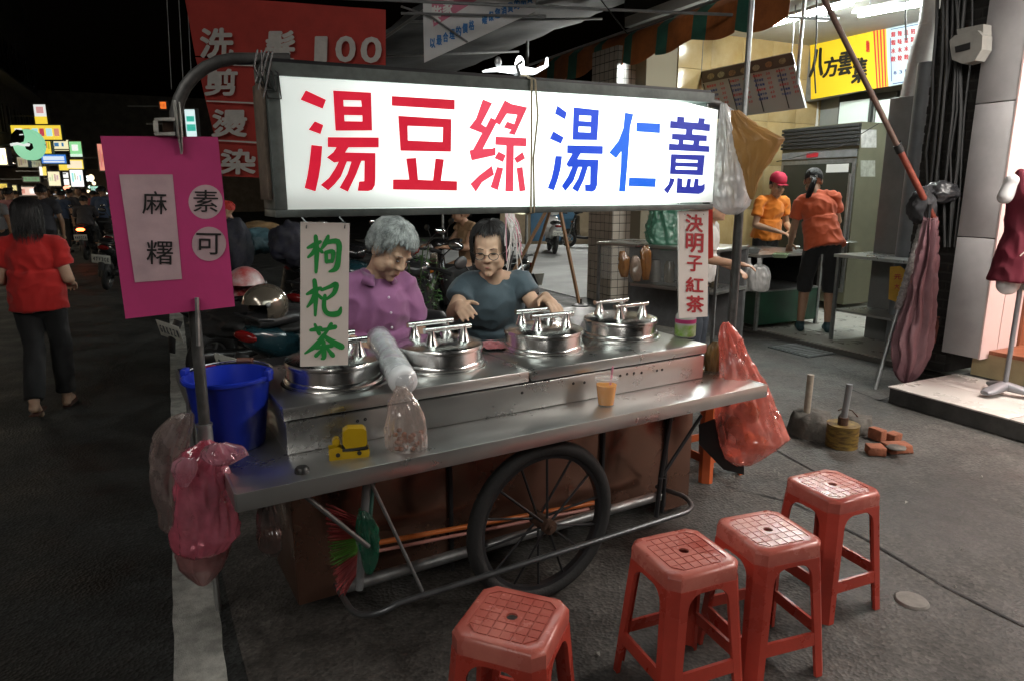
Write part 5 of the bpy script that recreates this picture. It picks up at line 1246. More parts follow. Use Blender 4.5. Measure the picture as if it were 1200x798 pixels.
SKIN_OLD = mat('skin_aged', (.50, .31, .215), .65, spec=.3, var=.2, vs=22, sss=.12, bump=.25, bs=70)
SKIN_TAN = mat('skin_tan', (.42, .24, .15), .5, var=.15, vs=14, sss=.1)
hair_b = mat('black_hair', (.010, .008, .008), .55, var=.3, vs=40); hair_g = mat('grey_hair', (.36, .37, .36), .5, var=.45, vs=30, col2=(.12, .125, .125))
lipm = mat('lips', (.33, .11, .09), .45); browm = mat('brow_dark', (.02, .016, .014), .7); browg = mat('brow_grey', (.14, .12, .11), .8)
def human(name, label, loc, rotz, J, skin, shirt, trousers, hair, group=None, voxel=.0058, sc=1.0, head_rot=(0, 0, 0), hsc=1.0, sleeve=.55, collar=.0, fold=.006, shoe=None, pant_len=.93, pant_w=1.0,
          hands=None, hem=.04, hands_curl=.4, face=True, hair_kw=None, seed=0, skirt_flare=1.0, neck_open=.0, hand_n=None):
    t = thing(name, label, 'person', loc, rotz, group); t.scale = (sc, sc, sc)
    g = {k: V(v) for k, v in J.items()}
    lat = (g['shL'] - g['shR']).normalized(); up = (g['nk'] - g['pel']).normalized(); MT = frame(up, lat)
    mid = g['pel'].lerp(g['ch'], .5)
    caps = [('e', g['pel'], (.135, .10, .12), MT), ('e', mid, (.122, .09, .15), MT), ('e', g['ch'], (.135, .095, .15), MT)]
    caps += [('c', g['shR'].lerp(g['nk'], .2), g['shL'].lerp(g['nk'], .2), .042, .042), ('c', g['ch'] + up * .08, g['nk'] + up * .01, .066, .050)]
    M = headM(g['hd'], *head_rot, hsc)
    caps += [('c', g['nk'] - up * .02, M @ V((0, .012, -.05)), .050, .046)]
    for s in 'RL':
        caps += [('c', g['nk'] + up * .005, g['sh' + s].lerp(g['nk'], .2), .036, .040), ('c', g['sh' + s].lerp(g['nk'], .1), g['el' + s], .040, .037), ('c', g['el' + s], g['el' + s].lerp(g['wr' + s], .3), .037, .037), ('c', g['el' + s].lerp(g['wr' + s], .3), g['wr' + s], .037, .0245)]
        dv = g['wr' + s] - g['el' + s]; hd_ = V(hands[s]) if hands and s in hands else dv
        nn = V(hand_n[s]) if hand_n and s in hand_n else V((0, -.3, 1))
        hand(caps, g['wr' + s], hd_, nn, hands_curl, 1 if s == 'L' else -1)
        caps += [('c', g['hip' + s], g['kn' + s], .082, .056), ('c', g['kn' + s], g['kn' + s].lerp(g['an' + s], .3), .054, .052), ('c', g['kn' + s].lerp(g['an' + s], .3), g['an' + s], .052, .034)]
        fd = V(J.get('ft' + s, (0, -1, 0))); caps += [('c', g['an' + s] + V((0, 0, -.03)), g['an' + s] + fd * .13 + V((0, 0, -.055)), .036, .024), ('c', g['an' + s] + V((0, 0, -.02)), g['an' + s] - fd * .035 + V((0, 0, -.05)), .034, .03)]
    if face or hair_kw is not None: head_caps(caps, M)
    else: head_caps(caps, M)
    solid('body', caps, skin, t, voxel, 2)
    # shirt
    shi = lambda s: g['sh' + s].lerp(g['nk'], .12)
    sc_caps = [('e', mid, (.150, .118, .17), MT), ('e', g['ch'], (.158, .120, .165), MT), ('c', shi('R'), shi('L'), .056, .056),
               ('f', g['pel'] - up * hem, mid + up * .05, (.182 * skirt_flare, .148 * skirt_flare), (.156, .126), lat)]
    for s in 'RL':
        sc_caps += [('c', g['nk'] - up * (.005 + neck_open), shi(s), .046, .054)]
        p = g['sh' + s].lerp(g['el' + s], sleeve); sc_caps += [('f', g['sh' + s] + (g['sh' + s] - g['el' + s]).normalized() * .02, p, (.056, .056), (.063, .057), lat if abs((p - g['sh' + s]).normalized().dot(lat)) < .8 else up)]
    if shirt: solid('shirt', sc_caps, shirt, t, .0075, 9, fold * 2.0, (7, 7, 5), seed=seed)
    if trousers:
        tc = [('e', g['pel'] - up * .04, (.148, .114, .11), MT)]
        for s in 'RL':
            kn, an = g['kn' + s], g['an' + s]
            tc += [('c', g['hip' + s] - up * .03, kn, .086, .068 * pant_w)]
            e = kn.lerp(an, (pant_len - .5) * 2); tc += [('f', kn + V((0, 0, .05)), e, (.074 * pant_w, .074 * pant_w), (.062 * pant_w, .066 * pant_w), lat)]
        solid('trousers', tc, trousers, t, .009, 5, fold * 1.1, seed=seed + 5)
    if shoe:
        for s in 'RL':
            fd = V(J.get('ft' + s, (0, -1, 0))); a = g['an' + s]
            solid('shoe', [('c', a + V((0, 0, -.035)), a + fd * .14 + V((0, 0, -.055)), .043, .032), ('c', a + V((0, 0, -.03)), a - fd * .04 + V((0, 0, -.05)), .042, .038), ('c', a + V((0, 0, -.005)), a + V((0, 0, -.03)), .042, .042)], shoe, t, .007, 2)
    if face: face_parts(t, M, browg if hair is hair_g else browm, lipm)
    if hair: hair_mesh('hair', t, M, hair, **(hair_kw or {}))
    return t, M, g
purple = mat('purple_shirt', (.245, .085, .20), .8, var=.12, vs=10, bump=.12, bs=240, sheen=.2, wrinkle=.55, ws=6)
black_tr = mat('black_trousers', (.010, .010, .011), .8, var=.3, vs=12, sheen=.1, wrinkle=.5, ws=5)
# vendor in the purple shirt, looking down at the pots
J = dict(pel=(0, .03, .80), ch=(0, -.01, 1.05), nk=(.0, -.045, 1.195), hd=(.045, -.115, 1.315), shR=(-.138, -.02, 1.160), shL=(.138, -.03, 1.150),
         elR=(-.205, .0, .965), wrR=(-.06, -.19, .905), elL=(.195, -.02, .95), wrL=(.215, -.16, .86), hipR=(-.085, .03, .76), hipL=(.085, .03, .76), knR=(-.09, .0, .42), knL=(.09, .0, .42), anR=(-.09, .05, .085), anL=(.09, .05, .085))
tp, Mp, gp = human('person', 'grey-haired person in purple shirt looking down at the pots behind the cart', c2w(-.355, .81), R(34), J, SKIN_OLD, purple, black_tr, hair_g, head_rot=(24, 38, 8), hsc=.97, sleeve=.86, fold=.007,
    hair_kw=dict(n=2600, length=.10, seed=3, lift=.016, curl=.012, rad=.0017, cap=1.08, front_cut=-.42, fr_z=.36), seed=2, hands_curl=.55)
# collar and buttons
q = MB(); cpt = gp['nk']; 
for k in range(21):
    pass
ring = []
for k in range(25):
    a = R(28) + R(304) * k / 24; ring.append((V((math.sin(a), -math.cos(a), 0)), k))
q2 = []
for p, k in ring:
    dz = -.022 * max(0, -p.y); c_ = cpt + V((0, -.004, .012 + dz)); q2.append([c_ + p * .066 + V((0, 0, -.01)), c_ + p * .063 + V((0, 0, .024)), c_ + p * (.084 + .010 * max(0, -p.y)) + V((0, 0, -.020)), c_ + p * .078 + V((0, 0, -.022))])
q.rings(q2); q.build('collar', purple, tp, 180)
btn = mat('pearl_button', (.6, .5, .58), .3)
for k in range(4):
    q = MB(); z = 1.12 - k * .062; q.ell((.012, -.158 - .004 * k + .012 * (k == 0), z), (.0055, .003, .0055)); q.build('button', btn, tp)
# vendor in the grey shirt, leaning over the pots with both hands out
grey_t = mat('grey_teal_shirt', (.058, .085, .105), .85, var=.2, vs=12, bump=.12, bs=260, sheen=.2, wrinkle=.45, ws=6)
J = dict(pel=(0, .14, .76), ch=(0, .02, .995), nk=(.0, -.045, 1.150), hd=(-.02, -.115, 1.288), shR=(-.140, -.02, 1.105), shL=(.140, -.01, 1.115),
         elR=(-.195, -.14, .99), wrR=(-.170, -.29, 1.055), elL=(.205, -.10, 1.0), wrL=(.215, -.30, 1.085), hipR=(-.085, .14, .72), hipL=(.085, .14, .72), knR=(-.09, .10, .40), knL=(.09, .10, .40), anR=(-.09, .15, .085), anL=(.09, .15, .085))
tg, Mg, gg = human('person', 'person with glasses in grey T-shirt reaching both hands over the pots', c2w(.285, .90), R(6), J, SKIN, grey_t, black_tr, hair_b, head_rot=(-14, 14, 0), hsc=.98, sleeve=.50, fold=.006,
    hair_kw=dict(n=2200, length=.165, seed=8, lift=.020, curl=.005, rad=.0019, cap=1.10, front_cut=-.5, fr_z=.50), seed=9, hands={'R': (.15, -.75, -.1), 'L': (.25, -.8, -.25)}, hands_curl=.22, neck_open=.03, hand_n={'R': (-.5, .0, .8), 'L': (.2, -.1, .95)})
def glasses(parent, M):
    gm = mat('glasses_frame', (.02, .015, .015), .3)
    for s in (1, -1):
        q = MB(); q.tube([M @ V((s * .033 + .023 * math.cos(a), -.108 + .008 * abs(math.cos(a)) , -.004 + .0165 * math.sin(a))) for a in [2 * PI * k / 20 for k in range(20)]], .0018, 6, closed=True); q.build('glasses_rim', gm, parent)
        q = MB(); q.tube([M @ V((s * .056, -.100, .002)), M @ V((s * .082, -.06, .004)), M @ V((s * .086, .005, .0))], .0016, 5); q.build('glasses_arm', gm, parent)
    q = MB(); q.tube([M @ V((-.011, -.109, .0)), M @ V((0, -.111, .003)), M @ V((.011, -.109, .0))], .0017, 5); q.build('glasses_bridge', gm, parent)
glasses(tg, Mg); glasses(tp, Mp) if False else None
# walker in red
redt = mat('red_tshirt', (.50, .012, .010), .85, var=.12, vs=9, sheen=.2, bump=.1, bs=240, wrinkle=.5, ws=6)
J = dict(pel=(0, .0, .83), ch=(0, .0, 1.09), nk=(0, .01, 1.235), hd=(0, -.03, 1.375), shR=(-.158, 0, 1.185), shL=(.158, 0, 1.185), elR=(-.205, .03, .95), wrR=(-.17, -.17, .90), elL=(.205, .03, .95), wrL=(.16, -.18, .93),
         hipR=(-.075, 0, .79), hipL=(.075, 0, .79), knR=(-.07, -.12, .45), knL=(.06, .02, .44), anR=(-.065, -.10, .085), anL=(.05, .24, .13), ftL=(0, -.8, -.45))
tr_, Mr, gr_ = human('person', 'person in red T-shirt and black trousers walking away along the road', G(64, 480), R(200), J, SKIN, redt, black_tr, hair_b, head_rot=(6, 10, 0), hsc=1.0, sleeve=.62, fold=.007, pant_len=.97, pant_w=.95,
    hair_kw=dict(n=1500, length=.23, seed=5, lift=.014, curl=.006, rad=.0028, cap=1.10, back=.1), seed=4, hem=.09)
for s in 'RL':
    a = gr_['an' + s]; q = MB(); loft(q, [(a + V((0, .05, -.078)), .03, .007), (a + V((0, 0, -.078)), .033, .007), (a + V((0, -.09, -.076)), .042, .007), (a + V((0, -.16, -.074)), .03, .006)], 14, 2.4, (V((1, 0, 0)), V((0, 0, 1)))); q.build('sandal', mat('brown_sandal', (.08, .03, .02), .6), tr_)
# restaurant workers
ora = mat('orange_red_tshirt', (.62, .105, .035), .85, var=.1, vs=9, sheen=.2, wrinkle=.5, ws=6); orb = mat('bright_orange_tshirt', (.72, .20, .01), .85, var=.1, vs=9, sheen=.2, wrinkle=.5, ws=6)
J = dict(pel=(0, .06, .94), ch=(.05, -.04, 1.22), nk=(.09, -.10, 1.37), hd=(.105, -.17, 1.50), shR=(-.085, -.07, 1.35), shL=(.235, -.07, 1.29), elR=(-.16, -.16, 1.10), wrR=(-.06, -.33, .98), elL=(.26, -.10, 1.03), wrL=(.26, -.26, .86),
         hipR=(-.09, .06, .90), hipL=(.09, .06, .90), knR=(-.11, .02, .50), knL=(.12, .02, .50), anR=(-.12, .06, .085), anL=(.14, .06, .085))
to, Mo, go = human('person', 'restaurant worker in orange-red T-shirt and dark shorts seen from behind with ponytail', G(953, 387, TZ) + V((0, 0, .0)), R(165), J, SKIN_TAN, ora, black_tr, hair_b, head_rot=(-8, 20, 0), sleeve=.62, fold=.008,
    shoe=mat('teal_trainer', (.02, .06, .07), .6, var=.4, vs=20), pant_len=.62, pant_w=1.1, hair_kw=dict(n=260, length=.09, seed=11, lift=.004, rad=.004), face=False, seed=12, sc=1.07, hem=.10)
q = MB()
for k in range(60):
    a = random.uniform(0, 2 * PI); r_ = random.uniform(0, .022); o_ = V((math.cos(a) * r_, math.sin(a) * r_, 0)); B = Mo @ V((0, .10, .0))
    q.tube([B + o_ * .5, B + V((0, .05, -.03)) + o_, B + V((.03, .055, -.14)) + o_ * 1.3, B + V((.06, .04, -.26)) + o_ * .7], [.005, .006, .005, .001], 5)
q.build('ponytail', hair_b, to, 60)
q = MB()
for k in range(7): q.tube([Mo @ V((.03 * math.cos(k) , .105, .02 * math.sin(k * 2.1))), Mo @ V((-.035 * math.cos(k * 1.7), .115, .015 * math.cos(k)))], .005, 5)
q.build('hair_clip', mat('white_clip', (.7, .7, .7), .4), to, 60)
J = dict(pel=(0, .04, .93), ch=(0, 0, 1.20), nk=(0, -.03, 1.36), hd=(.0, -.07, 1.50), shR=(-.19, -.01, 1.32), shL=(.19, -.01, 1.32), elR=(-.25, -.02, 1.05), wrR=(-.10, -.24, .98), elL=(.25, -.02, 1.05), wrL=(.08, -.26, .98),
         hipR=(-.09, .04, .89), hipL=(.09, .04, .89), knR=(-.1, .02, .49), knL=(.1, .02, .49), anR=(-.1, .05, .085), anL=(.1, .05, .085))
t2, M2, g2 = human('person', 'restaurant worker in bright orange T-shirt and red cap behind the other worker', V((3.20, 8.62, TZ)), R(25), J, SKIN_TAN, orb, black_tr, hair_b, head_rot=(-14, 18, 0), sleeve=.6, fold=.008, hair_kw=dict(n=120, length=.07, seed=14, lift=.003), seed=15, sc=1.04, shoe=blackm)
q = MB(); q.lathe([(.102, .018), (.104, .035), (.094, .08), (.06, .115), (.001, .128)], (0, 0, 0), 26, sq=(.92, 1.05)); q.add(bmesh.new()); 
for v in q.bm.verts: v.co = M2 @ (v.co + V((0, .01, .035)))
q.build('cap', mat('red_cap', (.42, .015, .05), .8), t2, 60)
q = MB(); q.flat([(-.07, -.07), (-.06, -.13), (0, -.155), (.06, -.13), (.07, -.07)], [], lambda x, y, k: M2 @ V((x, y, .05 + k - abs(x) * .15)), .006); q.build('cap_brim', mat('red_cap', (.42, .015, .05), .8), t2, 30)
# customer behind the cart pole, only partly seen
J3 = dict(J); J3['elR'] = (-.24, -.10, 1.08); J3['wrR'] = (-.18, -.33, 1.05)
human('person', 'person in pale top and dark jeans standing behind the red lettered board', D(824, 300, 5.6) * V((1, 1, 0)), R(60), J3, SKIN_TAN, mat('pale_top', (.45, .44, .42), .85), mat('dark_jeans', (.035, .045, .06), .85, var=.3, vs=20), hair_b, sleeve=.5, shoe=blackm, hair_kw=dict(n=160, length=.08, seed=17), seed=18, voxel=.008, sc=.95)
# person sitting on a scooter in the dark
JS = dict(pel=(0, .05, .80), ch=(0, .0, 1.04), nk=(0, -.04, 1.19), hd=(0, -.09, 1.32), shR=(-.17, -.02, 1.16), shL=(.17, -.02, 1.16), elR=(-.22, -.14, .96), wrR=(-.20, -.36, .97), elL=(.22, -.14, .96), wrL=(.20, -.36, .97),
          hipR=(-.09, .02, .77), hipL=(.09, .02, .77), knR=(-.12, -.33, .66), knL=(.12, -.33, .66), anR=(-.13, -.30, .30), anL=(.13, -.30, .30))
ps = D(550, 288, 7.6); tan_v = mat('tan_top', (.35, .22, .12), .85)
human('person', 'person in tan top sitting on a parked scooter in the dark', (ps.x, ps.y, .0), R(-60), JS, SKIN_TAN, tan_v, black_tr, hair_b, sleeve=.25, shoe=blackm, hair_kw=dict(n=160, length=.08, seed=21), seed=22, voxel=.008, head_rot=(-15, -10, 0))
# people far along the street
pal = [((.05, .05, .06), 'black'), ((.30, .30, .32), 'pale grey'), ((.25, .06, .06), 'dark red'), ((.06, .09, .16), 'navy'), ((.35, .28, .24), 'beige'), ((.30, .13, .14), 'dusty pink')]
JW = dict(J); JW.update(wrR=(-.24, -.06, .82), wrL=(.24, .02, .82), knL=(.09, -.1, .49), anL=(.09, -.12, .1))
for k, (x, yfoot, a, ci, lab) in enumerate(((4, 322, 10, 1, 'person in pale grey top facing this way at the street edge'), (20, 318, 170, 5, 'person in dusty pink top beside the red shirted walker'), (62, 335, 195, 0, 'person in black top walking ahead of the red shirted walker'), (79, 296, 180, 3, 'person in navy top in the distant street crowd'),
        (88, 288, 190, 0, 'person in black top far down the street near the sign poles'), (100, 284, 10, 4, 'person in beige top in the distant street crowd'), (115, 286, 180, 2, 'person in dark red top in the distant street crowd'), (12, 296, 20, 0, 'person in black top in the distant crowd below the yellow awning'), (127, 300, 180, 3, 'person in navy top beside the parked scooters down the street'))):
    crowd_last = human('person', lab, G(x, yfoot), R(a), JW, SKIN_TAN, mat('crowd_top_' + pal[ci][1].replace(' ', '_'), pal[ci][0], .85), black_tr, hair_b, group='people far along the street', voxel=.014, sleeve=.6, shoe=blackm, hair_kw=dict(n=40, length=.10, seed=30 + k, rad=.008), seed=k, fold=.004, sc=.96 + .03 * (k % 3), face=False)

    if k in (0, 3, 5, 7):
        for j in range(3):
            o = copy_tree(crowd_last[0]); x2 = random.uniform(-5, 135) if j else random.uniform(60, 130); o.location = G(x2, random.uniform(270, 290)); o.rotation_euler = (0, 0, R(random.choice((5, 185, 200, 170)))); o['label'] = 'small dark figure in the thick of the distant street crowd'; o['group'] = 'figures in the distant crowd'

# =================================================================== SCOOTERS
def make_scooter(name, label, bodyc, loc, rotz, group='parked scooters', lit=False, plate=True, seatc=None, lean=8, crate=None):
    t = thing(name, label, 'scooter', loc, rotz, group); t.rotation_euler = (R(lean), 0, rotz)
    pm = mat('scooter_paint_' + bodyc[1], bodyc[0], .25, .0, coat=.6, rvar=.06, var=.06, vs=8); bp = mat('scooter_black_plastic', (.016, .016, .017), .5); sm = seatc or mat('scooter_seat', (.014, .014, .015), .5, bump=.1, bs=120)
    Y, Z = V((0, 1, 0)), V((0, 0, 1))
    q = MB(); loft(q, [((-.74, 0, .70), .03, .03), ((-.66, 0, .68), .085, .075), ((-.50, 0, .62), .13, .11), ((-.28, 0, .56), .15, .14), ((-.08, 0, .50), .14, .16), ((.0, 0, .46), .11, .15)]); q.build('rear_body', pm, t, 60)
    q = MB(); loft(q, [((-.66, 0, .765), .06, .02), ((-.60, 0, .785), .11, .04), ((-.42, 0, .785), .125, .05), ((-.22, 0, .755), .135, .045), ((-.04, 0, .745), .12, .05), ((.03, 0, .73), .07, .03)]); q.build('seat', sm, t, 60)
    q = MB(); loft(q, [((-.1, 0, .30), .15, .05), ((.12, 0, .27), .17, .035), ((.34, 0, .28), .16, .04), ((.40, 0, .32), .14, .05)], 20, 4); q.build('floorboard', bp, t, 60)
    q = MB(); q.rings([sell((x, 0, z), a, b, (Y, V((.94, 0, .34))), 20, 3) for x, z, a, b in ((.38, .28, .15, .045), (.43, .42, .185, .05), (.46, .60, .20, .05), (.46, .76, .17, .055), (.44, .88, .13, .05))]); q.build('leg_shield', pm, t, 60)
    q = MB(); loft(q, [((.44, 0, .62), .09, .16), ((.54, 0, .62), .085, .16), ((.60, 0, .58), .05, .10), ((.63, 0, .56), .02, .04)]); q.build('front_cowl', pm, t, 60)
    q = MB(); loft(q, [((.30, 0, .97), .06, .04), ((.36, 0, .99), .14, .06), ((.45, 0, .98), .13, .075), ((.52, 0, .955), .07, .05)]); q.build('handlebar_cowl', pm, t, 60)
    q = MB(); q.ell((.515, 0, .955), (.03, .075, .045)); q.build('headlight', mat('headlight_glass', (.6, .6, .62), .12, .2), t, 60)
    for s in (-1, 1):
        q = MB(); q.tube([(.40, s * .10, 1.0), (.37, s * .24, 1.01), (.32, s * .35, 1.0)], .013, 8); bar = q.build('handlebar', bp, t, 60)
        q = MB(); q.tube([(.345, s * .25, 1.012), (.315, s * .36, 1.0)], .019, 8); q.build('grip', rubber, bar, 60)
        q = MB(); q.tube([(.40, s * .2, 1.02), (.41, s * .24, 1.12), (.40, s * .30, 1.19)], .005, 6); mi = q.build('mirror', bp, t, 60)
        q = MB(); q.ell((.40, s * .33, 1.205), (.014, .062, .036)); q.build('mirror_shell', bp, mi, 60)
        q = MB(); q.ell((.388, s * .33, 1.205), (.006, .052, .029)); q.build('mirror_glass', mat('mirror_glass', (.7, .72, .74), .04, 1), mi, 60)
        q = MB(); q.ell((.56, s * .075, .70), (.03, .03, .018)); q.build('indicator', mat('amber_lens', (.5, .16, .02), .2), t, 60)
    for x, z in ((.66, .235), (-.44, .235)):
        w_ = bpy.data.objects.new('wheel', None); COL.objects.link(w_); w_.parent = t; w_.location = (x, 0, z)
        q = MB(); q.tube([(math.cos(2 * PI * k / 28) * .185, 0, math.sin(2 * PI * k / 28) * .185) for k in range(28)], .05, 10, closed=True); q.build('tyre', rubber, w_, 180)
        q = MB(); q.tube([(math.cos(2 * PI * k / 24) * .135, 0, math.sin(2 * PI * k / 24) * .135) for k in range(24)], .014, 6, closed=True); q.cyl((0, -.05, 0), (0, .05, 0), .04, seg=12)
        for k in range(5): q.box((math.cos(k * 1.257) * .08, 0, math.sin(k * 1.257) * .08), (.11, .025, .025), Matrix.Rotation(-k * 1.257, 3, 'Y'))
        q.build('rim', galv, w_, 40)
    q = MB(); loft(q, [((.50, 0, .46), .06, .02), ((.60, 0, .49), .07, .02), ((.70, 0, .49), .07, .02), ((.80, 0, .44), .06, .02), ((.86, 0, .36), .04, .015)]); q.build('front_fender', pm, t, 60)
    for s in (-.075, .075):
        q = MB(); q.cyl((.66, s, .235), (.54, s, .62), .017, seg=8); q.build('fork', galv, t)
    q = MB(); q.tube([(-.74, 0, .60), (-.80, 0, .46), (-.80, 0, .36)], [.05, .045, .04], 8, flat=.3); q.build('rear_fender', bp, t, 60)
    q = MB(); loft(q, [((-.10, -.13, .26), .03, .03), ((-.30, -.14, .27), .05, .05), ((-.62, -.15, .32), .05, .055), ((-.70, -.15, .33), .03, .04)]); q.build('exhaust', mat('exhaust_dark', (.06, .06, .06), .35, .8), t, 60)
    q = MB(); q.box((-.38, .05, .28), (.42, .10, .14), None, .03); q.build('engine', bp, t)
    q = MB(); q.ell((-.725, 0, .70), (.03, .085, .035)); q.build('tail_light', glow('tail_lit', (1, .10, .02), 22, (.5, .02, .01)) if lit else mat('tail_lens', (.16, .006, .006), .2), t, 60)
    q = MB(); q.tube([(-.60, .10, .80), (-.72, .09, .82), (-.72, -.09, .82), (-.60, -.10, .80)], .010, 7); q.build('grab_rail', bp, t, 60)
    if plate:
        q = MB(); M = Matrix.Translation((-.815, 0, .53)) @ Euler((0, R(-18), 0)).to_matrix().to_4x4()
        q.box((0, 0, 0), (.004, .26, .14), None, .002); pl_ = q.build('licence_plate', mat('plate_white', (.62, .62, .56), .5, var=.1, vs=20), t, 30, M)
        q = MB()
        for k, ch in enumerate(random.Random(label).sample('ABCDEFGHJKLMNPQRSTUVWXYZ0123456789', 6)): put_char(q, ch, lambda x, y, d: V((-.0024 - d, -x, y)), -.095 + k * .038, 0, .024, .065, .03)
        q.build('plate_characters', mat('plate_ink', (.02, .03, .05), .5), pl_, 0)
    return t
WH = ((.62, .63, .62), 'white'); BK = ((.012, .012, .013), 'black'); GY = ((.20, .20, .20), 'grey'); RD = ((.25, .015, .015), 'red'); BL = ((.010, .035, .045), 'teal')
make_scooter('scooter', 'black scooter with pale licence plate parked behind the magenta board', BK, G(192, 458) + V((.52, .55, 0)), R(62))
make_scooter('scooter', 'teal scooter parked behind the blue bucket', BL, V((-1.45, 4.75, 0)), R(70))
make_scooter('scooter', 'dark grey scooter parked behind the green lettered board', ((.03, .03, .032), 'charcoal'), V((-1.0, 4.9, 0)), R(75))
make_scooter('scooter', 'black scooter parked at the rear of the dark row behind the cart', BK, V((-1.75, 6.3, 0)), R(80))
make_scooter('scooter', 'dark red scooter parked in the rear of the row behind the purple shirted vendor', RD, V((-1.15, 6.6, 0)), R(100))
make_scooter('scooter', 'pale grey scooter with round mirrors behind the two vendors', ((.42, .42, .40), 'silver'), V((-.42, 4.35, 0)), R(-28), lean=6)
make_scooter('scooter', 'black scooter under the person in the tan top', BK, V((ps.x + .1, ps.y, 0)), R(-150))
make_scooter('scooter', 'white scooter parked in the courtyard seen from behind', WH, V((1.02, 17.5, .012)), R(94), lean=4)
make_scooter('scooter', 'black scooter parked in the courtyard before the cardboard panel', BK, V((2.15, 18.9, .012)), R(150), lean=4)
make_scooter('scooter', 'scooter with glowing red tail light riding away down the street', BK, G(106, 303), R(112), lit=True, lean=0)
make_scooter('scooter', 'black scooter parked at the road edge behind the magenta board, farther off', BK, G(135, 336), R(105))
make_scooter('scooter', 'grey scooter parked farther along the road edge', GY, G(142, 318), R(100))
human('person', 'rider in dark jacket on the scooter with lit tail light', G(106, 303), R(202), JS, SKIN_TAN, mat('dark_jacket', (.05, .045, .05), .8), black_tr, hair_b, sleeve=.95, shoe=blackm, hair_kw=dict(n=40, length=.08, seed=61, rad=.008), voxel=.014, face=False)
# helmets
def helmet(label, loc, rotz, m_, visor=True):
    t = thing('helmet', label, 'helmet', loc, rotz); q = MB()
    b = bmesh.new(); bmesh.ops.create_uvsphere(b, u_segments=32, v_segments=20, radius=1); bmesh.ops.delete(b, geom=[v for v in b.verts if v.co.z < -.62 or (v.co.y < -.45 and v.co.z < .05)], context='VERTS')
    bmesh.ops.scale(b, vec=(.125, .145, .135), verts=b.verts); bmesh.ops.solidify(b, geom=b.faces[:], thickness=.012); q.add(b); q.build('shell', m_, t, 60)
    q = MB(); q.tube([(.118, -.02, -.05), (.09, -.06, -.11), (0, -.07, -.135), (-.09, -.06, -.11), (-.118, -.02, -.05)], .007, 6, flat=.4); q.build('strap', blackm, t)
    for s in (1, -1):
        q = MB(); q.ell((s * .122, -.05, .02), (.008, .016, .016)); q.build('rivet', galv, t)
    return t
helmet('glossy bronze-grey helmet resting on a scooter behind the blue bucket', D(311, 358, 4.2), R(-40), mat('bronze_paint', (.22, .19, .15), .16, .6, coat=.8))
helmet('white and red helmet hanging behind the magenta board edge', D(288, 336, 4.6), R(30), mat('white_red_helmet', (.55, .5, .5), .3, var=.95, vs=6, col2=(.4, .02, .02)))
# grey-blue jackets and pale clothes piled on the scooters
def heap(name, label, cat, c, r, m_, seed, sub=3, amp=.3):
    q = MB(); b = bmesh.new(); bmesh.ops.create_icosphere(b, subdivisions=sub + 1, radius=1)
    for v in b.verts:
        d = 1 + amp * (noise.noise(v.co * 1.6 + V((seed, 0, 0))) + .6 * (1 - 2 * abs(noise.noise(v.co * 3.1 + V((0, seed, 0)))))); v.co = V((v.co.x * r[0] * d, v.co.y * r[1] * d, v.co.z * r[2] * d))
    q.add(b); o = q.build(name, m_, None, 180); o.location = c; tag(o, label, cat); return o
heap('rain_cape', 'pale blue rain cape bundled over a scooter behind the magenta board', 'rain cape', D(300, 283, 5.2), (.13, .12, .09), mat('pale_blue_cape', (.07, .15, .18), .5, var=.7, vs=9), 3)
heap('jacket', 'grey and navy jacket hanging on a scooter behind the magenta board', 'jacket', D(276, 292, 5.0), (.10, .10, .20), mat('grey_navy_jacket', (.022, .023, .028), .8, var=.9, vs=16, col2=(.004, .005, .016)), 5)
heap('jacket', 'grey and blue jacket hung over a mirror beside the green lettered board', 'jacket', D(340, 287, 5.0), (.13, .10, .14), mat('grey_navy_jacket2', (.025, .025, .03), .8, var=.9, vs=18, col2=(.005, .006, .02)), 7)
heap('straw_bag', 'tan straw bag lying on the pale rain cape', 'bag', D(306, 268, 5.3), (.14, .10, .05), mat('straw', (.22, .14, .06), .8, var=.5, vs=20), 9)
heap('seat_cover', 'dark seat cover draped over the scooters behind the bucket', 'cover', D(305, 375, 4.5), (.34, .3, .12), mat('black_cover', (.012, .012, .012), .6), 11)
# person-like figure with red hair wrap seen small behind the board edge
human('person', 'person with red headscarf and tan top behind the magenta board edge', D(272, 250, 8.5) * V((1, 1, 0)), R(-70), JW, SKIN_TAN, mat('dark_stripe_top', (.05, .04, .05), .8), black_tr, mat('red_scarf', (.5, .04, .03), .7), sleeve=.25, voxel=.012, shoe=blackm, hair_kw=dict(n=40, length=.05, seed=71, rad=.008), sc=.88, face=False)
# framed tray standing left of the bucket
t = thing('framed_tray', 'pale tray with dark metal frame standing behind the blue bucket', 'tray', c2w(-.93, .62), CA)
al = mat('aluminium_trim', (.5, .5, .5), .3, .9); q = MB(); q.bx(-.20, .27, -.10, .32, .80, .815); q.build('tray_bottom', mat('pale_tray', (.42, .36, .33), .45, var=.25, vs=9, dirt=.2), t, 0)
for a in ((-.20, .27, -.104, -.096, .81, .86), (-.20, .27, .316, .324, .81, .86)): q = MB(); q.bx(*a); q.build('frame_bar', blackpaint, t, 0)
for a in ((-.204, -.196, -.10, .32, .81, .86), (.266, .274, -.10, .32, .81, .86)): q = MB(); q.bx(*a); q.build('frame_bar', al, t, 0)
for x, y in ((-.17, -.07), (.24, -.07), (-.17, .29), (.24, .29)): q = MB(); q.cyl((x, y, 0), (x, y, .80), .012, seg=8); q.build('leg', al, t)
q = MB(); q.tube([(.05, .30, .83), (.20, -.02, .90), (.24, -.08, .905)], .006, 6); q.build('tongs', chrome, t); q = MB(); q.tube([(.07, .30, .83), (.215, -.01, .895), (.25, -.07, .90)], .006, 6); q.build('tongs', chrome, t)
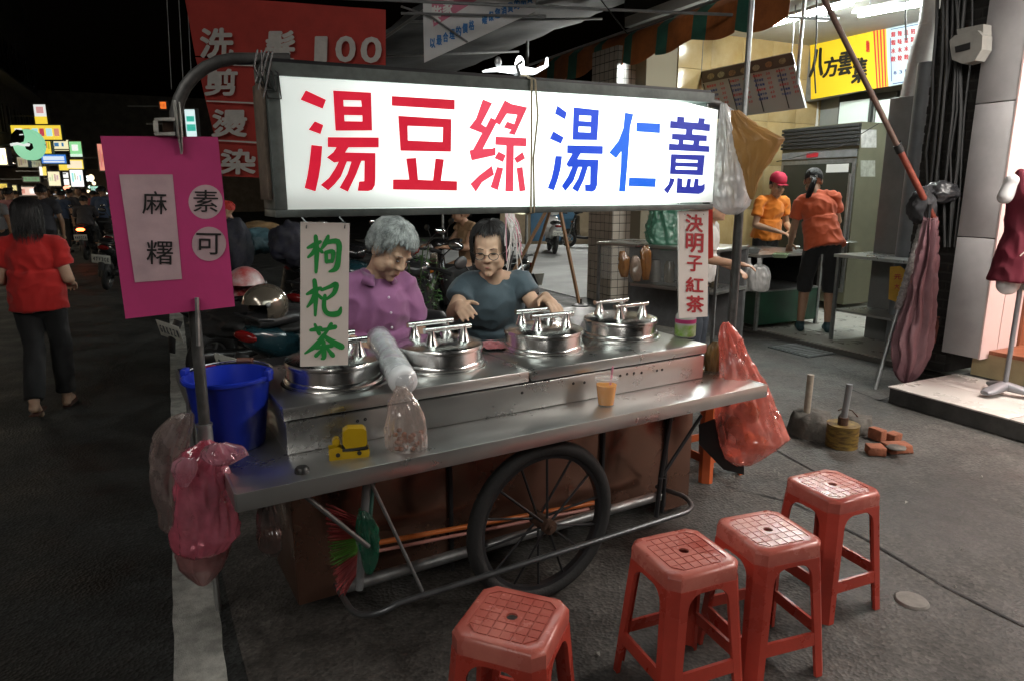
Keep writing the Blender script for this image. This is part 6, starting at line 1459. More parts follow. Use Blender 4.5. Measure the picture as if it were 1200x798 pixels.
q = MB(); q.tube([(-.10 + .06 * math.cos(a), .10 + .03 * math.sin(a), .84 + .05 * math.sin(a)) for a in [2 * PI * k / 14 for k in range(14)]], .016, 8, closed=True); q.build('red_hose', mat('red_hose', (.30, .02, .02), .4), t, 180)

# potted plant
t = thing('potted_plant', 'leafy green potted plant between the two vendors among the scooters', 'plant', D(486, 340, 5.3) * V((1, 1, 0)))
q = MB(); q.lathe([(.001, 0), (.13, 0), (.17, .30), (.18, .30), (.18, .33), (.16, .33), (.001, .31)], seg=24); q.build('pot', mat('terracotta', (.25, .10, .06), .8), t, 40)
rl = random.Random(4); q = MB(); ql = MB()
for k in range(26):
    a = rl.uniform(0, 6.28); r_ = rl.uniform(.05, .33); tip = V((math.cos(a) * r_, math.sin(a) * r_, rl.uniform(.65, 1.15))); q.tube([(0, 0, .31), tip * .5 + V((0, 0, .22)), tip], .005, 5)
    for j in range(11):
        p = tip.lerp(V((0, 0, .45)), rl.uniform(0, .55)) + V((rl.uniform(-.05, .05), rl.uniform(-.05, .05), rl.uniform(-.05, .05))); d = V((rl.uniform(-1, 1), rl.uniform(-1, 1), rl.uniform(-.6, .5))).normalized(); s_ = d.cross(V((0, 0, 1))).normalized(); L = rl.uniform(.04, .075)
        n_ = d.cross(s_); ql.face([p, p + d * L * .5 + s_ * L * .28 + n_ * .006, p + d * L, p + d * L * .5 - s_ * L * .28 + n_ * .006])
q.build('stem', mat('stem_green', (.05, .08, .03), .7), t); stuff(ql.build('foliage', mat('leaf_green', (.045, .13, .03), .45, var=.4, vs=12), t, 0, fix=False))

# wooden easel behind the vendors
t = thing('wooden_easel', 'folding wooden easel with slim legs standing behind the grey shirted vendor', 'easel')
ew = mat('easel_wood', (.20, .105, .045), .6, var=.35, vs=8, stretch=(4, 4, 1)); Ye = 4.9
top = D(652, 225, Ye)
for (x, y, dy) in ((682, 372, 0), (612, 300, -.1), (628, 300, .35)):
    a = D(x, y, Ye + dy); d = (a - top); k = (0 - top.z) / d.z; b = top + d * k; q = MB(); q.tube([top + V((0, dy * .1, 0)), b], .013, 4); q.build('leg', ew, t, 0)
q = MB(); a, b = D(640, 248, Ye), D(617, 292, Ye); q.tube([a, b], .016, 4, flat=.5); q.build('rail', galv, t, 0)
t = thing('stand_base', 'black and white ringed stand base behind the pots', 'stand', c2w(*CW(681, 352, .95)[:2], CW(681, 352, .95).z - .03))
t.scale = (.6, .6, .6)
for k in range(3): q = MB(); q.lathe([(.085 - .028 * k, .005 * k), (.085 - .028 * k, .005 * k + .006), (.06 - .028 * k, .005 * k + .007), (.001, .005 * k + .007)][:4], seg=28); q.build('ring', [blackm, mat('white_lid', (.5, .5, .5), .4)][k % 2], t)
q = MB(); q.cyl((0, 0, .015), (0, 0, .06), .009, seg=8); q.build('knob', blackm, t)
t = thing('side_table', 'dark folding table behind the far pots', 'table', c2w(.75, 1.05), CA)
q = MB(); q.bx(-.45, .55, -.2, .45, .80, .83, .004); q.build('table_top', blackpaint, t)
for x, y in ((-.4, -.15), (.5, -.15), (-.4, .4), (.5, .4)): q = MB(); q.cyl((x, y, 0), (x, y, .80), .014, seg=8); q.build('leg', blackpaint, t)

# =================================================================== STALL AND RESTAURANT FURNITURE
# glass cabinet stall in front of the tiled pillar
ct = thing('glass_stall', 'steel shelf stall with glass panels and hanging jars before the tiled pillar', 'stall', D(770, 330, 6.6) * V((1, 1, 0)), SA - R(70))
gl_ = mat('cabinet_glass', (.75, .78, .76), .06, alpha=.10)
q = MB(); q.bx(-.55, .75, -.25, .35, 1.03, 1.06, .004); q.build('shelf_top', steel, ct); q = MB(); q.bx(-.15, .75, -.24, .34, .66, .69, .004); q.build('shelf', steel, ct)
q = MB(); q.bx(-.50, .72, -.235, -.228, .70, 1.025); q.build('glass_pane', gl_, ct, 0); q = MB(); q.bx(-.53, .74, .30, .31, .2, 1.02); q.build('back_panel', greym, ct, 0)
for x in (-.53, .73):
    for y in (-.23, .33): q = MB(); q.bx(x - .012, x + .012, y - .012, y + .012, 0, 1.03); q.build('leg', galv, ct, 0)
for k in range(5):
    q = MB(); x = -.02 + k * .15; q.lathe([(.05, .695), (.052, .70), (.052, .86), (.04, .88), (.04, .90), (.001, .90)], (x, 0, 0), 18); q.build('jar', mat('jar_%d' % (k % 3), [(.30, .28, .25), (.08, .06, .03), (.45, .45, .45)][k % 3], .2), ct)
jb = mat('brown_tea_jar', (.34, .15, .05), .3, var=.5, vs=14)
for k, rw in enumerate(([(295, 727, 731), (304, 725, 737), (316, 725, 737), (325, 728, 735)], [(300, 742, 746), (308, 738, 752), (320, 738, 752), (330, 742, 750)], [(288, 755, 759), (296, 751, 762), (312, 751, 762), (328, 753, 761)])):
    bag('hanging_tea_bag', ['small brown tea bag hanging at the stall end beside the tiled pillar', 'pale brown tea bag hanging between two others on the stall', 'tall brown tea bag hanging on the stall beside the jars'][k], 'bag', rw, 6.25, film('brown_jar_film%d' % k, [(.50, .24, .08), (.6, .45, .34), (.50, .22, .06)][k], .85, .2, .4), .6, .01, 90 + k, seg=40, sub=4)['group'] = 'tea bags hung on the stall'
bag('green_net_bag', 'big green net bag standing on the glass stall', 'bag', [(242, 770, 795), (250, 764, 806), (262, 760, 812), (275, 758, 815), (285, 760, 814), (291, 765, 808)], 6.5, film('green_net', (.10, .33, .22), .85, .4, .3), .7, .03, 51)
q = MB(); q.flat([(829, 243), (835, 243), (836, 302), (830, 304)], [], lambda x, y, k: D(x, y, 3.3 + k), .02); tag(q.build('red_placard', mat('red_placard', (.55, .03, .02), .5), None, 0), 'red placard edge showing beside the red lettered board', 'placard')

# green prep cart with white bags
gp0 = G(885, 388, TZ); sg, rg = o_of(gp0)
gc_ = thing('green_prep_cart', 'green metal prep cart with steel top at the restaurant front', 'cart', (0, 0, 0))
gpm = mat('green_enamel', (.015, .085, .045), .4, var=.4, vs=5, dirt=.4)
def gpart(n_, m_, *a): q = MB(); stbox(q, *a); return q.build(n_, m_, gc_, 0)
gpart('lower_panel', gpm, sg, sg + .95, rg, rg + .01, TZ + .06, TZ + .42); gpart('lower_panel', gpm, sg, sg + .01, rg + .011, rg + .95, TZ + .06, TZ + .42); gpart('shelf', galv, sg - .005, sg + .96, rg - .005, rg + .96, TZ + .42, TZ + .44)
gpart('top', steel, sg - .02, sg + .98, rg - .02, rg + .98, TZ + .80, TZ + .83); gpart('back', blackm, sg + .94, sg + .95, rg + .02, rg + .95, TZ + .06, TZ + .8); gpart('back', blackm, sg + .02, sg + .93, rg + .93, rg + .94, TZ + .06, TZ + .8)
for a, b in ((0, 0), (.93, 0), (0, .93)): gpart('post', galv, sg + a - .008, sg + a + .025, rg + b - .008, rg + b + .025, TZ, TZ + .8)
wbm = film('white_tshirt_bag', (.72, .70, .68), .9, .35, .3)
for k, (x, lab) in enumerate(((868, 'white carrier bag hanging on the green cart, half behind the cart pole'), (877, 'white carrier bag hanging in the middle on the green cart'), (890, 'widest white carrier bag hanging on the green cart corner'))):
    w = (9, 8, 13)[k]; bag('carrier_bag', lab, 'bag', [(303, x - 2, x + 2), (310, x - 2.5, x + 2.5), (315, x - w * .8, x + w * .8), (325, x - w, x + w), (338, x - w * .85, x + w * .85), (341, x - w * .7, x + w * .7)], gp0.y - .12 + .05 * (2 - k), wbm, .35, .012, 60 + k)['group'] = 'white carrier bags on the green cart'
topz = TZ + .83
def on_top(x, y, z=topz): return G(x, y, z)
tubc = [((867, 275), (.14, .10, .07), (.50, .03, .02), 'red plastic tub on the green cart'), ((895, 275), (.12, .09, .13), (.20, .25, .30), 'blue-grey tub with yellow label on the green cart'), ((872, 266), (.16, .10, .03), (.35, .40, .45), 'flat pale tray on the green cart'), ((915, 302), (.14, .10, .04), (.25, .33, .20), 'shallow green tray on the green cart front'), ((930, 292), (.10, .09, .03), (.7, .7, .66), 'white paper box on the green cart'), ((880, 297), (.16, .10, .06), (.15, .16, .15), 'grey bundle of bags on the green cart')]
for k, ((x, y), d, c_, lab) in enumerate(tubc):
    p = on_top(x, y); q = MB(); q.rings([[V((sx * d[0] * f, sy * d[1] * f, z)) for sx, sy in ((-1, -1), (1, -1), (1, 1), (-1, 1))] for f, z in ((.8, 0), (1, d[2]), (1.06, d[2]), (1.06, d[2] + .008), (.96, d[2] + .008), (.78, .012))]); o = q.build('tub', mat('tub_%d' % k, c_, .4), None, 20); o.scale = (.7, .7, .8); o.location = p + V((0, 0, .001)); o.rotation_euler = (0, 0, SA + .2 * k); tag(o, lab, 'tub')
# steel counter, hood unit, fridge
sc = thing('steel_counter', 'stainless steel work counter with lower shelf beside the fridge', 'counter', (0, 0, 0))
s0c, r0c = o_of(G(1000, 300, TZ + .88))
def spart2(n_, m_, *a): q = MB(); stbox(q, *a); return q.build(n_, m_, sc, 0)
spart2('top', steel, s0c - 1.05, s0c + .22, r0c, r0c + .75, TZ + .85, TZ + .88); spart2('shelf', steel, s0c - 1.0, s0c + .2, r0c + .05, r0c + .7, TZ + .30, TZ + .32); spart2('back', greym, s0c - 1.0, s0c + .2, r0c + .70, r0c + .72, TZ + .3, TZ + .85)
for a in (-1.0, .18): spart2('leg', galv, s0c + a, s0c + a + .03, r0c + .03, r0c + .06, TZ, TZ + .85); spart2('leg', galv, s0c + a, s0c + a + .03, r0c + .68, r0c + .71, TZ, TZ + .85)
p = D(1040, 262, G(1000, 300, TZ + .88).y); hs, hr = o_of(p); q = MB(); z0 = TZ + .882
q.rings([[st(hs + a, hr + .2 + b, z0 + h_) for a, b, h_ in ((-.2, 0, 0), (.22, 0, 0), (.22, 0, .20), (-.2, 0, .34))], [st(hs + a, hr + .6 + b, z0 + h_) for a, b, h_ in ((-.2, 0, 0), (.22, 0, 0), (.22, 0, .20), (-.2, 0, .34))]]); tag(q.build('steel_hood_unit', steel, None, 0), 'slanted stainless steel dispenser standing on the work counter', 'dispenser')
c_ = G(992, 284, z0); t = thing('pan_lid', 'round steel lid with black knob on the work counter', 'lid', c_); q = MB(); q.lathe([(.13, 0), (.12, .012), (.05, .03), (.001, .034)], seg=24); q.build('lid', chrome, t); q = MB(); q.ell((0, 0, .042), (.02, .02, .014)); q.build('knob', blackm, t)
q = MB(); q.flat([(1043, 313), (1055, 312), (1062, 318), (1060, 352), (1052, 355), (1041, 351)], [], lambda x, y, k: D(x, y, 6.3 + k), .05); o = q.build('yellow_box', mat('yellow_card', (.60, .36, .05), .6, var=.15, vs=12), None, 20); tag(o, 'yellow cardboard box with red print hanging on the counter side', 'box')
q = MB(); put_char(q, '元', lambda x, y, d: D(x, -y, 6.295 - d), 1052, -325, 9, 6, .03); put_char(q, '大', lambda x, y, d: D(x, -y, 6.295 - d), 1051, -336, 6, 6, .03); q.build('print', ink_r, o, 0)
fz = thing('glass_door_fridge', 'tall steel fridge with dark glass door and black louvred top', 'fridge', (0, 0, 0)); rfr = 1.75
sf1 = on_r(918, 150, rfr)[0]; sf0 = on_r(1009, 143, rfr)[0]; ztf = on_r(1009, 143, rfr)[1]
olive = mat('olive_steel', (.17, .17, .115), .4, .4, var=.2, vs=4, rvar=.1)
def fp(n_, m_, *a): q = MB(); stbox(q, *a); return q.build(n_, m_, fz, 0)
fp('cabinet', olive, sf0, sf1, rfr + .02, rfr + .75, TZ + .1, ztf); fp('door_frame', galv, sf0 + .02, sf1 - .02, rfr, rfr + .02, TZ + .25, ztf - .42); fp('door_glass', mat('dark_door_glass', (.03, .032, .025), .08), sf0 + .06, sf1 - .06, rfr - .006, rfr, TZ + .3, ztf - .47)
for k in range(6): fp('louvre', blackm, sf0 + .0, sf1, rfr - .02, rfr + .018, ztf - .045 - k * .045, ztf - .012 - k * .045)
fp('control_strip', greym, sf0 + .02, sf1 - .02, rfr - .004, rfr + .018, ztf - .40, ztf - .31); fp('control_badge', mat('red_badge', (.4, .02, .03), .4), (sf0 + sf1) / 2 - .02, (sf0 + sf1) / 2 + .16, rfr - .008, rfr - .004, ztf - .385, ztf - .33); fp('door_handle', galv, sf0 + .03, sf0 + .055, rfr - .05, rfr - .03, TZ + .7, ztf - .6)
fp('notice', mat('notice_white', (.66, .66, .64), .6), sf0 + .10, sf0 + .42, rfr - .009, rfr - .006, ztf - .58, ztf - .48)
for k, (x, y, w, h_, c_) in enumerate(((1018, 163, 18, 21, (.62, .62, .60)), (1017, 198, 17, 19, (.42, .44, .38)))):
    q = MB(); r0 = on_s(x - w / 2, y, sf0 - .001); pts = [on_s(xx, yy, sf0 - .002) for xx, yy in ((x - w / 2, y - h_ / 2), (x + w / 2, y - h_ / 2), (x + w / 2, y + h_ / 2), (x - w / 2, y + h_ / 2))]
    q.face([st(sf0 - .003, r_, z) for r_, z in pts]); q.build('sticker', mat('sticker_%d' % k, c_, .5, var=.4, vs=14), fz, 0)
# vertical paper sign on the wall by the fridge
q = MB(); pp = [on_r(x, y, RB - .08) for x, y in ((952, 121), (959, 120), (959, 148), (951, 149))]; q.face([st(s, RB - .08, z) for s, z in pp]); tag(q.build('wall_notice', mat('notice_white', (.66, .66, .64), .6), None, 0), 'narrow white notice on the wall under the yellow sign', 'notice')

# =================================================================== POLES, DUCTS, CABLES ON THE RIGHT
ru = mat('red_worn_pole', (.30, .06, .035), .5, var=.5, vs=9); bw = mat('brown_worn_pole', (.14, .08, .06), .6, var=.4, vs=9)
a, b = D(960, -12, 5.3), D(1097, 262, 5.35); m_ = a.lerp(b, .66)
t = thing('slanted_pole', 'long slanted pole, brown above and red below, across the restaurant front', 'pole', a); q = MB(); q.cyl((0, 0, 0), m_ - a, .020, seg=10); q.build('upper_pole', bw, t); q = MB(); q.cyl(m_ - a, b - a, .024, seg=10); q.build('lower_pole', ru, t); q = MB(); q.cyl(m_ - a - (b - a) * .012, m_ - a + (b - a) * .02, .03, seg=10); q.build('joint', blackm, t)
a, b = G(1025, 456), D(1090, 235, 5.55); t = thing('wrapped_pole', 'leaning pole wrapped in pale tape beside the mauve parasol cloth', 'pole', a); m_ = a.lerp(b, .42)
q = MB(); q.cyl((0, 0, 0), m_ - a, .016, seg=10); q.build('bare_pole', galv, t)
N = 46; q = MB(); q.tube([(m_ - a).lerp(b - a, k / N) for k in range(N + 1)], [.026 + .005 * (k % 2) + .003 * random.random() for k in range(N + 1)], 10); q.build('tape_wrap', mat('pale_wrap', (.34, .31, .30), .8, var=.6, vs=40), t, 60)
t = thing('closed_parasol', 'closed mauve parasol cloth standing on the platform corner', 'parasol')
bag('cloth', None, None, [(258, 1088, 1094), (290, 1083, 1093), (320, 1076, 1092), (350, 1066, 1092), (380, 1056, 1092), (405, 1050, 1089), (422, 1048, 1084), (436, 1050, 1076), (447, 1056, 1068)], 5.25, mat('mauve_cloth', (.20, .095, .11), .6, var=.35, vs=5, wrinkle=.6, ws=5), .5, .035, 81, parent=t, sub=8, crump=.35, pleat=.9)
q = MB(); q.cyl(D(1090, 240, 5.3), D(1064, 452, 5.25), .014, seg=8); q.build('shaft', blackpaint, t)
heap('black_plastic_bag', 'black and grey plastic bag jammed between the poles and the pier', 'bag', D(1103, 226, 5.45), (.12, .09, .075), mat('black_bag', (.012, .012, .013), .32, var=.5, vs=5, col2=(.05, .05, .055)), 13)
heap('grey_rag', 'grey rag bundle tied around the slanted pole end', 'rag', D(1080, 242, 5.4), (.09, .08, .12), mat('grey_rag', (.045, .045, .05), .7, var=.7, vs=8), 15)
a, b = D(1094, 402, 5.5), D(1120, 280, 5.6); q = MB(); q.cyl(a, b, .014, seg=8); tag(q.build('red_pole', ru), 'short red pole leaning between the parasol cloth and the grey panel', 'pole')
# ducts and conduits
q = MB(); c0 = D(1088, 74, 6.6); c1 = D(1076, 238, 6.6); q.cyl((c0.x, c0.y, c0.z), (c0.x, c0.y, .05), .085, seg=18); tag(q.build('drain_pipe', mat('grey_pipe', (.20, .22, .24), .4, var=.2, vs=5)), 'thick grey vertical drain pipe beside the cables', 'pipe')
t = thing('flexible_duct', 'ribbed flexible duct rising from a steel box beside the drain pipe', 'duct'); pts = [D(x, y, 7.0) for x, y in ((1068, 118), (1074, 90), (1082, 55), (1090, 30), (1095, 0), (1096, -40))]
full = [pts[i].lerp(pts[i + 1], k / 8) for i in range(5) for k in range(8)]; q = MB(); q.tube(full, [.10 + .006 * (k % 2) for k in range(len(full))], 16); q.build('duct_hose', mat('duct_grey', (.42, .40, .38), .5, var=.2, vs=9), t, 30)
q = MB(); a = D(1068, 115, 7.0); q.box((a.x, a.y, a.z / 2), (.28, .25, a.z), Matrix.Rotation(SA, 3, 'Z'), .01); q.build('duct_box', mat('duct_box_grey', (.20, .20, .195), .5, var=.2, vs=5), t)
fnK = on_plane_r(rf - .09)
mt = thing('electricity_meter', 'grey electricity meter with curved cover fixed high on the brick pier', 'meter'); Ym = 5.75
q = MB(); q.flat([(1124, 50), (1130, 44), (1157, 38), (1163, 44), (1162, 60), (1154, 73), (1140, 77), (1127, 72)], [], lambda x, y, k: fnK(x, y, k), .12); q.build('cover', mat('meter_grey', (.34, .33, .30), .35, var=.2, vs=9), mt, 20)
q = MB(); q.flat([(1129, 36), (1160, 30), (1160, 42), (1130, 46)], [], lambda x, y, k: fnK(x, y, k - .02), .1); q.build('terminal_box', mat('meter_grey', (.34, .33, .30), .35), mt, 20)
q = MB(); q.flat([(1131, 57), (1149, 52), (1149, 60), (1132, 64)], [], lambda x, y, k: fnK(x, y, .121 + k), .006); q.build('display', blackm, mt, 0)
for k in range(8):
    x = 1093 + k * 5.4 + random.uniform(-2, 2); fnK = on_plane_r(rf - .03 - .05 * random.random()); pts = [fnK(x + random.uniform(-4, 4) - (y - 100) * .06, y) for y in (-20, 30, 80, 130, 180, 230, 290)]
    q = MB(); q.tube(pts, random.uniform(.006, .016), 6); o = q.build('cable', cable); tag(o, 'black cable running down the brick pier', 'cable', 'cables on the brick pier')
q = MB(); q.cyl(D(1102, 212, 5.9), D(1122, 155, 5.95), .028, seg=10); tag(q.build('wooden_stick', mat('pale_stick', (.30, .27, .22), .7)), 'pale wooden stick leaning among the cables', 'stick')
q = MB(); q.flat([(1104, 42), (1116, 40), (1116, 63), (1103, 62)], [], lambda x, y, k: D(x, y, 6.2 - k), .08); tag(q.build('junction_box', blackm, None, 20), 'small black box hanging before the white menu sign', 'box')
for k, pp in enumerate(([(957, -5), (957, 40), (954, 75), (956, 110)], [(1062, -5), (1061, 20), (1062, 48)], [(1030, 145), (985, 172), (910, 190)], [(1055, 165), (1062, 200), (1058, 240), (1050, 270)], [(700, -5), (735, 40), (790, 20)])):
    q = MB(); q.tube([D(x, y, 6.6 + k * .1) for x, y in pp], .007 if k != 2 else .004, 6); tag(q.build('hanging_cable', cable, None, 60), ['black cable dangling before the yellow sign', 'black cable hanging before the white menu sign', 'thin wire strung before the fridge', 'black cable dangling beside the fridge stickers', 'black cable sagging under the striped awning'][k], 'cable')

# =================================================================== MANNEQUIN
mn = thing('mannequin', 'headless white mannequin in dark red dress on a grey stand', 'mannequin', G(1190, 462, PZ) + V((-.13, -.02, .02)), 0)
whp = mat('mannequin_white', (.66, .65, .65), .35); gst = mat('stand_grey', (.22, .22, .235), .45, .3); xo = .0
solid('torso', [('e', (.03, 0, 1.38), (.15, .10, .16)), ('e', (.03, 0, 1.10), (.13, .095, .18)), ('c', (-.13, 0, 1.46), (.19, 0, 1.46), .055, .055), ('c', (.03, 0, 1.48), (.03, 0, 1.66), .055, .042), ('e', (.03, 0, .95), (.16, .11, .13)), ('c', (-.05, 0, .90), (-.06, 0, .77), .078, .072), ('c', (.11, 0, .90), (.12, 0, .77), .078, .072), ('c', (-.13, 0, 1.46), (-.17, .0, 1.36), .05, .048)], whp, mn, .008, 2)
q = MB(); q.lathe([(.045, 1.655), (.052, 1.665), (.052, 1.69), (.044, 1.70), (.001, 1.70)], (.03, 0, 0), 22); q.build('neck_cap', mat('neck_cap_grey', (.5, .5, .52), .4), mn)
drs = mat('dark_red_dress', (.13, .004, .018), .8, var=.25, vs=6, wrinkle=.4, ws=5, bump=.1, bs=160)
solid('dress', [('f', (.03, 0, .80), (.03, 0, 1.12), (.215, .165), (.152, .115), (1, 0, 0)), ('f', (.03, 0, 1.10), (.03, 0, 1.42), (.150, .113), (.160, .112), (1, 0, 0)), ('c', (-.085, -.045, 1.38), (-.105, -.02, 1.515), .042, .030), ('c', (.145, -.045, 1.38), (.165, -.02, 1.515), .042, .030), ('e', (.03, -.02, 1.33), (.15, .115, .12))], drs, mn, .008, 2, .009, (9, 9, 2), 3)
for k, (x, z) in enumerate(((.03, 1.32), (-.07, 1.0))):
    for s in (-1, 1): q = MB(); q.tube([(x, -.15, z), (x + s * .03, -.165, z + .012), (x + s * .055, -.16, z - .02)], .004, 5); q.build('bow', mat('pale_bow', (.6, .5, .45), .7), mn)
q = MB(); q.cyl((.03, .0, .03), (.03, 0, .82), .016, seg=12); q.build('stand_pole', gst, mn)
for a in (200, 320, 80):
    q = MB(); loft(q, [((0, 0, .05), .035, .035), ((.07, 0, .04), .045, .03), ((.15, 0, .025), .05, .022), ((.20, 0, .018), .03, .015)], 14, 2.5); M = Matrix.Translation((.03, 0, 0)) @ Matrix.Rotation(R(a), 4, 'Z'); q.build('stand_foot', gst, mn, 60, M)

# =================================================================== FAR STREET ON THE LEFT
fac = mat('far_facade', (.16, .14, .12), .8, var=.4, vs=2); lit_w = glow('warm_window', (1, .75, .45), .35)
def far_block(label, s0, s1, r0, r1, h, left=True, fl=3.3):
    b = thing('shop_house', label, 'building', (0, 0, 0)); q = MB(); stbox(q, s0, s1, r0, r1, 3.0, h); q.build('upper_wall', fac, b, 0)
    q = MB(); stbox(q, s0, s1, r0 - (2.5 if left else -2.5), r1 - (2.5 if left else -2.5), 0, 3.0); q.build('ground_floor', mat('lit_shop_wall', (.35, .27, .20), .7, var=.4, vs=2), b, 0)
    face_r = r1 if left else r0; sg_ = .01 if left else -.01; n_ = int((h - 3) / fl)
    for k in range(n_):
        z = 3.3 + k * fl; q = MB(); stbox(q, s0 + .3, s1 - .3, face_r, face_r + sg_ * 70, z - .1, z); q.build('balcony', fac, b, 0)
        m2 = int((s1 - s0) / 1.8)
        for j in range(m2):
            sa = s0 + .5 + j * 1.8; q = MB(); stbox(q, sa, sa + 1.0, face_r, face_r + sg_ * 2, z + .9, z + 2.2); w_ = q.build('window', mat('dark_window', (.02, .022, .025), .1), b, 0)
            q = MB(); stbox(q, sa + .48, sa + .52, face_r + sg_ * 2.1, face_r + sg_ * 4, z + .9, z + 2.2); q.build('mullion', greym, w_, 0)
    for x in (s0 + .3, s1 - .3):
        q = MB(); stbox(q, x - .2, x + .2, r1 - .5 if left else r0, r1 if left else r0 + .5, 0, 3.0); q.build('pillar', mat('pillar_tile', (.22, .18, .14), .5), b, 0)
RL = -12.2
far_block('dark shop house on the near left across the road', 3, 14.6, RL - 8, RL, 11)
far_block('dark shop house on the left at the first street sign', 15, 22, RL - 8, RL, 10.5)
far_block('dark shop house with balconies farther down the left side', 22.2, 31, RL - 8, RL, 9.5)
far_block('dark shop house at the far end of the left side', 31.2, 48, RL - 8, RL, 12)
far_block('dark shop house closing the far end of the street', 52, 58, RL - 8, 8, 8, False)
for k in range(6):
    s0 = 5 + k * 6.5; lamp_panel('arcade_lamp', 'lit ceiling lamp under the left arcade, %s' % ['nearest the opposite shops', 'at the first street sign', 'second along the arcade', 'third along the arcade', 'fourth along the arcade', 'at the far end'][k], s0, s0 + 1.6, RL - 1.2, RL - .1, 2.85, L_LEFT, (1, .86, .65))  # first lamp is out of view, added to brighten the walker in red
# projecting light signs, each with its own shape and colours
rs_ = random.Random(12)
def far_sign(label, x0, y0, x1, y1, Y, col, s=1.0, detail=(), disc=False, shift=0):
    c = D((x0 + x1) / 2, (y0 + y1) / 2, Y); t = thing('street_sign', label, 'sign', c); k = Y / 830
    w, h = (x1 - x0) * k, (y1 - y0) * k
    if not detail and not disc:
        detail = [(.12 + .2 * i, rs_.uniform(.15, .4), .12 + .2 * i + rs_.uniform(.08, .17), rs_.uniform(.55, .88), tuple(c_ * rs_.uniform(.2, .6) for c_ in col), s) for i in range(4)]
    if disc:
        q = MB(); q.lathe([(.001, .0), (w / 2, .0), (w / 2, -.2), (.001, -.2)], seg=36, M=Matrix.Rotation(PI / 2, 3, 'X')); q.build('face', glow('fs_' + label[:18], col, s), t, 30)
    else:
        q = MB(); q.bx(-w / 2, w / 2, -.08, .08, -h / 2, h / 2, .01); q.build('face', glow('fs_' + label[:18], col, s), t, 0)
        q = MB(); e = .03 + w * .012; q.flat([(-w / 2 - e, -h / 2 - e), (w / 2 + e, -h / 2 - e), (w / 2 + e, h / 2 + e), (-w / 2 - e, h / 2 + e)], [[(-w / 2, -h / 2), (w / 2, -h / 2), (w / 2, h / 2), (-w / 2, h / 2)]], lambda x, z, kk: V((x, -.09 + kk, z)), .18); q.build('rim', greym, t, 0)
    for (a, b, c2, d, cc, ss) in detail:       # printed blocks, in shares of the face
        q = MB(); q.bx(-w / 2 + a * w, -w / 2 + c2 * w, -.094, -.088, h / 2 - d * h, h / 2 - b * h); q.build('print', glow('fp_%02x%02x%02x_%d' % (int(cc[0] * 99), int(cc[1] * 99), int(cc[2] * 99), int(ss * 10)), cc, ss) if ss else mat('fpd_%02x%02x%02x' % (int(cc[0] * 99), int(cc[1] * 99), int(cc[2] * 99)), cc, .6), t, 0)
    q = MB(); q.cyl((-w / 2 - 1.2, .15, 0), (w / 2, .15, 0), .03, seg=6); q.build('bracket', greym, t)
    return t
YE, WT, GN, BU, LG, PK = (1, .72, .05), (.95, .97, .95), (.25, .8, .35), (.02, .20, .75), (.35, .85, .5), (1, .5, .5)
bk = (.02, .02, .02)
far_sign('wide yellow street sign with a row of pale squares', 15, 148, 73, 164, 31, YE, .9, [(.08, .22, .22, .75, WT, .9), (.27, .22, .38, .75, (.6, .1, .08), .6), (.42, .22, .54, .75, (.4, .8, .8), .9), (.57, .22, .66, .75, (.7, .05, .1), .7), (.70, .22, .82, .75, (.5, .85, .9), .9), (.86, .22, .96, .75, (.8, .3, .2), .8)])
ds = far_sign('big round green street sign with dark blob and white streak', 15, 154, 50, 186, 28, LG, .75, disc=True)
for pts, m_ in (([(-.40, .10), (-.36, .30), (-.18, .45), (.02, .42), (.05, .22), (.0, .08), (-.12, .04), (-.30, .02)], blackm), ([(.02, -.02), (.14, .06), (.26, .02), (.28, -.12), (.16, -.2), (.04, -.14)], blackm), ([(-.44, .02), (-.2, .06), (.0, .0), (.1, .04), (.2, .02), (.16, -.06), (-.02, -.06), (-.2, -.02), (-.42, -.06)], glow('disc_white', (.9, .95, .9), .9)), ([(-.1, .30), (.02, .31), (.02, .28), (-.1, .27)], glow('disc_white', (.9, .95, .9), .9))):
    q = MB(); q.flat([(a * 1.25, b * 1.25) for a, b in pts], [], lambda x, z, k: V((x, -.205 - k - (.004 if m_ is not blackm else 0), z)), .006); q.build('emblem', m_, ds, 0)
far_sign('tall white street sign with yellow lower half', 42, 124, 56, 148, 33, WT, .8, [(0, .55, 1, 1, YE, .9), (.2, .1, .8, .4, PK, .6)])
far_sign('narrow yellow street sign beside the round green sign', 50, 164, 61, 181, 32, YE, .85)
far_sign('cream street sign with blue oval', 61, 165, 82, 177, 34, (1, .9, .55), .9, [(.2, .25, .45, .6, (.02, .25, .6), .6), (.6, .25, .72, .6, (.02, .25, .6), .6)])
far_sign('green street sign with white ball', 83, 167, 97, 184, 33, GN, .8, [(.2, .2, .7, .6, WT, .9), (0, .82, 1, 1, (.7, .95, .8), .9)])
far_sign('blue street sign with white lettering bars', 50, 182, 79, 192, 30, BU, .8, [(.08, .2, .92, .62, (.75, .85, 1), .9), (.08, .75, .92, .88, WT, .9)])
far_sign('yellow street sign with pale right part below the blue sign', 70, 188, 99, 200, 33, YE, .9, [(.35, .1, .95, .8, (1, .85, .6), .9)])
far_sign('plain white street sign box beside the yellow sign', 84, 200, 99, 219, 31, WT, 1.3)
far_sign('cream street sign box left of the plain white one', 58, 202, 72, 218, 31, (1, .95, .65), 1.1)
far_sign('white street sign box with dark top stripe', 71, 203, 82, 217, 32, WT, 1.1, [(.2, .05, .8, .15, bk, 0)])
far_sign('slim yellow and white street sign', 48, 196, 56, 206, 31, YE, .9, [(0, 0, .4, 1, WT, 1)])
far_sign('small green street sign with dark lettering', 29, 208, 48, 213, 27, (.02, .35, .12), .5)
far_sign('dim beige street sign below the round green sign', 22, 185, 34, 196, 29, (.75, .65, .45), .45)
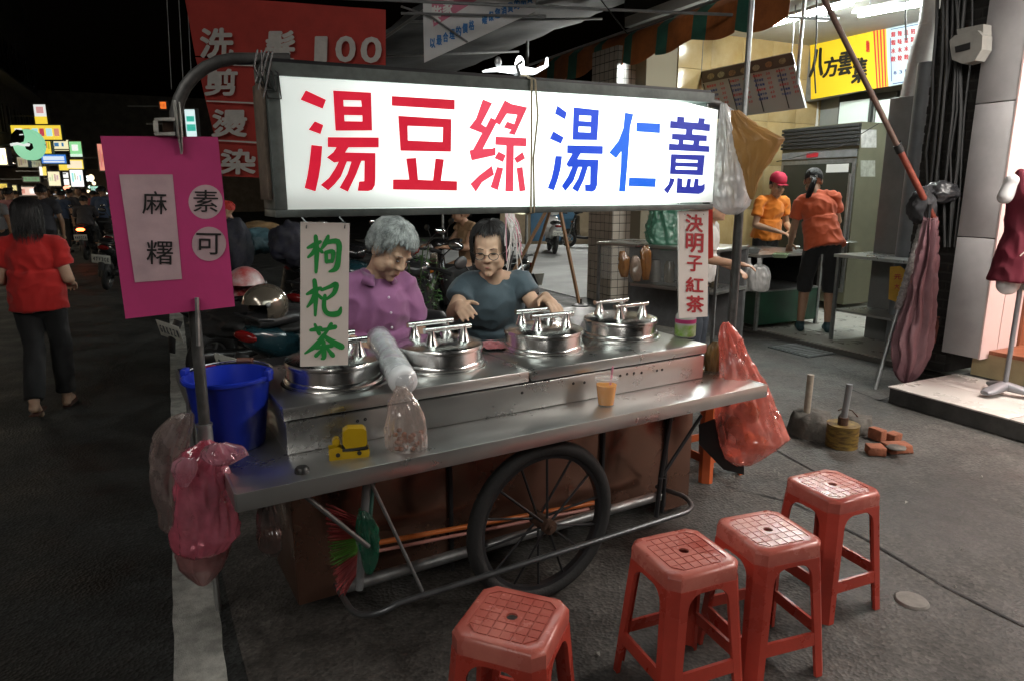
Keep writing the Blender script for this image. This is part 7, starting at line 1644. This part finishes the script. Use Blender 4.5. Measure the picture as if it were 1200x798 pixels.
far_sign('dim greenish street sign beside the beige one', 37, 189, 50, 196, 31, (.45, .5, .3), .45)
far_sign('yellow shop awning sign low at the street edge', 0, 216, 11, 226, 22, YE, .7)
far_sign('pale yellow shop awning sign next to the low yellow one', 11, 218, 22, 228, 24, (1, .85, .3), .7)
far_sign('warm white wall lamp box on the near left house', -8, 175, 10, 193, 20, (1, .86, .5), 3.2)
far_sign('small orange traffic sign light above the magenta board', 189, 120.5, 196, 128, 24, (1, .18, .01), 1.0)
far_sign('cyan and white vertical shop sign behind the banner', 219, 130, 231, 160, 20, (.75, .95, .95), .9, [(.15, .25, .9, .45, (.02, .6, .45), .7), (.1, .55, .95, .8, (.02, .6, .45), .7)])
far_sign('orange and red lit shop strip beside the magenta board edge', 117, 170, 125, 200, 24, (1, .35, .25), .8)
far_sign('white and red shop front strip in the distant crowd', 22, 220, 52, 229, 26, (.9, .55, .45), .7, [(.1, .2, .3, .8, (.6, .04, .03), .6), (.5, .2, .7, .8, WT, .9)])
far_sign('bright white stall board in the distant crowd', 62, 228, 80, 243, 27, (.8, .87, .95), .9, [(.2, .3, .6, .6, (.1, .25, .6), .6)])
far_sign('small green stall light far down the street', 108, 219, 120, 226, 36, (.4, .9, .7), .8)
for k in range(22):
    x, y = rs_.uniform(60, 130), rs_.uniform(205, 242); c = D(x, y, rs_.uniform(34, 46)); q = MB(); r_ = rs_.uniform(.07, .16); q.ell((0, 0, 0), (r_, r_, r_ * rs_.uniform(.6, 1.2)), None, 8, 6)
    o = q.build('stall_bulb', glow('bulb_%d' % (k % 4), [(1, .8, .5), (.9, 1, .95), (1, .35, .2), (.6, 1, .8)][k % 4], 2.0), None); o.location = c; tag(o, 'small lit bulb of a market stall far down the street', 'bulb', 'bulbs of far market stalls')
# =================================================================== THE OPPOSITE SHOPS BEHIND THE PHOTOGRAPHER
op = thing('opposite_shops', 'row of shops across the road with lit sign boards', 'building', (0, 0, 0)); RO = -9.6
q = MB(); stbox(q, -16, 6, RO - 6, RO, 2.7, 9); q.build('upper_wall', mat('opp_wall', (.3, .28, .25), .8), op, 0)
q = MB(); stbox(q, -16, 6, RO - 6, RO - 2.4, 0, 2.7); q.build('ground_floor', mat('opp_shop', (.5, .45, .38), .7), op, 0)
for k in range(3):
    s0 = -14.5 + k * 4; q = MB(); stbox(q, s0, s0 + .5, RO - .5, RO, 0, 2.7); q.build('pillar', mat('opp_wall', (.3, .28, .25), .8), op, 0)
    far = thing('shop_light_box', ['white shop light box on the opposite shops, first of the row', 'second light box on the opposite shops', 'last light box on the opposite shops'][k], 'sign', (0, 0, 0))  # unseen boxes added as front fill light from behind the camera
    q = MB(); stbox(q, s0 + .7, s0 + 3.8, RO + .02, RO + .22, 4.7, 5.9); q.build('box', galv, far, 0)
    q = MB(); stbox(q, s0 + .75, s0 + 3.75, RO + .222, RO + .23, 4.75, 5.85); q.build('face', glow('opp_box', (1, .96, .9), L_FRONT_FILL), far, 0)
